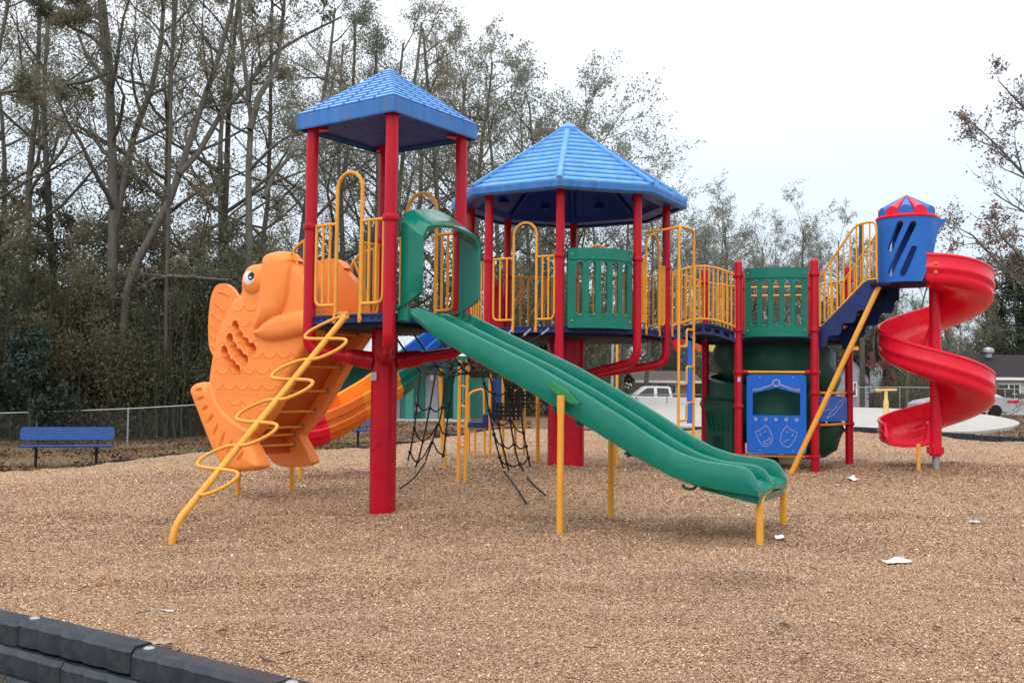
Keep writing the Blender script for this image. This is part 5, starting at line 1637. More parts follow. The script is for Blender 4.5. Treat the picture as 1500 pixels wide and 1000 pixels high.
net(n2, [[at(x, y, 14.3 + .12 * i) for x, y in c] for i, c in enumerate(cab)], [((.30, .33, .33, .30), .05), ((.52, .53, .53, .54), .05), ((.68, .68, .68, .70), .05), ((.87, .87, .86, .85), .04)])
for g in ([at(738, 690, 14.3), at(752, 708, 13.2), onz(771, 737, .01)], [at(768, 694, 14.6), at(780, 708, 13.2), onz(799, 725, .01)]):
    m = MB(); m.tube(catmull(g, 6), .011, 8); m.build('loose_rope', 'rope', n2)
n3 = thing('rope_bridge', 'slack black rope bridge strung between the two big towers', 'rope bridge', (-.5, 12.8, 0))
a = [T1['R'].lerp(T1['B'], f) + ZA * (D1 - .06) for f in (.1, .36, .64, .9)]; b = [K2[7].lerp(K2[0], f) + ZA * (D2 - .05) for f in (.85, .6, .35, .1)]
cb = []
for i in range(4):
    mid = at((700, 690, 655, 620)[i], (538, 546, 548, 541)[i], 13.2 + .25 * i)
    q = catmull([a[i], a[i].lerp(mid, .55) - ZA * .05, mid, mid.lerp(b[i], .5) - ZA * .06, b[i]], 8); cb.append(q)
    m = MB(); m.tube(q, .0125, 8); m.build('rope', 'rope', n3)
    f = MB(); d = (q[-1] - q[-3]).normalized(); f.tube([q[-1] - d * .16, q[-1] - d * .04], .017, 8); f.tube([q[-1] - d * .04, q[-1] + d * .03], .024, 8); f.build('end_ferrule', 'steel', n3)
for j in (6, 10, 14, 18, 22, 26):
    P = [c[j] for c in cb]; pts = []
    for p, q in zip(P, P[1:]): pts += [p, (p + q) / 2 - ZA * .04]
    pts.append(P[-1]); m = MB(); m.tube(catmull(pts, 4), .0115, 8); o = m.build('cross_rope', 'rope', n3)
    for p in P:
        k = MB(); k.lathe(p - ZA * .03, [(.008, 0), (.024, .012), (.028, .03), (.022, .05), (.008, .06)], 10)
        build_sub(k, 'knot', 'black', o)

# ================================================================== yellow frames behind the slide
def pole_px(root, pts, d, r=.024, name='post', base=None):
    P = [at(x, y, d) for x, y in pts]
    if base is not None: P[-1] = V((P[-1].x, P[-1].y, base))
    m = MB(); m.tube(P, r, 10); return m.build(name, 'yellow', root)
rl = thing('rung_ladder', 'narrow yellow rung ladder standing between the two rope nets', 'ladder', (-.75, 15.2, 0))
d = 14.0
for x0, x1 in ((674, 671), (685, 681)): pole_px(rl, [(x0, 528), (x1, 692)], d, .026, 'side_rail', base=-.2)
for y in (565.5, 594.5, 624, 653):
    m = MB(); f = (y - 528) / 164; m.tube([at(674 - 3 * f, y - 1, d), at(685 - 4 * f, y + 1.5, d)], .019, 8); m.build('rung', 'yellow', rl)
lp = thing('lean_post', 'slanting yellow post seen through the left rope net', 'post', (-1.0, 15.5, 0))
pole_px(lp, [(644, 540), (652, 678)], 15.6, .038, base=-.2)
ts = thing('transfer_platform', 'low navy transfer step with a bent yellow handrail', 'step platform', (-.5, 18.6, 0))
d = 18.6
p0 = at(686, 622, d); p1 = at(716, 622, d)
m = MB(); m.bbox((p0 + p1) / 2 + V((.03, .3, 0)), ((p1 - p0).length + .12, .75, .09), bev=.015); m.build('step', 'navy', ts)
m = MB(); m.bbox(at(713, 614, d + .2), (.14, .5, .2), bev=.015); m.build('riser', 'navy', ts)
m = MB(); a = at(687, 575, d); b = at(709, 568.5, d); m.tube(fillet([at(687, 650, d) * 1 - ZA * .2, a, b, at(710, 640, d)], .1), .024, 10); m.build('handrail', 'yellow', ts)
for x, y in ((696, 646), (710, 642)): pole_px(ts, [(x, 626), (x, y)], d, .022, 'leg', base=-.2)
cp = thing('perforated_climber', 'black perforated climbing plates on yellow posts beyond the rope net', 'climber', (.2, 19.0, 0))
def perforated(root):
    d = 18.4
    tall = [(718, 548, 650), (737, 545, 648), (755, 570, 648), (768, 560, 645), (787, 560, 660)]
    for x, y0, y1 in tall: pole_px(root, [(x, y0), (x, y1)], d + (.4 if x in (755, 768) else 0), .026, base=-.2)
    def plate(x0, y0, x1, y1, dd):
        a = at(x0, y1, dd); b = at(x1, y1, dd); c = at(x0, y0, dd); w = (b - a).length; h = c.z - a.z; ax = (b - a).normalized()
        nx = max(3, int(w / .07)); ny = max(2, int(h / .07)); holes = []
        for i in range(nx):
            for j in range(ny):
                cx = w * (i + .5) / nx; cy = h * (j + .5) / ny; r_ = .024
                holes.append([(cx + r_ * math.cos(R(45 + 90 * q)), cy + r_ * 1.0 * math.sin(R(45 + 90 * q))) for q in range(4)])
        m = MB(); m.holed([(0, 0), (w, 0), (w, h), (0, h)], holes, a, ax, ZA, V((ax.y, -ax.x, 0)), .03); m.build('plate', 'black', root, smooth=False)
    plate(722, 590, 765, 615, d - .15); plate(728, 573, 772, 597, d + .25); plate(740, 558, 780, 583, d + .6); plate(786, 497, 805, 516, 17.2)
    m = MB(); m.bbox(at(729, 584, d + .3), (.20, .5, .75), bev=.03); m.build('side_plate', 'benchblue', root)
perforated(cp)
# more yellow posts seen below the octagon
for x, y0, y1, d in ((904, 497, 562, 22.0), (788, 590, 655, 16.5), (903, 648, 672, 15.5)):
    o = thing('slim_post', {904: 'slim yellow post rising behind the thick red column towards the deck', 788: 'slim yellow post standing just left of the thick red column', 903: 'short slim yellow post behind the far leg of the double slide'}[x], 'post', at(x, y1, d))
    pole_px(o, [(x, y0), (x, y1)], d, .03, base=-.2)
# ================================================================== benches
def bench(name, label, c, yaw, z, W=1.94):
    t = thing(name, label, 'bench', (c.x, c.y, z))
    ax = ud(yaw); ay = V((-ax.y, ax.x, 0)); P = lambda x, y, h: V((c.x, c.y, z)) + ax * x + ay * y + ZA * h
    m = MB(); m.bbox(P(0, -.03, .45), (W, .30, .045), (ax, ay, ZA), .02); m.build('seat', 'benchblue', t)
    tilt = (ZA + ay * .18).normalized(); bn = ax.cross(tilt)
    def rnd(x0, y0, x1, y1, r, n=5):
        o = []
        for cx, cy, a0 in ((x1 - r, y1 - r, 0), (x0 + r, y1 - r, 90), (x0 + r, y0 + r, 180), (x1 - r, y0 + r, 270)):
            for i in range(n + 1): o.append((cx + r * math.cos(R(a0 + 90 * i / n)), cy + r * math.sin(R(a0 + 90 * i / n))))
        return o
    m = MB(); m.holed(rnd(-W / 2, 0, W / 2, .29, .06), [], P(0, .17, .575), ax, tilt, bn, .04); m.build('backrest', 'benchblue', t, angle=30)
    for s in (-.32, .32):
        m = MB(); m.tube(fillet([P(s * W, .06, -.15), P(s * W, .06, .36), P(s * W, .19, .55), P(s * W, .235, .80)], .12), .032, 10)
        m.bbox(P(s * W, -.02, .41), (.06, .34, .045), (ax, ay, ZA), .01); m.build('leg', 'black', t)
b1 = at(96, 683, 22.0)
bench('park_bench', 'blue slatless bench with rounded back standing alone before the left fence', V((b1.x, b1.y, 0)), 15, gz(b1.x, b1.y) - .02)
b2 = at(490, 640, 26.6)
bench('park_bench', 'blue bench half hidden behind the fish climber and the orange trough slide', V((b2.x, b2.y, 0)), 2, gz(b2.x, b2.y))

# ================================================================== chain link fences
def fence(name, label, pts, h=1.15, posts=None):
    """pts = plan points with ground height"""
    t = thing(name, label, 'fence', pts[0])
    m = MB(); m.tube([p + ZA * h for p in pts], .024, 8); m.build('top_rail', 'galv', t)
    for p in pts: 
        q = MB(); q.tube([p - ZA * .3, p + ZA * (h - .02)], .030, 8); q.lathe(p + ZA * (h - .03), [(.038, 0), (.038, .03), (.02, .06), (0, .065)], 8); q.build('post', 'galv', t)
    vs = []; fs = []
    for a, b in zip(pts, pts[1:]):
        L = (b - a).length; n = int(L / .075); k = int(h / .075) + 1
        for i in range(-k, n + 1):
            for s in (0, 1):
                x0, x1 = i, i + k
                z0, z1 = 0.0, h
                if x0 < 0: z0 = h * (-x0) / k; x0 = 0
                if x1 > n: z1 = h * (n - i) / k; x1 = n
                if x1 <= x0: continue
                if s: f0, f1, zz0, zz1 = (n - x0) / n, (n - x1) / n, z0, z1
                else: f0, f1, zz0, zz1 = x0 / n, x1 / n, z0, z1
                p = a.lerp(b, f0) + ZA * zz0; q = a.lerp(b, f1) + ZA * zz1; o = len(vs); w = .0015
                d = (b - a).normalized()
                nn = V((d.y, -d.x, 0)) * w; e = d * w
                vs += [p - e, p + e, p + nn, q - e, q + e, q + nn]; fs += [(o, o + 1, o + 4, o + 3), (o + 1, o + 2, o + 5, o + 4), (o + 2, o, o + 3, o + 5)]
    m = MB(); m.v = vs; m.f = fs; m.build('mesh_wire', 'galv', t, smooth=False)
    return t
lf = []
for i, x in enumerate((-210, -78, 55, 188, 318, 446, 572)):
    d = 30.5 + i * .75; yt = {55: 603.5, 188: 598.5, 318: 591}.get(x, 607 - (x + 78) * .03 if x < 55 else 590)
    p = at(x, yt, d); lf.append(V((p.x, p.y, p.z - 1.15)))
fence('chain_link_fence', 'long chain link fence with galvanised posts in front of the dark wood', lf)
rf = [V((at(x, 569, 54).x, 54.0, at(x, y, 54).z - 1.15)) for x, y in ((1232, 567.5), (1318, 567), (1395, 568), (1472, 569.5), (1550, 571))]
fence('chain_link_fence', 'chain link fence along the far side of the pale court before the white house', rf)
mf = [V((at(x, 569, 56).x, 56.0, at(x, y, 56).z - 1.1)) for x, y in ((850, 578), (905, 578), (977, 578), (1048, 577.5))]
fence('chain_link_fence', 'chain link fence in front of the white pickup', mf, h=1.1)

# ================================================================== restroom block
rb = thing('restroom_building', 'teal restroom block with white metal roof and grey doors behind the play towers', 'building', at(585, 614, 40))
def restroom(root):
    d = 40.0; zg = at(600, 614, d).z
    X = lambda px, dd=d: at(px, 565, dd).x
    zt = at(600, 521, d).z
    m = MB(); m.box(((X(470) + X(646)) / 2, d + 2.0, (zg + zt) / 2 - .2), (X(646) - X(470), 4.0, zt - zg + .4)); w = m.build('wall', 'tealwall', root, smooth=False)
    m = MB(); m.bbox(((X(474) + X(541)) / 2, d - .05, (zg + zt) / 2), (X(541) - X(474), .12, zt - zg - .06), bev=.01); build_sub(m, 'wall_shade', 'tealdark', w)  # dark sheet colouring in the shade on the left stretch of wall
    for a, b in ((577, 587), (623.5, 642)):
        m = MB(); zz = at(600, 537, d).z; m.bbox(((X(a) + X(b)) / 2, d - .03, (zg + zz) / 2 + .02), (X(b) - X(a), .08, zz - zg), bev=.01); dr = m.build('door', 'doorgrey', root)
        s = MB(); s.bbox(((X(a) + X(b)) / 2 + .0, d - .08, at(600, 552, d).z), (.12, .012, .24), bev=.003); build_sub(s, 'door_sign', 'white', dr)
        h = MB(); h.bbox((X(a) + .06, d - .10, zg + 1.0), (.05, .06, .14), bev=.01); build_sub(h, 'handle', 'steel', dr)
    for a, b in ((598, 609),): 
        m = MB(); m.bbox(((X(a) + X(b)) / 2, d - .75, (zg + zt) / 2), (X(b) - X(a), .5, zt - zg), bev=.01); m.build('pier', 'tealwall', root)
    for a, b in ((666, 675), (678.5, 681.5)):
        m = MB(); m.bbox(((X(a) + X(b)) / 2, d - .75, (zg + zt) / 2), (X(b) - X(a), .2, zt - zg), bev=.01); m.build('porch_post', 'tealwall', root)
    # gabled metal roof with ribs, ridge parallel to the front
    x0, x1 = X(455), X(692); ze = zt - .02; zr = at(600, 492, d + 1.5).z; yr = d + 1.6; ye = d - 1.1; yb = d + 4.3
    m = MB(); prof = [V((x0, ye, ze)), V((x0, yr, zr)), V((x0, yb, ze)), V((x0, yb, ze - .12)), V((x0, yr, zr - .14)), V((x0, ye, ze - .12))]
    m.prism(prof, (x1 - x0, 0, 0)); sl_ = math.hypot(yr - ye, zr - ze)
    k = 26
    for i in range(k + 1):
        x = x0 + (x1 - x0) * i / k
        a = V((x, ye, ze + .012)); b = V((x, yr, zr + .012)); dv = (b - a).normalized(); m.box((a + b) / 2, (.04, (b - a).length, .03), (V((1, 0, 0)), dv, V((1, 0, 0)).cross(dv)))
    rr = m.build('roof', 'metalroof', root, smooth=False)
    f = MB(); f.box(((x0 + x1) / 2, ye - .03, ze - .1), (x1 - x0, .05, .2)); build_sub(f, 'eave_trim', 'tealdark', rr)
    c = MB(); c.bbox(((X(560) + X(690)) / 2, d - .9, zg - .02), (X(690) - X(560), 2.2, .12), bev=.01); c.build('slab', 'concrete', root)
    g = MB(); g.bbox((X(611.5), d - .22, at(600, 599, d).z), (.32, .36, .2), bev=.03); g.tube([V((X(611), d - .2, zg + .6)), V((X(611), d - .2, zg + .9))], .03, 8); g.build('drinking_fountain', 'steel', root)
restroom(rb)
for a, b, d, mt, lab in ((650, 667, 41.5, 'tealdark', 'dark teal privacy screen beside the restroom doors'), (687, 719, 43, 'tealwall', 'pale teal privacy screen right of the restroom porch')):
    x0, x1 = at(a, 565, d).x, at(b, 565, d).x; zt = at(a, 553, d).z; zb = at(a, 611, d).z - .1
    m = MB(); n = max(3, int((x1 - x0) / .25)); w = (x1 - x0) / n
    for i in range(n): m.bbox((x0 + w * (i + .5), d, (zt + zb) / 2), (w - .006, .06, zt - zb), bev=.006)
    tag(m.build('privacy_screen', mt), lab, 'screen')

# ================================================================== vehicles
def wheel(root, c, r, w=.22):
    m = MB(); ax = V((0, 1, 0))
    m.lathe(c - ax * w / 2, [(r * .62, 0), (r * .92, 0), (r, .03), (r, w - .03), (r * .92, w), (r * .62, w)], 24, ax)
    o = m.build('wheel', 'rubber', root)
    q = MB(); q.lathe(c - ax * (w / 2 - .01), [(r * .62, 0), (r * .58, .03), (r * .2, .02), (0, .015)], 20, ax); q.lathe(c + ax * (w / 2 - .01), [(0, -.015), (r * .2, -.02), (r * .58, -.03), (r * .62, 0)], 20, ax); build_sub(q, 'rim', 'steel', o)
def car_body(prof, w, taper, yc, n_side=1):
    """side profile (x, z) skinned across the width, tumblehome above the beltline"""
    return prof
def pickup(root, xr, y, zg, s=1.0):
    # faces -x; xr = tailgate
    X = lambda u: xr - u; W_ = 1.95
    low = [(0.05, .55), (0, .62), (.0, 1.12), (.05, 1.18), (1.75, 1.18), (1.80, 1.20), (4.15, 1.18), (5.35, 1.05), (5.72, .95), (5.80, .75), (5.78, .50), (5.5, .42), (5.25, .42)] + [(4.85 + .40 * math.cos(R(a)), .42 + .40 * math.sin(R(a))) for a in range(0, 181, 20)] + [(1.65, .38)] + [(1.2 + .40 * math.cos(R(a)), .42 + .40 * math.sin(R(a))) for a in range(0, 181, 20)] + [(.5, .45)]
    m = MB(); m.prism([V((X(u), y - W_ / 2, zg + z)) for u, z in low], (0, W_, 0)); body = m.build('body', 'carwhite', root, smooth=False)
    cab = [(1.80, 1.17), (1.92, 1.80), (2.05, 1.87), (3.35, 1.87), (3.50, 1.82), (4.30, 1.17)]
    vs = []
    for yy, k in ((-W_ / 2 + .02, 0), (W_ / 2 - .02, 0)):
        for u, z in cab: vs.append(V((X(u), y + yy - math.copysign((z - 1.17) * .22, yy), zg + z)))
    n = len(cab); m = MB(); m.add(vs, [tuple(range(n)), tuple(reversed(range(n, 2 * n)))] + [(i, (i + 1) % n, n + (i + 1) % n, n + i) for i in range(n)]); m.build('cab', 'carwhite', root, smooth=False)
    def glass(poly, nm='window'):
        m = MB(); P = [V((X(u), y - W_ / 2 + .02 + (z - 1.17) * .22 - .006, zg + z)) for u, z in poly]; m.prism(P, (0, .004, 0)); m.build(nm, 'glass', root, smooth=False)
    glass([(1.98, 1.24), (2.06, 1.74), (2.75, 1.76), (2.75, 1.24)]); glass([(2.95, 1.24), (2.95, 1.76), (3.38, 1.75), (4.08, 1.25)])
    m = MB(); m.box((X(2.9), y - W_ / 2 - .012, zg + .72), (3.2, .02, .05)); m.build('side_trim', 'steel', root, smooth=False)
    for u in (1.2, 4.85):
        for sy in (-1, 1): wheel(root, V((X(u), y + sy * (W_ / 2 - .13), zg + .37)), .37)
    m = MB(); m.bbox((X(-.02), y - W_ / 2 + .12, zg + .9), (.06, .2, .32), bev=.02); m.build('tail_lamp', 'redlamp', root)
    m = MB(); m.bbox((X(4.02), y - W_ / 2 - .1, zg + 1.22), (.12, .2, .16), bev=.03); m.build('mirror', 'carwhite', root)
    m = MB(); m.bbox((X(-.08), y, zg + .52), (.16, W_ - .1, .16), bev=.03); m.build('rear_bumper', 'steel', root)
pt = thing('pickup_truck', 'white extended cab pickup parked beyond the far fence', 'pickup truck', (9, 62, -.48))
pickup(pt, at(1024, 580, 62).x, 62, -.50)
cr = thing('parked_car', 'silver saloon car half hidden behind the red spiral slide', 'car', (19, 50, .1))
def saloon(root, xr, y, zg):
    # faces -x (left); tail at xr
    X = lambda u: xr - u; W_ = 1.8
    low = [(.02, .45), (0, .62), (.05, .92), (.25, 1.0), (1.1, 1.02), (3.4, .98), (4.3, .82), (4.62, .66), (4.65, .42), (4.5, .3)] + [(3.75 + .34 * math.cos(R(a)), .30 + .34 * math.sin(R(a))) for a in range(0, 181, 20)] + [(1.4, .26)] + [(.98 + .34 * math.cos(R(a)), .30 + .34 * math.sin(R(a))) for a in range(0, 181, 20)] + [(.2, .34)]
    m = MB(); m.prism([V((X(u), y - W_ / 2, zg + z)) for u, z in low], (0, W_, 0)); m.build('body', 'carsilver', root, smooth=False)
    cab = [(.55, 1.0), (1.25, 1.36), (1.7, 1.44), (2.5, 1.44), (2.8, 1.38), (3.55, .97)]
    vs = []
    for yy in (-W_ / 2 + .03, W_ / 2 - .03):
        for u, z in cab: vs.append(V((X(u), y + yy - math.copysign((z - 1.0) * .4, yy), zg + z)))
    n = len(cab); m = MB(); m.add(vs, [tuple(range(n)), tuple(reversed(range(n, 2 * n)))] + [(i, (i + 1) % n, n + (i + 1) % n, n + i) for i in range(n)]); m.build('cabin', 'carsilver', root, smooth=False)
    def glass(poly):
        m = MB(); P = [V((X(u), y - W_ / 2 + .03 + (z - 1.0) * .4 - .006, zg + z)) for u, z in poly]; m.prism(P, (0, .004, 0)); m.build('window', 'glass', root, smooth=False)
    glass([(1.05, 1.06), (1.35, 1.33), (2.1, 1.39), (2.1, 1.06)]); glass([(2.2, 1.06), (2.2, 1.39), (2.72, 1.36), (3.25, 1.05)])
    m = MB(); m.bbox((X(.12), y - W_ / 2 + .02, zg + .80), (.62, .08, .17), bev=.03); m.bbox((X(0), y - W_ / 2 + .25, zg + .80), (.06, .5, .17), bev=.02); m.build('tail_lamp', 'redlamp', root)
    m = MB(); m.bbox((X(.02), y, zg + .46), (.14, W_ - .06, .2), bev=.04); m.build('bumper', 'carsilver', root)
    for u in (.98, 3.75):
        for sy in (-1, 1): wheel(root, V((X(u), y + sy * (W_ / 2 - .11), zg + .31)), .31)
saloon(cr, at(1474, 590, 50).x, 50, at(1460, 611, 50).z)

# ================================================================== houses
def house(name, label, x0p, x1p, y_eave, y_base, y_ridge, d, wall, roof, depth=7.0, windows=(), gable_front=False, over=.4, sid=True):
    x0, x1 = at(x0p, y_eave, d).x, at(x1p, y_eave, d).x; ze = at((x0p + x1p) / 2, y_eave, d).z; zb = at((x0p + x1p) / 2, y_base, d).z
    t = thing(name, label, 'house', ((x0 + x1) / 2, d, zb)); yb = d + depth
    m = MB()
    if gable_front:
        zr = at((x0p + x1p) / 2, y_ridge, d).z; xm = (x0 + x1) / 2
        m.prism([V((x0, d, zb - .5)), V((x1, d, zb - .5)), V((x1, d, ze)), V((xm, d, zr - .1)), V((x0, d, ze))], (0, depth, 0))
    else: m.box(((x0 + x1) / 2, d + depth / 2, (ze + zb - .5) / 2), (x1 - x0, depth, ze - zb + .5))
    if sid:
        k = int((ze - zb) / .2)
        for i in range(k): m.box(((x0 + x1) / 2, d - .012, zb + .2 * (i + .5)), (x1 - x0 + .02, .03, .17), (V((1, 0, 0)), V((0, 1, .12)).normalized(), V((0, -.12, 1)).normalized()))
    m.build('wall', wall, t, smooth=False)
    r = MB(); th = .14
    if gable_front:
        for s in (-1, 1):
            xe = xm + s * ((x1 - x0) / 2 + over); zz = ze - over * (zr - ze) / ((x1 - x0) / 2)
            r.prism([V((xm, d - over, zr)), V((xe, d - over, zz)), V((xe, d - over, zz + th)), V((xm, d - over, zr + th))], (0, depth + 2 * over, 0))
    else:
        zr = at((x0p + x1p) / 2, y_ridge, d + depth / 2).z
        r.prism([V((x0 - over, d - over, ze - .02)), V((x0 - over, d + depth / 2, zr)), V((x0 - over, yb + over, ze)), V((x0 - over, yb + over, ze - th)), V((x0 - over, d + depth / 2, zr - th)), V((x0 - over, d - over, ze - th - .02))], (x1 - x0 + 2 * over, 0, 0))
    ro = r.build('roof', roof, t, smooth=False)
    if not gable_front:
        f = MB(); f.box(((x0 + x1) / 2, d - over - .02, ze - .09), (x1 - x0 + 2 * over, .04, .16)); build_sub(f, 'eave_trim', 'white', ro)
    for (a, b, ya, yb_, nx, ny) in windows:
        wx0, wx1 = at(a, ya, d).x, at(b, ya, d).x; z1 = at(a, ya, d).z; z0 = at(a, yb_, d).z; g = MB(); g.box(((wx0 + wx1) / 2, d - .045, (z0 + z1) / 2), (wx1 - wx0, .03, z1 - z0)); wn = g.build('window', 'glass', t, smooth=False)
        fr = MB(); wf = .05; cy = d - .07
        for x in [wx0 + (wx1 - wx0) * i / nx for i in range(nx + 1)]: fr.box((x, cy, (z0 + z1) / 2), (wf * (2 if x in (wx0, wx1) or (nx == 4 and abs(x - (wx0 + wx1) / 2) < .01) else .7), .05, z1 - z0 + wf * 2))
        for j in range(ny + 1): fr.box(((wx0 + wx1) / 2, cy - .003, z0 + (z1 - z0) * j / ny), (wx1 - wx0 + wf * 2, .05, wf * (2 if j in (0, ny) else .7)))
        build_sub(fr, 'frame', 'white', wn, smooth=False)
    return t
h1 = house('house', 'white sided house with dark roof at the right edge behind the silver car', 1446, 1600, 553, 604, 520, 60, 'wallwhite', 'shingle', windows=((1460, 1493, 562, 584, 4, 3),))
m = MB(); c = at(1448, 521, 62.5); m.lathe(c - ZA * .1, [(.2, 0), (.2, .25), (.32, .3), (.34, .45), (.25, .6), (0, .66)], 14); m.build('roof_vent', 'steel', h1)
house('house', 'low beige house with mossy eaves behind the white pickup', 944, 1012, 557, 600, 543, 66.5, 'wallbeige', 'shinglegrey', depth=7, windows=((955, 962, 563, 578, 1, 2), (978, 990, 563, 577, 2, 1)), over=.7)
house('garden_shed', 'narrow grey gabled outbuilding just right of the six-sided tower', 1226, 1272, 551, 604, 524, 64, 'shedgrey', 'shingle', depth=6, gable_front=True, over=.25, windows=((1249, 1254, 560, 580, 1, 2),))

# signs, poles
def pole(name, label, cat, x, y0, y1, d, r, mt, taper=.8):
    p = at(x, y1, d); z1 = at(x, y0, d).z; m = MB(); m.tube([V((p.x, p.y, p.z - .4)), V((p.x + .02, p.y, (p.z + z1) / 2)), V((p.x, p.y, z1))], [r, r * (1 + taper) / 2, r * taper], 12)
    o = m.build(name, mt); tag(o, label, cat); return o
pole('utility_pole', 'dark wooden pole in front of the grey gabled outbuilding', 'pole', 1263, 330, 600, 58, .16, 'wood')
pole('light_pole', 'slim grey metal pole left of the white pickup', 'pole', 896, 430, 590, 44, .075, 'galv', .7)
sb = thing('notice_board', 'plain grey board on a post among pink blossoms behind the court', 'board', at(1284, 600, 57))
m = MB(); a = at(1274.5, 575, 57); b = at(1292, 532, 57); m.bbox(((a.x + b.x) / 2, 57, (a.z + b.z) / 2), (b.x - a.x, .06, b.z - a.z), bev=.01); m.build('board', 'signgrey', sb)
m = MB(); c = at(1283, 600, 57.08); m.tube([V((c.x, 57.1, c.z - .3)), V((c.x, 57.1, b.z - .1))], .05, 10); m.build('post', 'wood', sb)
tb = thing('tee_post', 'pale yellow post with a flat crossbar standing by the red slide exit', 'post', onz(1298, 634, 0))
d = 28.6; c = at(1298, 600, d); zt = at(1298, 572, d).z
m = MB(); m.lathe((c.x, c.y, 0), [(.075, -.2), (.075, zt - .28)], 16); m.lathe((c.x, c.y, 0), [(.05, zt - .3), (.05, zt)], 14); m.build('post', 'cream', tb)
m = MB(); m.bbox((c.x, c.y, zt + .02), (.62, .12, .07), (V((1, 0, .035)).normalized(), V((0, 1, 0)), V((-.035, 0, 1)).normalized()), .02); m.build('crossbar', 'cream', tb)
fb = thing('funnel_ball_post', 'blue post with small coloured funnels hanging under the arched bridge view', 'ball game', onz(1010, 610, .05))
d = 33.0; c = at(1010, 600, d); zt = at(1010, 490, d).z
m = MB(); m.lathe((c.x, c.y, 0), [(.09, -.2), (.09, zt)], 16); m.build('post', 'panel', fb)
for x, mt in ((993, 'redplastic'), (1024, 'orange3'), (1043, 'cream')):
    q = at(x, 506, d); m = MB(); m.lathe((q.x, q.y, 0), [(.06, q.z - .2), (.10, q.z - .15), (.24, q.z + .16), (.25, q.z + .2), (.2, q.z + .2)], 18); m.tube([V((c.x, c.y, q.z + .12)), V((q.x, q.y, q.z + .12))], .025, 8); m.build('funnel', mt, fb)

# overhead wires at the right
for i, (a, b) in enumerate((((1395, 425, 70), (1560, 428, 52)), ((1400, 452, 70), (1560, 492, 52)))):
    p, q = at(*a), at(*b); m = MB(); m.tube(catmull([p, (p + q) / 2 - ZA * .25, q], 8), .014, 6)
    tag(m.build('overhead_wire', 'black'), ('upper' if i == 0 else 'lower') + ' black overhead wire crossing above the white house', 'wire')
# ================================================================== trees
def tubes_np(paths, sides):
    """many tapered tubes -> (verts, faces)"""
    VS = []; FS = []; o = 0
    ang = np.arange(sides) * 2 * np.pi / sides; ca, sa = np.cos(ang), np.sin(ang)
    for P, Rr in paths:
        P = np.asarray(P); k = len(P)
        t = np.gradient(P, axis=0); t /= np.linalg.norm(t, axis=1)[:, None] + 1e-9
        ref = np.array([0, 0, 1.0]) if abs(t[0, 2]) < .85 else np.array([1.0, 0, 0])
        a = np.cross(t, ref); a /= np.linalg.norm(a, axis=1)[:, None] + 1e-9; b = np.cross(t, a)
        v = P[:, None, :] + (a[:, None, :] * ca[None, :, None] + b[:, None, :] * sa[None, :, None]) * np.asarray(Rr)[:, None, None]
        VS.append(v.reshape(-1, 3))
        i = np.arange(k - 1)[:, None] * sides; j = np.arange(sides)[None, :]; j2 = (j + 1) % sides
        FS.append((np.stack([i + j, i + j2, i + sides + j2, i + sides + j], -1) + o).reshape(-1, 4)); o += k * sides
    return VS, FS
def leaf_quads(C, size, rs, droop=.3):
    n = len(C); a = rs.normal(size=(n, 3)); a[:, 2] -= droop; a /= np.linalg.norm(a, axis=1)[:, None]
    b = np.cross(a, rs.normal(size=(n, 3))); b /= np.linalg.norm(b, axis=1)[:, None] + 1e-9
    s = size * rs.uniform(.6, 1.35, n); u = a * s[:, None]; w = b * (s * rs.uniform(.32, .55, n))[:, None]
    return np.stack([C - u, C + w, C + u, C - w], 1).reshape(-1, 3), np.arange(4 * n).reshape(n, 4)
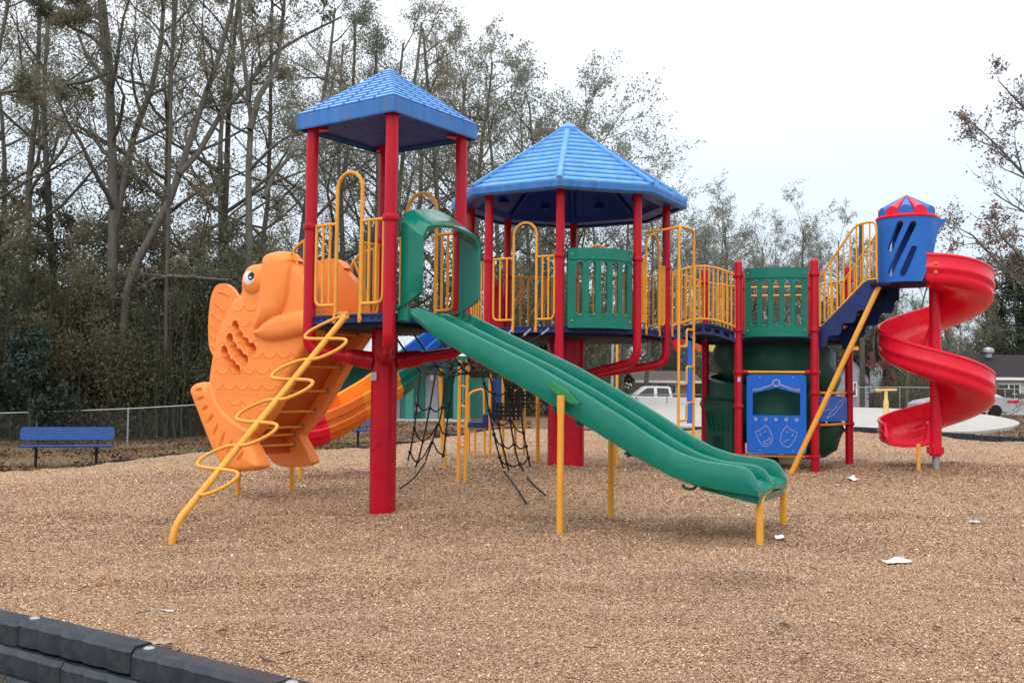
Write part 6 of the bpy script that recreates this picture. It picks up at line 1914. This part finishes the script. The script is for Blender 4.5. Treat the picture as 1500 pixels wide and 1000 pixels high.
def grow(seed, trunk, limb0=.35, nl=10, nb=5, nt_=4, llen=.33, leaves=14, lsize=.07, spread=.28, tipfrac=1.0, upward=.35, forks=(), thin=1.0, droop=.0):
    """trunk = [(point, radius)]; returns tube groups and leaf centres with a tint"""
    rs = np.random.RandomState(seed)
    P = np.array([p for p, r in trunk], float); Rr = np.array([r for p, r in trunk], float)
    H = np.linalg.norm(P[-1] - P[0])
    big = [(P, Rr)]; med = []; small = []; LC = []; LT = []
    for f in forks: big.append((np.array([p for p, r in f], float), np.array([r for p, r in f], float)))
    def walk(p, d, L, r, n, up):
        pts = [p]; rad = [r]; d = d / np.linalg.norm(d)
        for i in range(n):
            d = d + rs.normal(0, .13, 3) + np.array([0, 0, up / n]); d /= np.linalg.norm(d)
            p = p + d * L / n; pts.append(p); rad.append(max(r * (1 - (i + 1) / n * .8), .004))
        return np.array(pts), np.array(rad)
    def side(d, ang):
        q = np.cross(d, rs.normal(size=3)); q /= np.linalg.norm(q) + 1e-9
        return d * np.cos(ang) + q * np.sin(ang)
    mains = big[:]
    for mi, (MP, MR) in enumerate(mains):
        seg = len(MP) - 1; HL = H if mi == 0 else max(3.5, 1.1 * np.linalg.norm(MP[-1] - MP[0]))
        for i in range(nl if mi == 0 else int(nl * .7)):
            f = limb0 + (1 - limb0) * ((i + rs.uniform(0, 1)) / nl) if mi == 0 else .25 + .75 * rs.uniform()
            f = min(f, .999); k = int(f * seg); t = f * seg - k; p = MP[k] * (1 - t) + MP[k + 1] * t; r = MR[k] * (1 - t) + MR[k + 1] * t
            md = MP[k + 1] - MP[k]; md /= np.linalg.norm(md)
            az = rs.uniform(0, 2 * np.pi); hz = np.array([np.cos(az), np.sin(az), 0])
            d = hz * rs.uniform(.6, 1.0) + md * rs.uniform(.2, .8)
            if f > .92: d = md + hz * .5
            L = HL * llen * (1.15 - .7 * max(0, f - limb0) / (1 - limb0)) * rs.uniform(.7, 1.2)
            lp, lr = walk(p, d, L, min(r * .62, .02 + L * .017) * thin, 7, upward)
            med.append((lp, lr)); ltint = rs.uniform(.15, .85)
            for j in range(nb):
                g = rs.uniform(.25, 1.0); k2 = min(int(g * 7), 6); q = lp[k2] + (lp[k2 + 1] - lp[k2]) * (g * 7 - k2 if g < 1 else 1)
                bd = side((lp[k2 + 1] - lp[k2]) / (np.linalg.norm(lp[k2 + 1] - lp[k2]) + 1e-9), rs.uniform(.4, 1.0))
                bp_, br_ = walk(q, bd, L * rs.uniform(.28, .5), max(lr[k2] * .5, .010) * thin, 5, upward * .7)
                small.append((bp_, br_)); btint = ltint + rs.normal(0, .12)
                for m_ in range(nt_):
                    g2 = rs.uniform(.2, 1.0); k3 = min(int(g2 * 5), 4); q2 = bp_[k3] + (bp_[k3 + 1] - bp_[k3]) * (g2 * 5 - k3 if g2 < 1 else 1)
                    td = side((bp_[k3 + 1] - bp_[k3]) / (np.linalg.norm(bp_[k3 + 1] - bp_[k3]) + 1e-9), rs.uniform(.4, 1.1))
                    tp, tr = walk(q2, td, L * rs.uniform(.10, .22), .0085 * thin, 3, .2 - droop)
                    small.append((tp, tr))
                    if rs.uniform() < tipfrac:
                        n = rs.poisson(leaves); w = rs.uniform(.25, 1.15, n); idx = np.clip((w * 3).astype(int), 0, 2); fr_ = np.clip(w * 3 - idx, 0, 1.3)[:, None]
                        c = tp[idx] * (1 - fr_) + tp[idx + 1] * fr_ + rs.normal(0, spread * .5, (n, 3))
                        LC.append(c); LT.append(np.clip(btint + rs.normal(0, .14, n), 0, 1))
    v1, f1 = tubes_np(big, 10); v2, f2 = tubes_np(med, 6); v3, f3 = tubes_np(small, 3)
    V_, F_ = [], []; o = 0
    for vv, ff in ((v1, f1), (v2, f2), (v3, f3)):
        if vv:
            a = np.concatenate(vv); V_.append(a); F_.append(np.concatenate(ff) + o); o += len(a)
    C = np.concatenate(LC) if LC else np.zeros((0, 3)); T = np.concatenate(LT) if LT else np.zeros(0)
    lv, lf_ = leaf_quads(C, lsize, rs)
    return np.concatenate(V_), np.concatenate(F_), lv, lf_, T
def tree(name, label, loc, geo, leafmat_, bark, group=None, cat='tree'):
    t = thing(name, label, cat, loc, group)
    wv_, wf, lv, lf_, T = geo
    a = arr_mesh('trunk', wv_, wf, bark, smooth=True); a.parent = t
    if len(lf_):
        b = arr_mesh('crown', lv, lf_, leafmat_, tint=T); b.parent = t
    return t
def copy_tree(src, loc, rz, s, label=None, group=None):
    r = src.copy(); COL.objects.link(r); r.location = loc; r.rotation_euler = (0, 0, rz); r.scale = (s, s, s * random.uniform(.94, 1.06))
    if label: r['label'] = label
    if group: r['group'] = group
    for ch in list(src.children):
        c = ch.copy(); COL.objects.link(c); c.parent = r
    return r
def straight(seed, H, r0, lean=.05, n=9, r1=.25):
    rs = np.random.RandomState(seed); p = np.array([0, 0, -.4]); d = np.array([rs.normal(0, lean), rs.normal(0, lean), 1.0]); o = []
    for i in range(n + 1):
        f = i / n; o.append((p.copy(), r0 * (1 - f * (1 - r1)) * (1.25 if i == 0 else 1))); d = d + np.array([rs.normal(0, .04), rs.normal(0, .04), 0]); d /= np.linalg.norm(d); p = p + d * (H + .4) / n
    return o
def hero(pxs, d, r0, r1):
    P = [at(x, y, d + dd) for x, y, dd in pxs]; base = P[0].copy(); k = len(P)
    return base, [((np.array(p - base)), r0 + (r1 - r0) * i / (k - 1)) for i, p in enumerate(P)]
def fork(pxs, d, base, r0, r1):
    P = [at(x, y, d + dd) for x, y, dd in pxs]; k = len(P)
    return [(np.array(p - base), r0 + (r1 - r0) * i / (k - 1)) for i, p in enumerate(P)]
UP = dict(limb0=.3, leaves=26, lsize=.05, spread=.26)
# distinct trunks seen left of the towers
b, tr = hero([(163, 640, 0), (162, 520, 0), (164, 400, 0), (167, 300, 0), (163, 190, .2), (160, 90, .3), (150, 0, .4), (140, -110, .6), (135, -200, .8)], 36, .23, .08)
fk = [fork([(168, 330, 0), (180, 270, .3), (196, 200, .8), (222, 130, 1), (236, 60, 1.2), (242, -30, 1.5), (250, -140, 1.8)], 36, b, .15, .05), fork([(160, 120, 0), (150, 60, -.2), (145, 0, -.4), (130, -90, -.6)], 36, b, .1, .04),
      fork([(160, 105, 0), (130, 118, -.6), (85, 126, -1.2), (40, 131, -1.8), (-20, 138, -2.4)], 36, b, .09, .04), fork([(162, 80, .2), (135, 55, -.5), (95, 35, -1), (40, -5, -1.5)], 36, b, .08, .03)]
tree('oak_tree', 'tall thick grey trunk forking upward left of the fish, tallest in the left wood', b, grow(21, tr, nl=13, nb=6, nt_=4, llen=.24, forks=fk, **UP), 'leaf_olive', 'bark')
b, tr = hero([(176, 640, 0), (180, 520, 0), (186, 430, 0), (200, 385, 0), (222, 345, 0), (250, 290, 0), (272, 225, .2), (292, 165, .4), (318, 90, .6), (338, 20, .8), (352, -60, 1), (365, -150, 1.2)], 35.5, .185, .06)
fk = [fork([(262, 255, 0), (292, 222, .5), (322, 170, 1), (362, 125, 1.6), (398, 80, 2), (440, 55, 2.4), (500, 25, 3)], 35.5, b, .12, .04), fork([(205, 425, 0), (225, 408, -.6), (250, 404, -1.1), (290, 407, -1.6), (335, 410, -2.0)], 35.5, b, .10, .04)]
tree('leaning_tree', 'grey trunk leaning right and forking, with a mossy bough reaching towards the fish', b, grow(22, tr, limb0=.45, nl=10, nb=6, nt_=4, llen=.24, forks=fk, leaves=16, lsize=.058, spread=.2), 'leaf_olive', 'bark')
b, tr = hero([(363, 600, 0), (364, 480, 0), (365, 360, 0), (364, 250, .2), (368, 175, .3), (360, 110, .4), (352, 40, .5), (350, -60, .6)], 36, .16, .05)
fk = [fork([(366, 190, 0), (380, 140, .3), (396, 115, .6), (408, 80, 1), (416, 10, 1.4), (418, -80, 1.8)], 36, b, .13, .05), fork([(386, 290, .4), (400, 258, .8), (432, 220, 1.4), (465, 190, 2), (520, 150, 3)], 36, b, .10, .03)]
tree('oak_tree', 'straight grey trunk with upswept limbs seen just left of the square roof', b, grow(23, tr, limb0=.35, nl=10, nb=6, nt_=4, llen=.24, forks=fk, leaves=15, lsize=.06, spread=.2), 'leaf_grey', 'bark')
b, tr = hero([(242, 640, 0), (244, 480, 0), (246, 330, 0), (249, 200, 0), (252, 90, .2), (255, -40, .4)], 34.5, .09, .04)
tree('slender_tree', 'thin dark straight trunk between the forked tree and the leaning tree', b, grow(24, tr, limb0=.4, nl=9, nb=4, nt_=3, llen=.14, leaves=14, lsize=.06), 'leaf_olive', 'bark2')
b, tr = hero([(388, 600, 0), (388, 470, 0), (384, 360, .2), (392, 300, .3), (396, 190, .4), (397, 80, .5), (400, -60, .6)], 39, .13, .05)
tree('slender_tree', 'thin upright trunk close to the post of the square-roofed tower', b, grow(25, tr, limb0=.3, nl=9, nb=5, nt_=3, llen=.2, leaves=16, lsize=.065), 'leaf_grey', 'bark2')

# kinds that repeat
kind = {}
kind['tall'] = [tree('tall_tree', '', (0, 0, 0), grow(40 + i, straight(40 + i, 18, .20, .06), limb0=.30, nl=12, nb=7, nt_=5, llen=.30, leaves=21, lsize=.055, spread=.28, upward=.25), 'leaf_grey' if i == 1 else 'leaf_olive', 'bark' if i else 'bark2') for i in range(3)]
kind['mid'] = [tree('bushy_tree', '', (0, 0, 0), grow(50 + i, straight(50 + i, 8.2, .10, .08), limb0=.16, nl=15, nb=7, nt_=5, llen=.36, leaves=13, lsize=.068, spread=.30, upward=.5), 'leaf_olive' if i else 'leaf_dark', 'bark2') for i in range(2)]
kind['thin'] = [tree('sparse_tree', '', (0, 0, 0), grow(60 + i, straight(60 + i, 16, .19, .07), limb0=.34, nl=13, nb=7, nt_=5, llen=.42, leaves=(13, 16)[i], lsize=.078, spread=.26, upward=.30), 'leaf_grey', 'bark') for i in range(2)]
kind['bare'] = [tree('bare_tree', '', (0, 0, 0), grow(70, straight(70, 11, .16, .08), limb0=.22, nl=12, nb=7, nt_=5, llen=.36, leaves=1.2, lsize=.07, upward=.6), 'leaf_rust', 'bark')]
def pine_geo(seed, H):
    rs = np.random.RandomState(seed); tr = straight(seed, H, .2, .02); LC = []; LT = []; br = []
    for i in range(60):
        f = .22 + .78 * (i + rs.uniform()) / 60; z = f * H; L = (1 - f) * 2.6 + .5; az = rs.uniform(0, 6.28); d = np.array([np.cos(az), np.sin(az), rs.uniform(-.05, .35)]); p0 = np.array([0, 0, z]); pts = np.array([p0, p0 + d * L * .5, p0 + d * L + np.array([0, 0, .1])]); br.append((pts, np.array([.03, .02, .008])))
        n = 190; w = rs.uniform(.25, 1.05, n); c = p0 + d * L * w[:, None] + rs.normal(0, .26, (n, 3)); LC.append(c); LT.append(np.clip(rs.uniform(.2, .8) + rs.normal(0, .12, n), 0, 1))
    v1, f1 = tubes_np([(np.array([p for p, r in tr]), np.array([r for p, r in tr]))], 8); v2, f2 = tubes_np(br, 4)
    a = np.concatenate(v1); b_ = np.concatenate(v2); lv, lf_ = leaf_quads(np.concatenate(LC), .11, rs)
    return np.concatenate([a, b_]), np.concatenate([np.concatenate(f1), np.concatenate(f2) + len(a)]), lv, lf_, np.concatenate(LT)
kind['pine'] = [tree('pine_tree', '', (0, 0, 0), pine_geo(80, 12), 'leaf_pine', 'bark2')]
used = set()
def plant(kd, x, d, s, label, group, y=600):
    src = kind[kd][random.randrange(len(kind[kd]))]; p = at(x, y, d); loc = V((p.x, p.y, gz(p.x, p.y))); rz = random.uniform(0, 6.28)
    if src.name not in used:
        used.add(src.name); src.location = loc; src.rotation_euler = (0, 0, rz); src.scale = (s, s, s); src['label'] = label
        if group: src['group'] = group
        return src
    return copy_tree(src, loc, rz, s, label, group)
for kd in kind:          # every model is used at least once before it is copied
    pass
rr_ = random.Random(5)
G1 = ('tall slim tree with thin olive-brown leaves in the wood behind the left fence', 'tall trees of the left wood')
for x, d, s in [(-60, 36, 1.0), (25, 38, 1.05), (90, 42, 1.1), (215, 43, 1.1), (300, 41, 1.05), (330, 46, 1.1), (430, 44, 1.0), (470, 48, 1.05), (525, 47, 1.0), (575, 50, 1.1), (610, 47, .98), (660, 48, 1.08), (-10, 50, 1.1), (620, 56, 1.15), (510, 58, 1.15), (-120, 44, 1.1), (700, 54, 1.12)]:
    plant('tall', x, d, s, *G1)
G2 = ('bushy understorey tree with dense green-brown leaves low in the left wood', 'understorey trees of the left wood')
for i in range(26):
    x = -110 + i * 27 + rr_.uniform(-12, 12); plant('mid', x, rr_.uniform(34.5, 41) if x < 400 else rr_.uniform(46.5, 52), rr_.uniform(.62, 1.35) * (1 if x < 320 else .8), *G2)
G3 = ('thin-leaved grey-green tree on the skyline behind the eight-sided roof', 'skyline trees behind the eight-sided roof')
for x, d, s in [(745, 56, 1.10), (800, 54, 1.10), (850, 58, 1.10), (905, 62, .92), (945, 64, .88), (705, 60, 1.25), (780, 66, 1.2), (880, 70, 1.0), (825, 62, 1.12)]: plant('thin', x, d, s, *G3)
G4 = ('open-crowned sparse grey tree on the skyline between the bridge and the turret', 'skyline trees between the bridge and the turret')
for x, d, s in [(985, 77, .92), (1040, 78, .88), (1085, 66, .78), (1120, 72, .72), (1185, 66, .74), (1235, 72, .76), (1275, 68, .70), (1010, 76, .82), (1060, 80, .82), (1150, 80, .72), (1300, 80, .66), (1215, 84, .80)]: plant('thin', x, d, s, *G4)
G5 = ('leafless branching tree behind the green barrier of the six-sided tower', 'leafless trees')
for x, d, s in [(1130, 58, .95), (1160, 62, .85), (1060, 60, .9)]: plant('bare', x, d, s, *G5)
plant('bare', 1330, 66, .85, 'leafless tree seen behind the pole of the red spiral slide', None)
plant('bare', 1392, 70, .85, 'leafless pale-limbed tree to the right of the red spiral slide', None)
G6 = ('dark green pine rising behind the white house at the right edge', 'pines by the white house')
for x, d, s in [(1455, 74, .82), (1492, 70, .98), (1530, 76, 1.0)]: plant('pine', x, d, s, *G6)
G7 = ('dark green pine standing low behind the staircase and brace pole', 'pines behind the staircase')
for x, d, s in [(1255, 78, .62), (1290, 76, .56)]: plant('pine', x, d, s, *G7)
G8 = ('bushy low tree filling the far bank behind the court', 'low trees behind the court')
for i in range(32):
    x = 735 + i * 26 + rr_.uniform(-14, 14); plant('mid', x, rr_.uniform(68, 90), rr_.uniform(.85, 1.45) if x < 1330 else rr_.uniform(.7, .95), *G8)
# rust-leaved oak whose crown hangs in from the right
b = at(1590, 600, 26); b = V((b.x, b.y, gz(b.x, b.y)))
tr = [(np.array([0, 0, -.3]), .26), (np.array([.1, 0, 2]), .22), (np.array([.05, .1, 4]), .19), (np.array([0, .1, 6]), .15), (np.array([-.1, 0, 8]), .10), (np.array([-.1, 0, 9.6]), .05)]
fk = [fork([(1590, 330, 0), (1530, 285, 0), (1490, 245, .2), (1452, 205, .3), (1424, 180, .4)], 26, b, .06, .012), fork([(1588, 240, 0), (1530, 190, 0), (1492, 150, -.2), (1462, 118, -.3)], 26, b, .055, .012),
      fork([(1592, 440, 0), (1540, 425, 0), (1497, 412, .3), (1462, 385, .5), (1425, 345, .6), (1406, 335, .7)], 26, b, .07, .012), fork([(1592, 470, 0), (1540, 440, -.4), (1500, 380, -.6), (1470, 350, -.7), (1450, 318, -.8)], 26, b, .06, .012)]
tree('oak_tree', 'rust-brown oak reaching in from the right picture edge above the house', b, grow(91, tr, limb0=.45, nl=10, nb=6, nt_=5, llen=.26, leaves=4, lsize=.05, forks=fk, spread=.2), 'leaf_rust', 'bark')
# pink flowering shrub
p = at(1292, 600, 56); g = grow(95, straight(95, 3.0, .04, .1, 5), limb0=.1, nl=12, nb=5, nt_=3, llen=.4, leaves=9, lsize=.07, spread=.2)
tree('flowering_shrub', 'shrub dotted with pink flowers beside the grey board', V((p.x, p.y, p.z)), g, 'flower', 'bark2', cat='shrub')
p = at(44, 655, 32.5); g = grow(96, straight(96, 2.9, .05, .1, 5), limb0=.08, nl=14, nb=6, nt_=4, llen=.5, leaves=22, lsize=.075, spread=.25)
tree('glossy_shrub', 'bluish green glossy-leaved shrub behind the fence above the left bench', V((p.x, p.y, gz(p.x, p.y))), g, 'leaf_gloss', 'bark2', cat='shrub')
p = at(1478, 604, 57); g = grow(97, straight(97, 1.0, .04, .1, 5), limb0=.05, nl=16, nb=6, nt_=4, llen=.9, leaves=16, lsize=.05, spread=.15)
tree('clipped_shrub', 'low dark shrub under the window of the white house', V((p.x + .6, 58.5, p.z)), g, 'leaf_dark', 'bark2', cat='shrub')

# tangled undergrowth of the wood: leaves and thin stems nobody could count
def mass(name, label, x0, x1, d0, d1, h, n, size, seed, mat, stems=0, hfun=None, clump=.8):
    rs = np.random.RandomState(seed)
    D = rs.uniform(d0, d1, n); PX = rs.uniform(x0, x1, n); X = (PX - 750) / 1450 * D
    nz = np.zeros(n); 
    for k in range(14):
        f = rs.uniform(.3, 1.6); a = rs.uniform(0, 6.28); nz += np.sin((X * np.cos(a) + D * np.sin(a)) * f + rs.uniform(0, 6))
    nz = nz / 5
    top = h * (1 + .35 * np.clip(nz, -1.5, 1.5)) * (hfun(PX) if hfun else 1)
    Z = rs.beta(1.1, 1.6, n) * top
    dx = rs.normal(0, .25, (n, 3))
    C = np.stack([X, D, gz_np(X, D) + Z], 1) + dx
    c2 = np.sin(C[:, 0] * 1.9 + seed) + np.sin(C[:, 2] * 2.3 + C[:, 0] * .7) + np.sin(C[:, 1] * 1.3 + C[:, 2] * 1.1)
    keep = rs.uniform(size=n) < np.clip(.55 + clump * .4 * c2, .12, 1); C = C[keep]; n = len(C)
    T = np.clip(.45 + .18 * np.sin(C[:, 0] * .8 + seed) + rs.normal(0, .2, n), 0, 1)
    lv, lf_ = leaf_quads(C, size, rs); lv_all = [lv]; lf_all = [lf_]; tt = [T]
    if stems:
        paths = []
        for i in range(stems):
            d = rs.uniform(d0, d1); x = (rs.uniform(x0, x1) - 750) / 1450 * d; z = gz(x, d); H = h * rs.uniform(.5, 1.5); p = np.array([x, d, z - .2]); pts = [p]
            for j in range(5): p = p + np.array([rs.normal(0, .12), rs.normal(0, .12), H / 5]); pts.append(p)
            paths.append((np.array(pts), np.linspace(.03, .008, 6) * rs.uniform(.5, 1.6)))
        v, f = tubes_np(paths, 4); v = np.concatenate(v); f = np.concatenate(f); lf_all.append(f + len(lv)); lv_all.append(v); tt.append(np.full(len(f), .4))
    o = arr_mesh(name, np.concatenate(lv_all), np.concatenate(lf_all), mat, tint=np.concatenate(tt)); stuff(o, label, 'undergrowth'); return o
mass('undergrowth', 'dark tangled undergrowth along the foot of the left wood', -60, 425, 33.5, 44, 4.6, 300000, .062, 1, 'leaf_under', stems=700)
mass('undergrowth', 'deep dark thicket inside the left wood', -80, 900, 45, 62, 7.5, 230000, .13, 2, 'leaf_under', stems=200)
mass('undergrowth', 'grey-green far thicket behind the court and houses', 700, 1600, 80, 96, 6.5, 140000, .18, 3, 'leaf_grey', stems=200)
mass('undergrowth', 'dark bushes along the far side of the court', 1025, 1600, 66.5, 74, 2.6, 90000, .10, 4, 'leaf_under', stems=120)

# ================================================================== litter, sticks, dead leaves, grass
def crumple(name, label, cat, p, w, h, mat, seed, lift=.03, yaw=0):
    rs = random.Random(seed); m = MB(); n = 7; vs = []
    for i in range(n):
        for j in range(n):
            u = i / (n - 1) - .5; v = j / (n - 1) - .5; c, s = math.cos(yaw), math.sin(yaw)
            x = u * w; y = v * h * (1 + .2 * math.sin(u * 5)); z = lift * (.5 + .5 * math.sin(u * 4 + seed) * math.cos(v * 5)) + rs.uniform(0, .004)
            X_, Y_ = p.x + x * c - y * s, p.y + x * s + y * c
            vs.append(V((X_, Y_, mz(X_, Y_) + .012 + z)))
    fs = [(i * n + j, (i + 1) * n + j, (i + 1) * n + j + 1, i * n + j + 1) for i in range(n - 1) for j in range(n - 1)]
    m.add(vs, fs); k = len(vs); m.add([v - ZA * .003 for v in vs], [tuple(reversed(f)) for f in fs])
    o = m.build(name, mat, angle=180); tag(o, label, cat); return o
crumple('paper_sheet', 'largest crumpled white paper lying on the chips at the right', 'paper', onz(1313, 816, 0), .15, .17, 'white', 1, .010, .2)
crumple('paper_scrap', 'crumpled white scrap on the chips before the red spiral slide', 'paper', onz(1249, 702, .03), .10, .18, 'white', 2, .05)
crumple('paper_scrap', 'small white scrap beside the yellow exit legs of the double slide', 'paper', onz(1142, 786, 0), .09, .10, 'white', 3, .02)
crumple('paper_scrap', 'tiny white fleck behind the snaking loop ladder near the fish legs', 'paper', onz(444, 713, -.03), .06, .08, 'white', 4, .02)
crumple('paper_scrap', 'thin white strip lying near the big dead leaf', 'paper', onz(242, 902, 0), .09, .02, 'white', 6, .006)
crumple('paper_scrap', 'faint pale scrap far right on the chips above the largest paper', 'paper', onz(1427, 774, 0), .08, .08, 'sticker', 7, .01)
def dead_leaf(name, label, p, s, yaw, mt, tilt=.3, group=None):
    m = MB(); lob = [(0, -1.0), (.12, -.55), (.5, -.62), (.34, -.2), (.85, -.05), (.42, .22), (.62, .62), (.24, .55), (0, 1.0), (-.24, .55), (-.6, .6), (-.42, .2), (-.82, -.02), (-.34, -.22), (-.52, -.6), (-.12, -.55)]
    c, sn = math.cos(yaw), math.sin(yaw); vs = [V((p.x, p.y, mz(p.x, p.y) + .02))]
    for x, y in lob:
        X_, Y_ = x * s * .7, y * s; z = abs(x) * s * tilt + .15 * s * y * y
        vs.append(V((p.x + X_ * c - Y_ * sn, p.y + X_ * sn + Y_ * c, mz(p.x, p.y) + .015 + z)))
    k = len(lob); m.add(vs, [(0, 1 + i, 1 + (i + 1) % k) for i in range(k)]); m.add([v - ZA * .0015 for v in vs], [(0, 1 + (i + 1) % k, 1 + i) for i in range(k)])
    o = m.build(name, mt, angle=180); tag(o, label, 'leaf', group); return o
M['deadleaf'] = paint('dead_leaf', (.13, .065, .035), .7, .3, 30)
M['greyleaf'] = paint('pale_dead_leaf', (.34, .24, .19), .7, .25, 30)
dead_leaf('dead_leaf', 'big pale curled dead leaf caught against the near border timber', onz(228, 941, .06) + V((0, .04, 0)), .10, 1.9, 'greyleaf', .3)
dead_leaf('dead_leaf', 'pale lobed leaf lying left of the largest white paper', onz(1228, 818, 0), .055, .4, 'greyleaf')
dead_leaf('dead_leaf', 'red-brown leaf lying alone on the chips a little right of the big pale leaf', onz(325, 938, 0), .032, 2.0, 'deadleaf', .6)
dead_leaf('dead_leaf', 'dark brown leaf near the yellow exit legs of the double slide', onz(1172, 784, 0), .05, 1.4, 'deadleaf')
dead_leaf('dead_leaf', 'orange-brown leaf on the chips at the far right', onz(1429, 745, 0), .05, 1.0, 'deadleaf')
rl_ = random.Random(9)
for i in range(110):
    y = 660 + 330 * rl_.random() ** 1.5; x = rl_.uniform(20, 1490); p = onz(x, y, 0)
    if not inpoly(np.array([p.x]), np.array([p.y]), MULCH)[0] or front_d(p.x, p.y) < .2: continue
    dead_leaf('dead_leaf', 'small brown dead leaf lying on the wood chips', p, rl_.uniform(.014, .032), rl_.uniform(0, 6), 'deadleaf', .5, 'scattered small brown leaves')
for i in range(30):
    y = 665 + 320 * rl_.random() ** 1.4; x = rl_.uniform(10, 1490); p = onz(x, y, 0)
    if not inpoly(np.array([p.x]), np.array([p.y]), MULCH)[0] or front_d(p.x, p.y) < .2: continue
    a = rl_.uniform(0, 3.14); L = rl_.uniform(.04, .11); d = V((math.cos(a), math.sin(a), 0)) * L
    q = [p - d / 2, p + V((rl_.uniform(-.01, .01), rl_.uniform(-.01, .01), 0)), p + d / 2]; q = [V((v.x, v.y, mz(v.x, v.y) + .012 + .012 * rl_.random())) for v in q]
    m = MB(); m.tube(catmull(q, 3), .0035, 5); tag(m.build('twig', 'bark2'), 'short dark twig lying on the wood chips', 'twig', 'scattered dark twigs')
def blades(name, label, pts, h, seed, lean=.35):
    rs = np.random.RandomState(seed); n = len(pts); H = rs.uniform(.5, 1.2, n) * h; az = rs.uniform(0, 6.28, n); l = rs.uniform(.1, 1.0, n) * lean * H
    dx, dy = np.cos(az), np.sin(az); w = .003 + .002 * rs.uniform(size=n)
    b0 = pts + np.stack([-dy * w, dx * w, 0 * w], 1); b1 = pts + np.stack([dy * w, -dx * w, 0 * w], 1); m0 = pts + np.stack([dx * l * .35, dy * l * .35, H * .6], 1); t = pts + np.stack([dx * l, dy * l, H], 1)
    e = np.stack([-dy * w * .7, dx * w * .7, 0 * w], 1); vs = np.stack([b0, b1, m0 - e, m0 + e, t, t], 1).reshape(-1, 3); i = np.arange(n) * 6
    F = np.concatenate([np.stack([i, i + 1, i + 2, i + 3], 1), np.stack([i + 3, i + 2, i + 4, i + 5], 1)])
    o = arr_mesh(name, vs, F, 'grassblade', tint=np.tile(rs.uniform(0, 1, n), 2)); stuff(o, label, 'grass'); return o
rs = np.random.RandomState(17); n = 26000
X = rs.uniform(-3.6, -.6, n); Y = rs.uniform(2.6, 5.6, n); fd = (X - BL0.x) * BN.x + (Y - BL0.y) * BN.y
cl_ = np.sin(X * 9) + np.sin(Y * 8 + X * 3) + rs.normal(0, .6, n)
ok = (fd < -.16) & (fd > -1.4) & (cl_ > -.5); X, Y = X[ok], Y[ok]
blades('grass', 'short green grass growing at the foot of the near border', np.stack([X, Y, ground_z(X, Y) - .01], 1), .07, 5)

# fallen leaves and stubble on the ground outside the chips
rs = np.random.RandomState(23); n = 70000
D = np.concatenate([rs.uniform(17, 40, n), rs.uniform(24, 56, 30000)]); PX = np.concatenate([rs.uniform(-60, 780, n), rs.uniform(1200, 1560, 30000)]); X = (PX - 750) / 1450 * D
ok = ~inpoly(X, D, MULCH) & ~inpoly(X, D, [(p.x, p.y) for p in CT]); X, D = X[ok], D[ok]
cl_ = np.sin(X * 1.7 + D) + np.sin(D * 2.1 - X * .6); ok = rs.uniform(size=len(X)) < np.clip(.5 + .3 * cl_, .1, 1); X, D = X[ok], D[ok]; n = len(X)
ang = rs.uniform(0, 6.28, n); s_ = rs.uniform(.02, .055, n); u = np.stack([np.cos(ang) * s_, np.sin(ang) * s_, rs.normal(0, .35, n) * s_], 1); w = np.stack([-np.sin(ang) * s_ * .6, np.cos(ang) * s_ * .6, rs.normal(0, .35, n) * s_], 1)
C = np.stack([X, D, ground_z(X, D) + .02], 1)
o = arr_mesh('fallen_leaves', np.stack([C - u, C + w, C + u, C - w], 1).reshape(-1, 3), np.arange(4 * n).reshape(n, 4), 'dryleaf', tint=rs.uniform(0, 1, n)); stuff(o, 'dry brown leaves strewn over the ground outside the chips', 'fallen leaves')
X = rs.uniform(-.55, .02, 60000); D = rs.uniform(17, 34, 60000); X = X * D; ok = ~inpoly(X, D, MULCH) & (np.sin(X * 2.3) + np.sin(D * 1.9 + X) + rs.normal(0, .5, len(X)) > .1); X, D = X[ok], D[ok]
blades('grass', 'sparse short grass between the left border and the fence', np.stack([X, D, ground_z(X, D) - .01], 1), .06, 8)
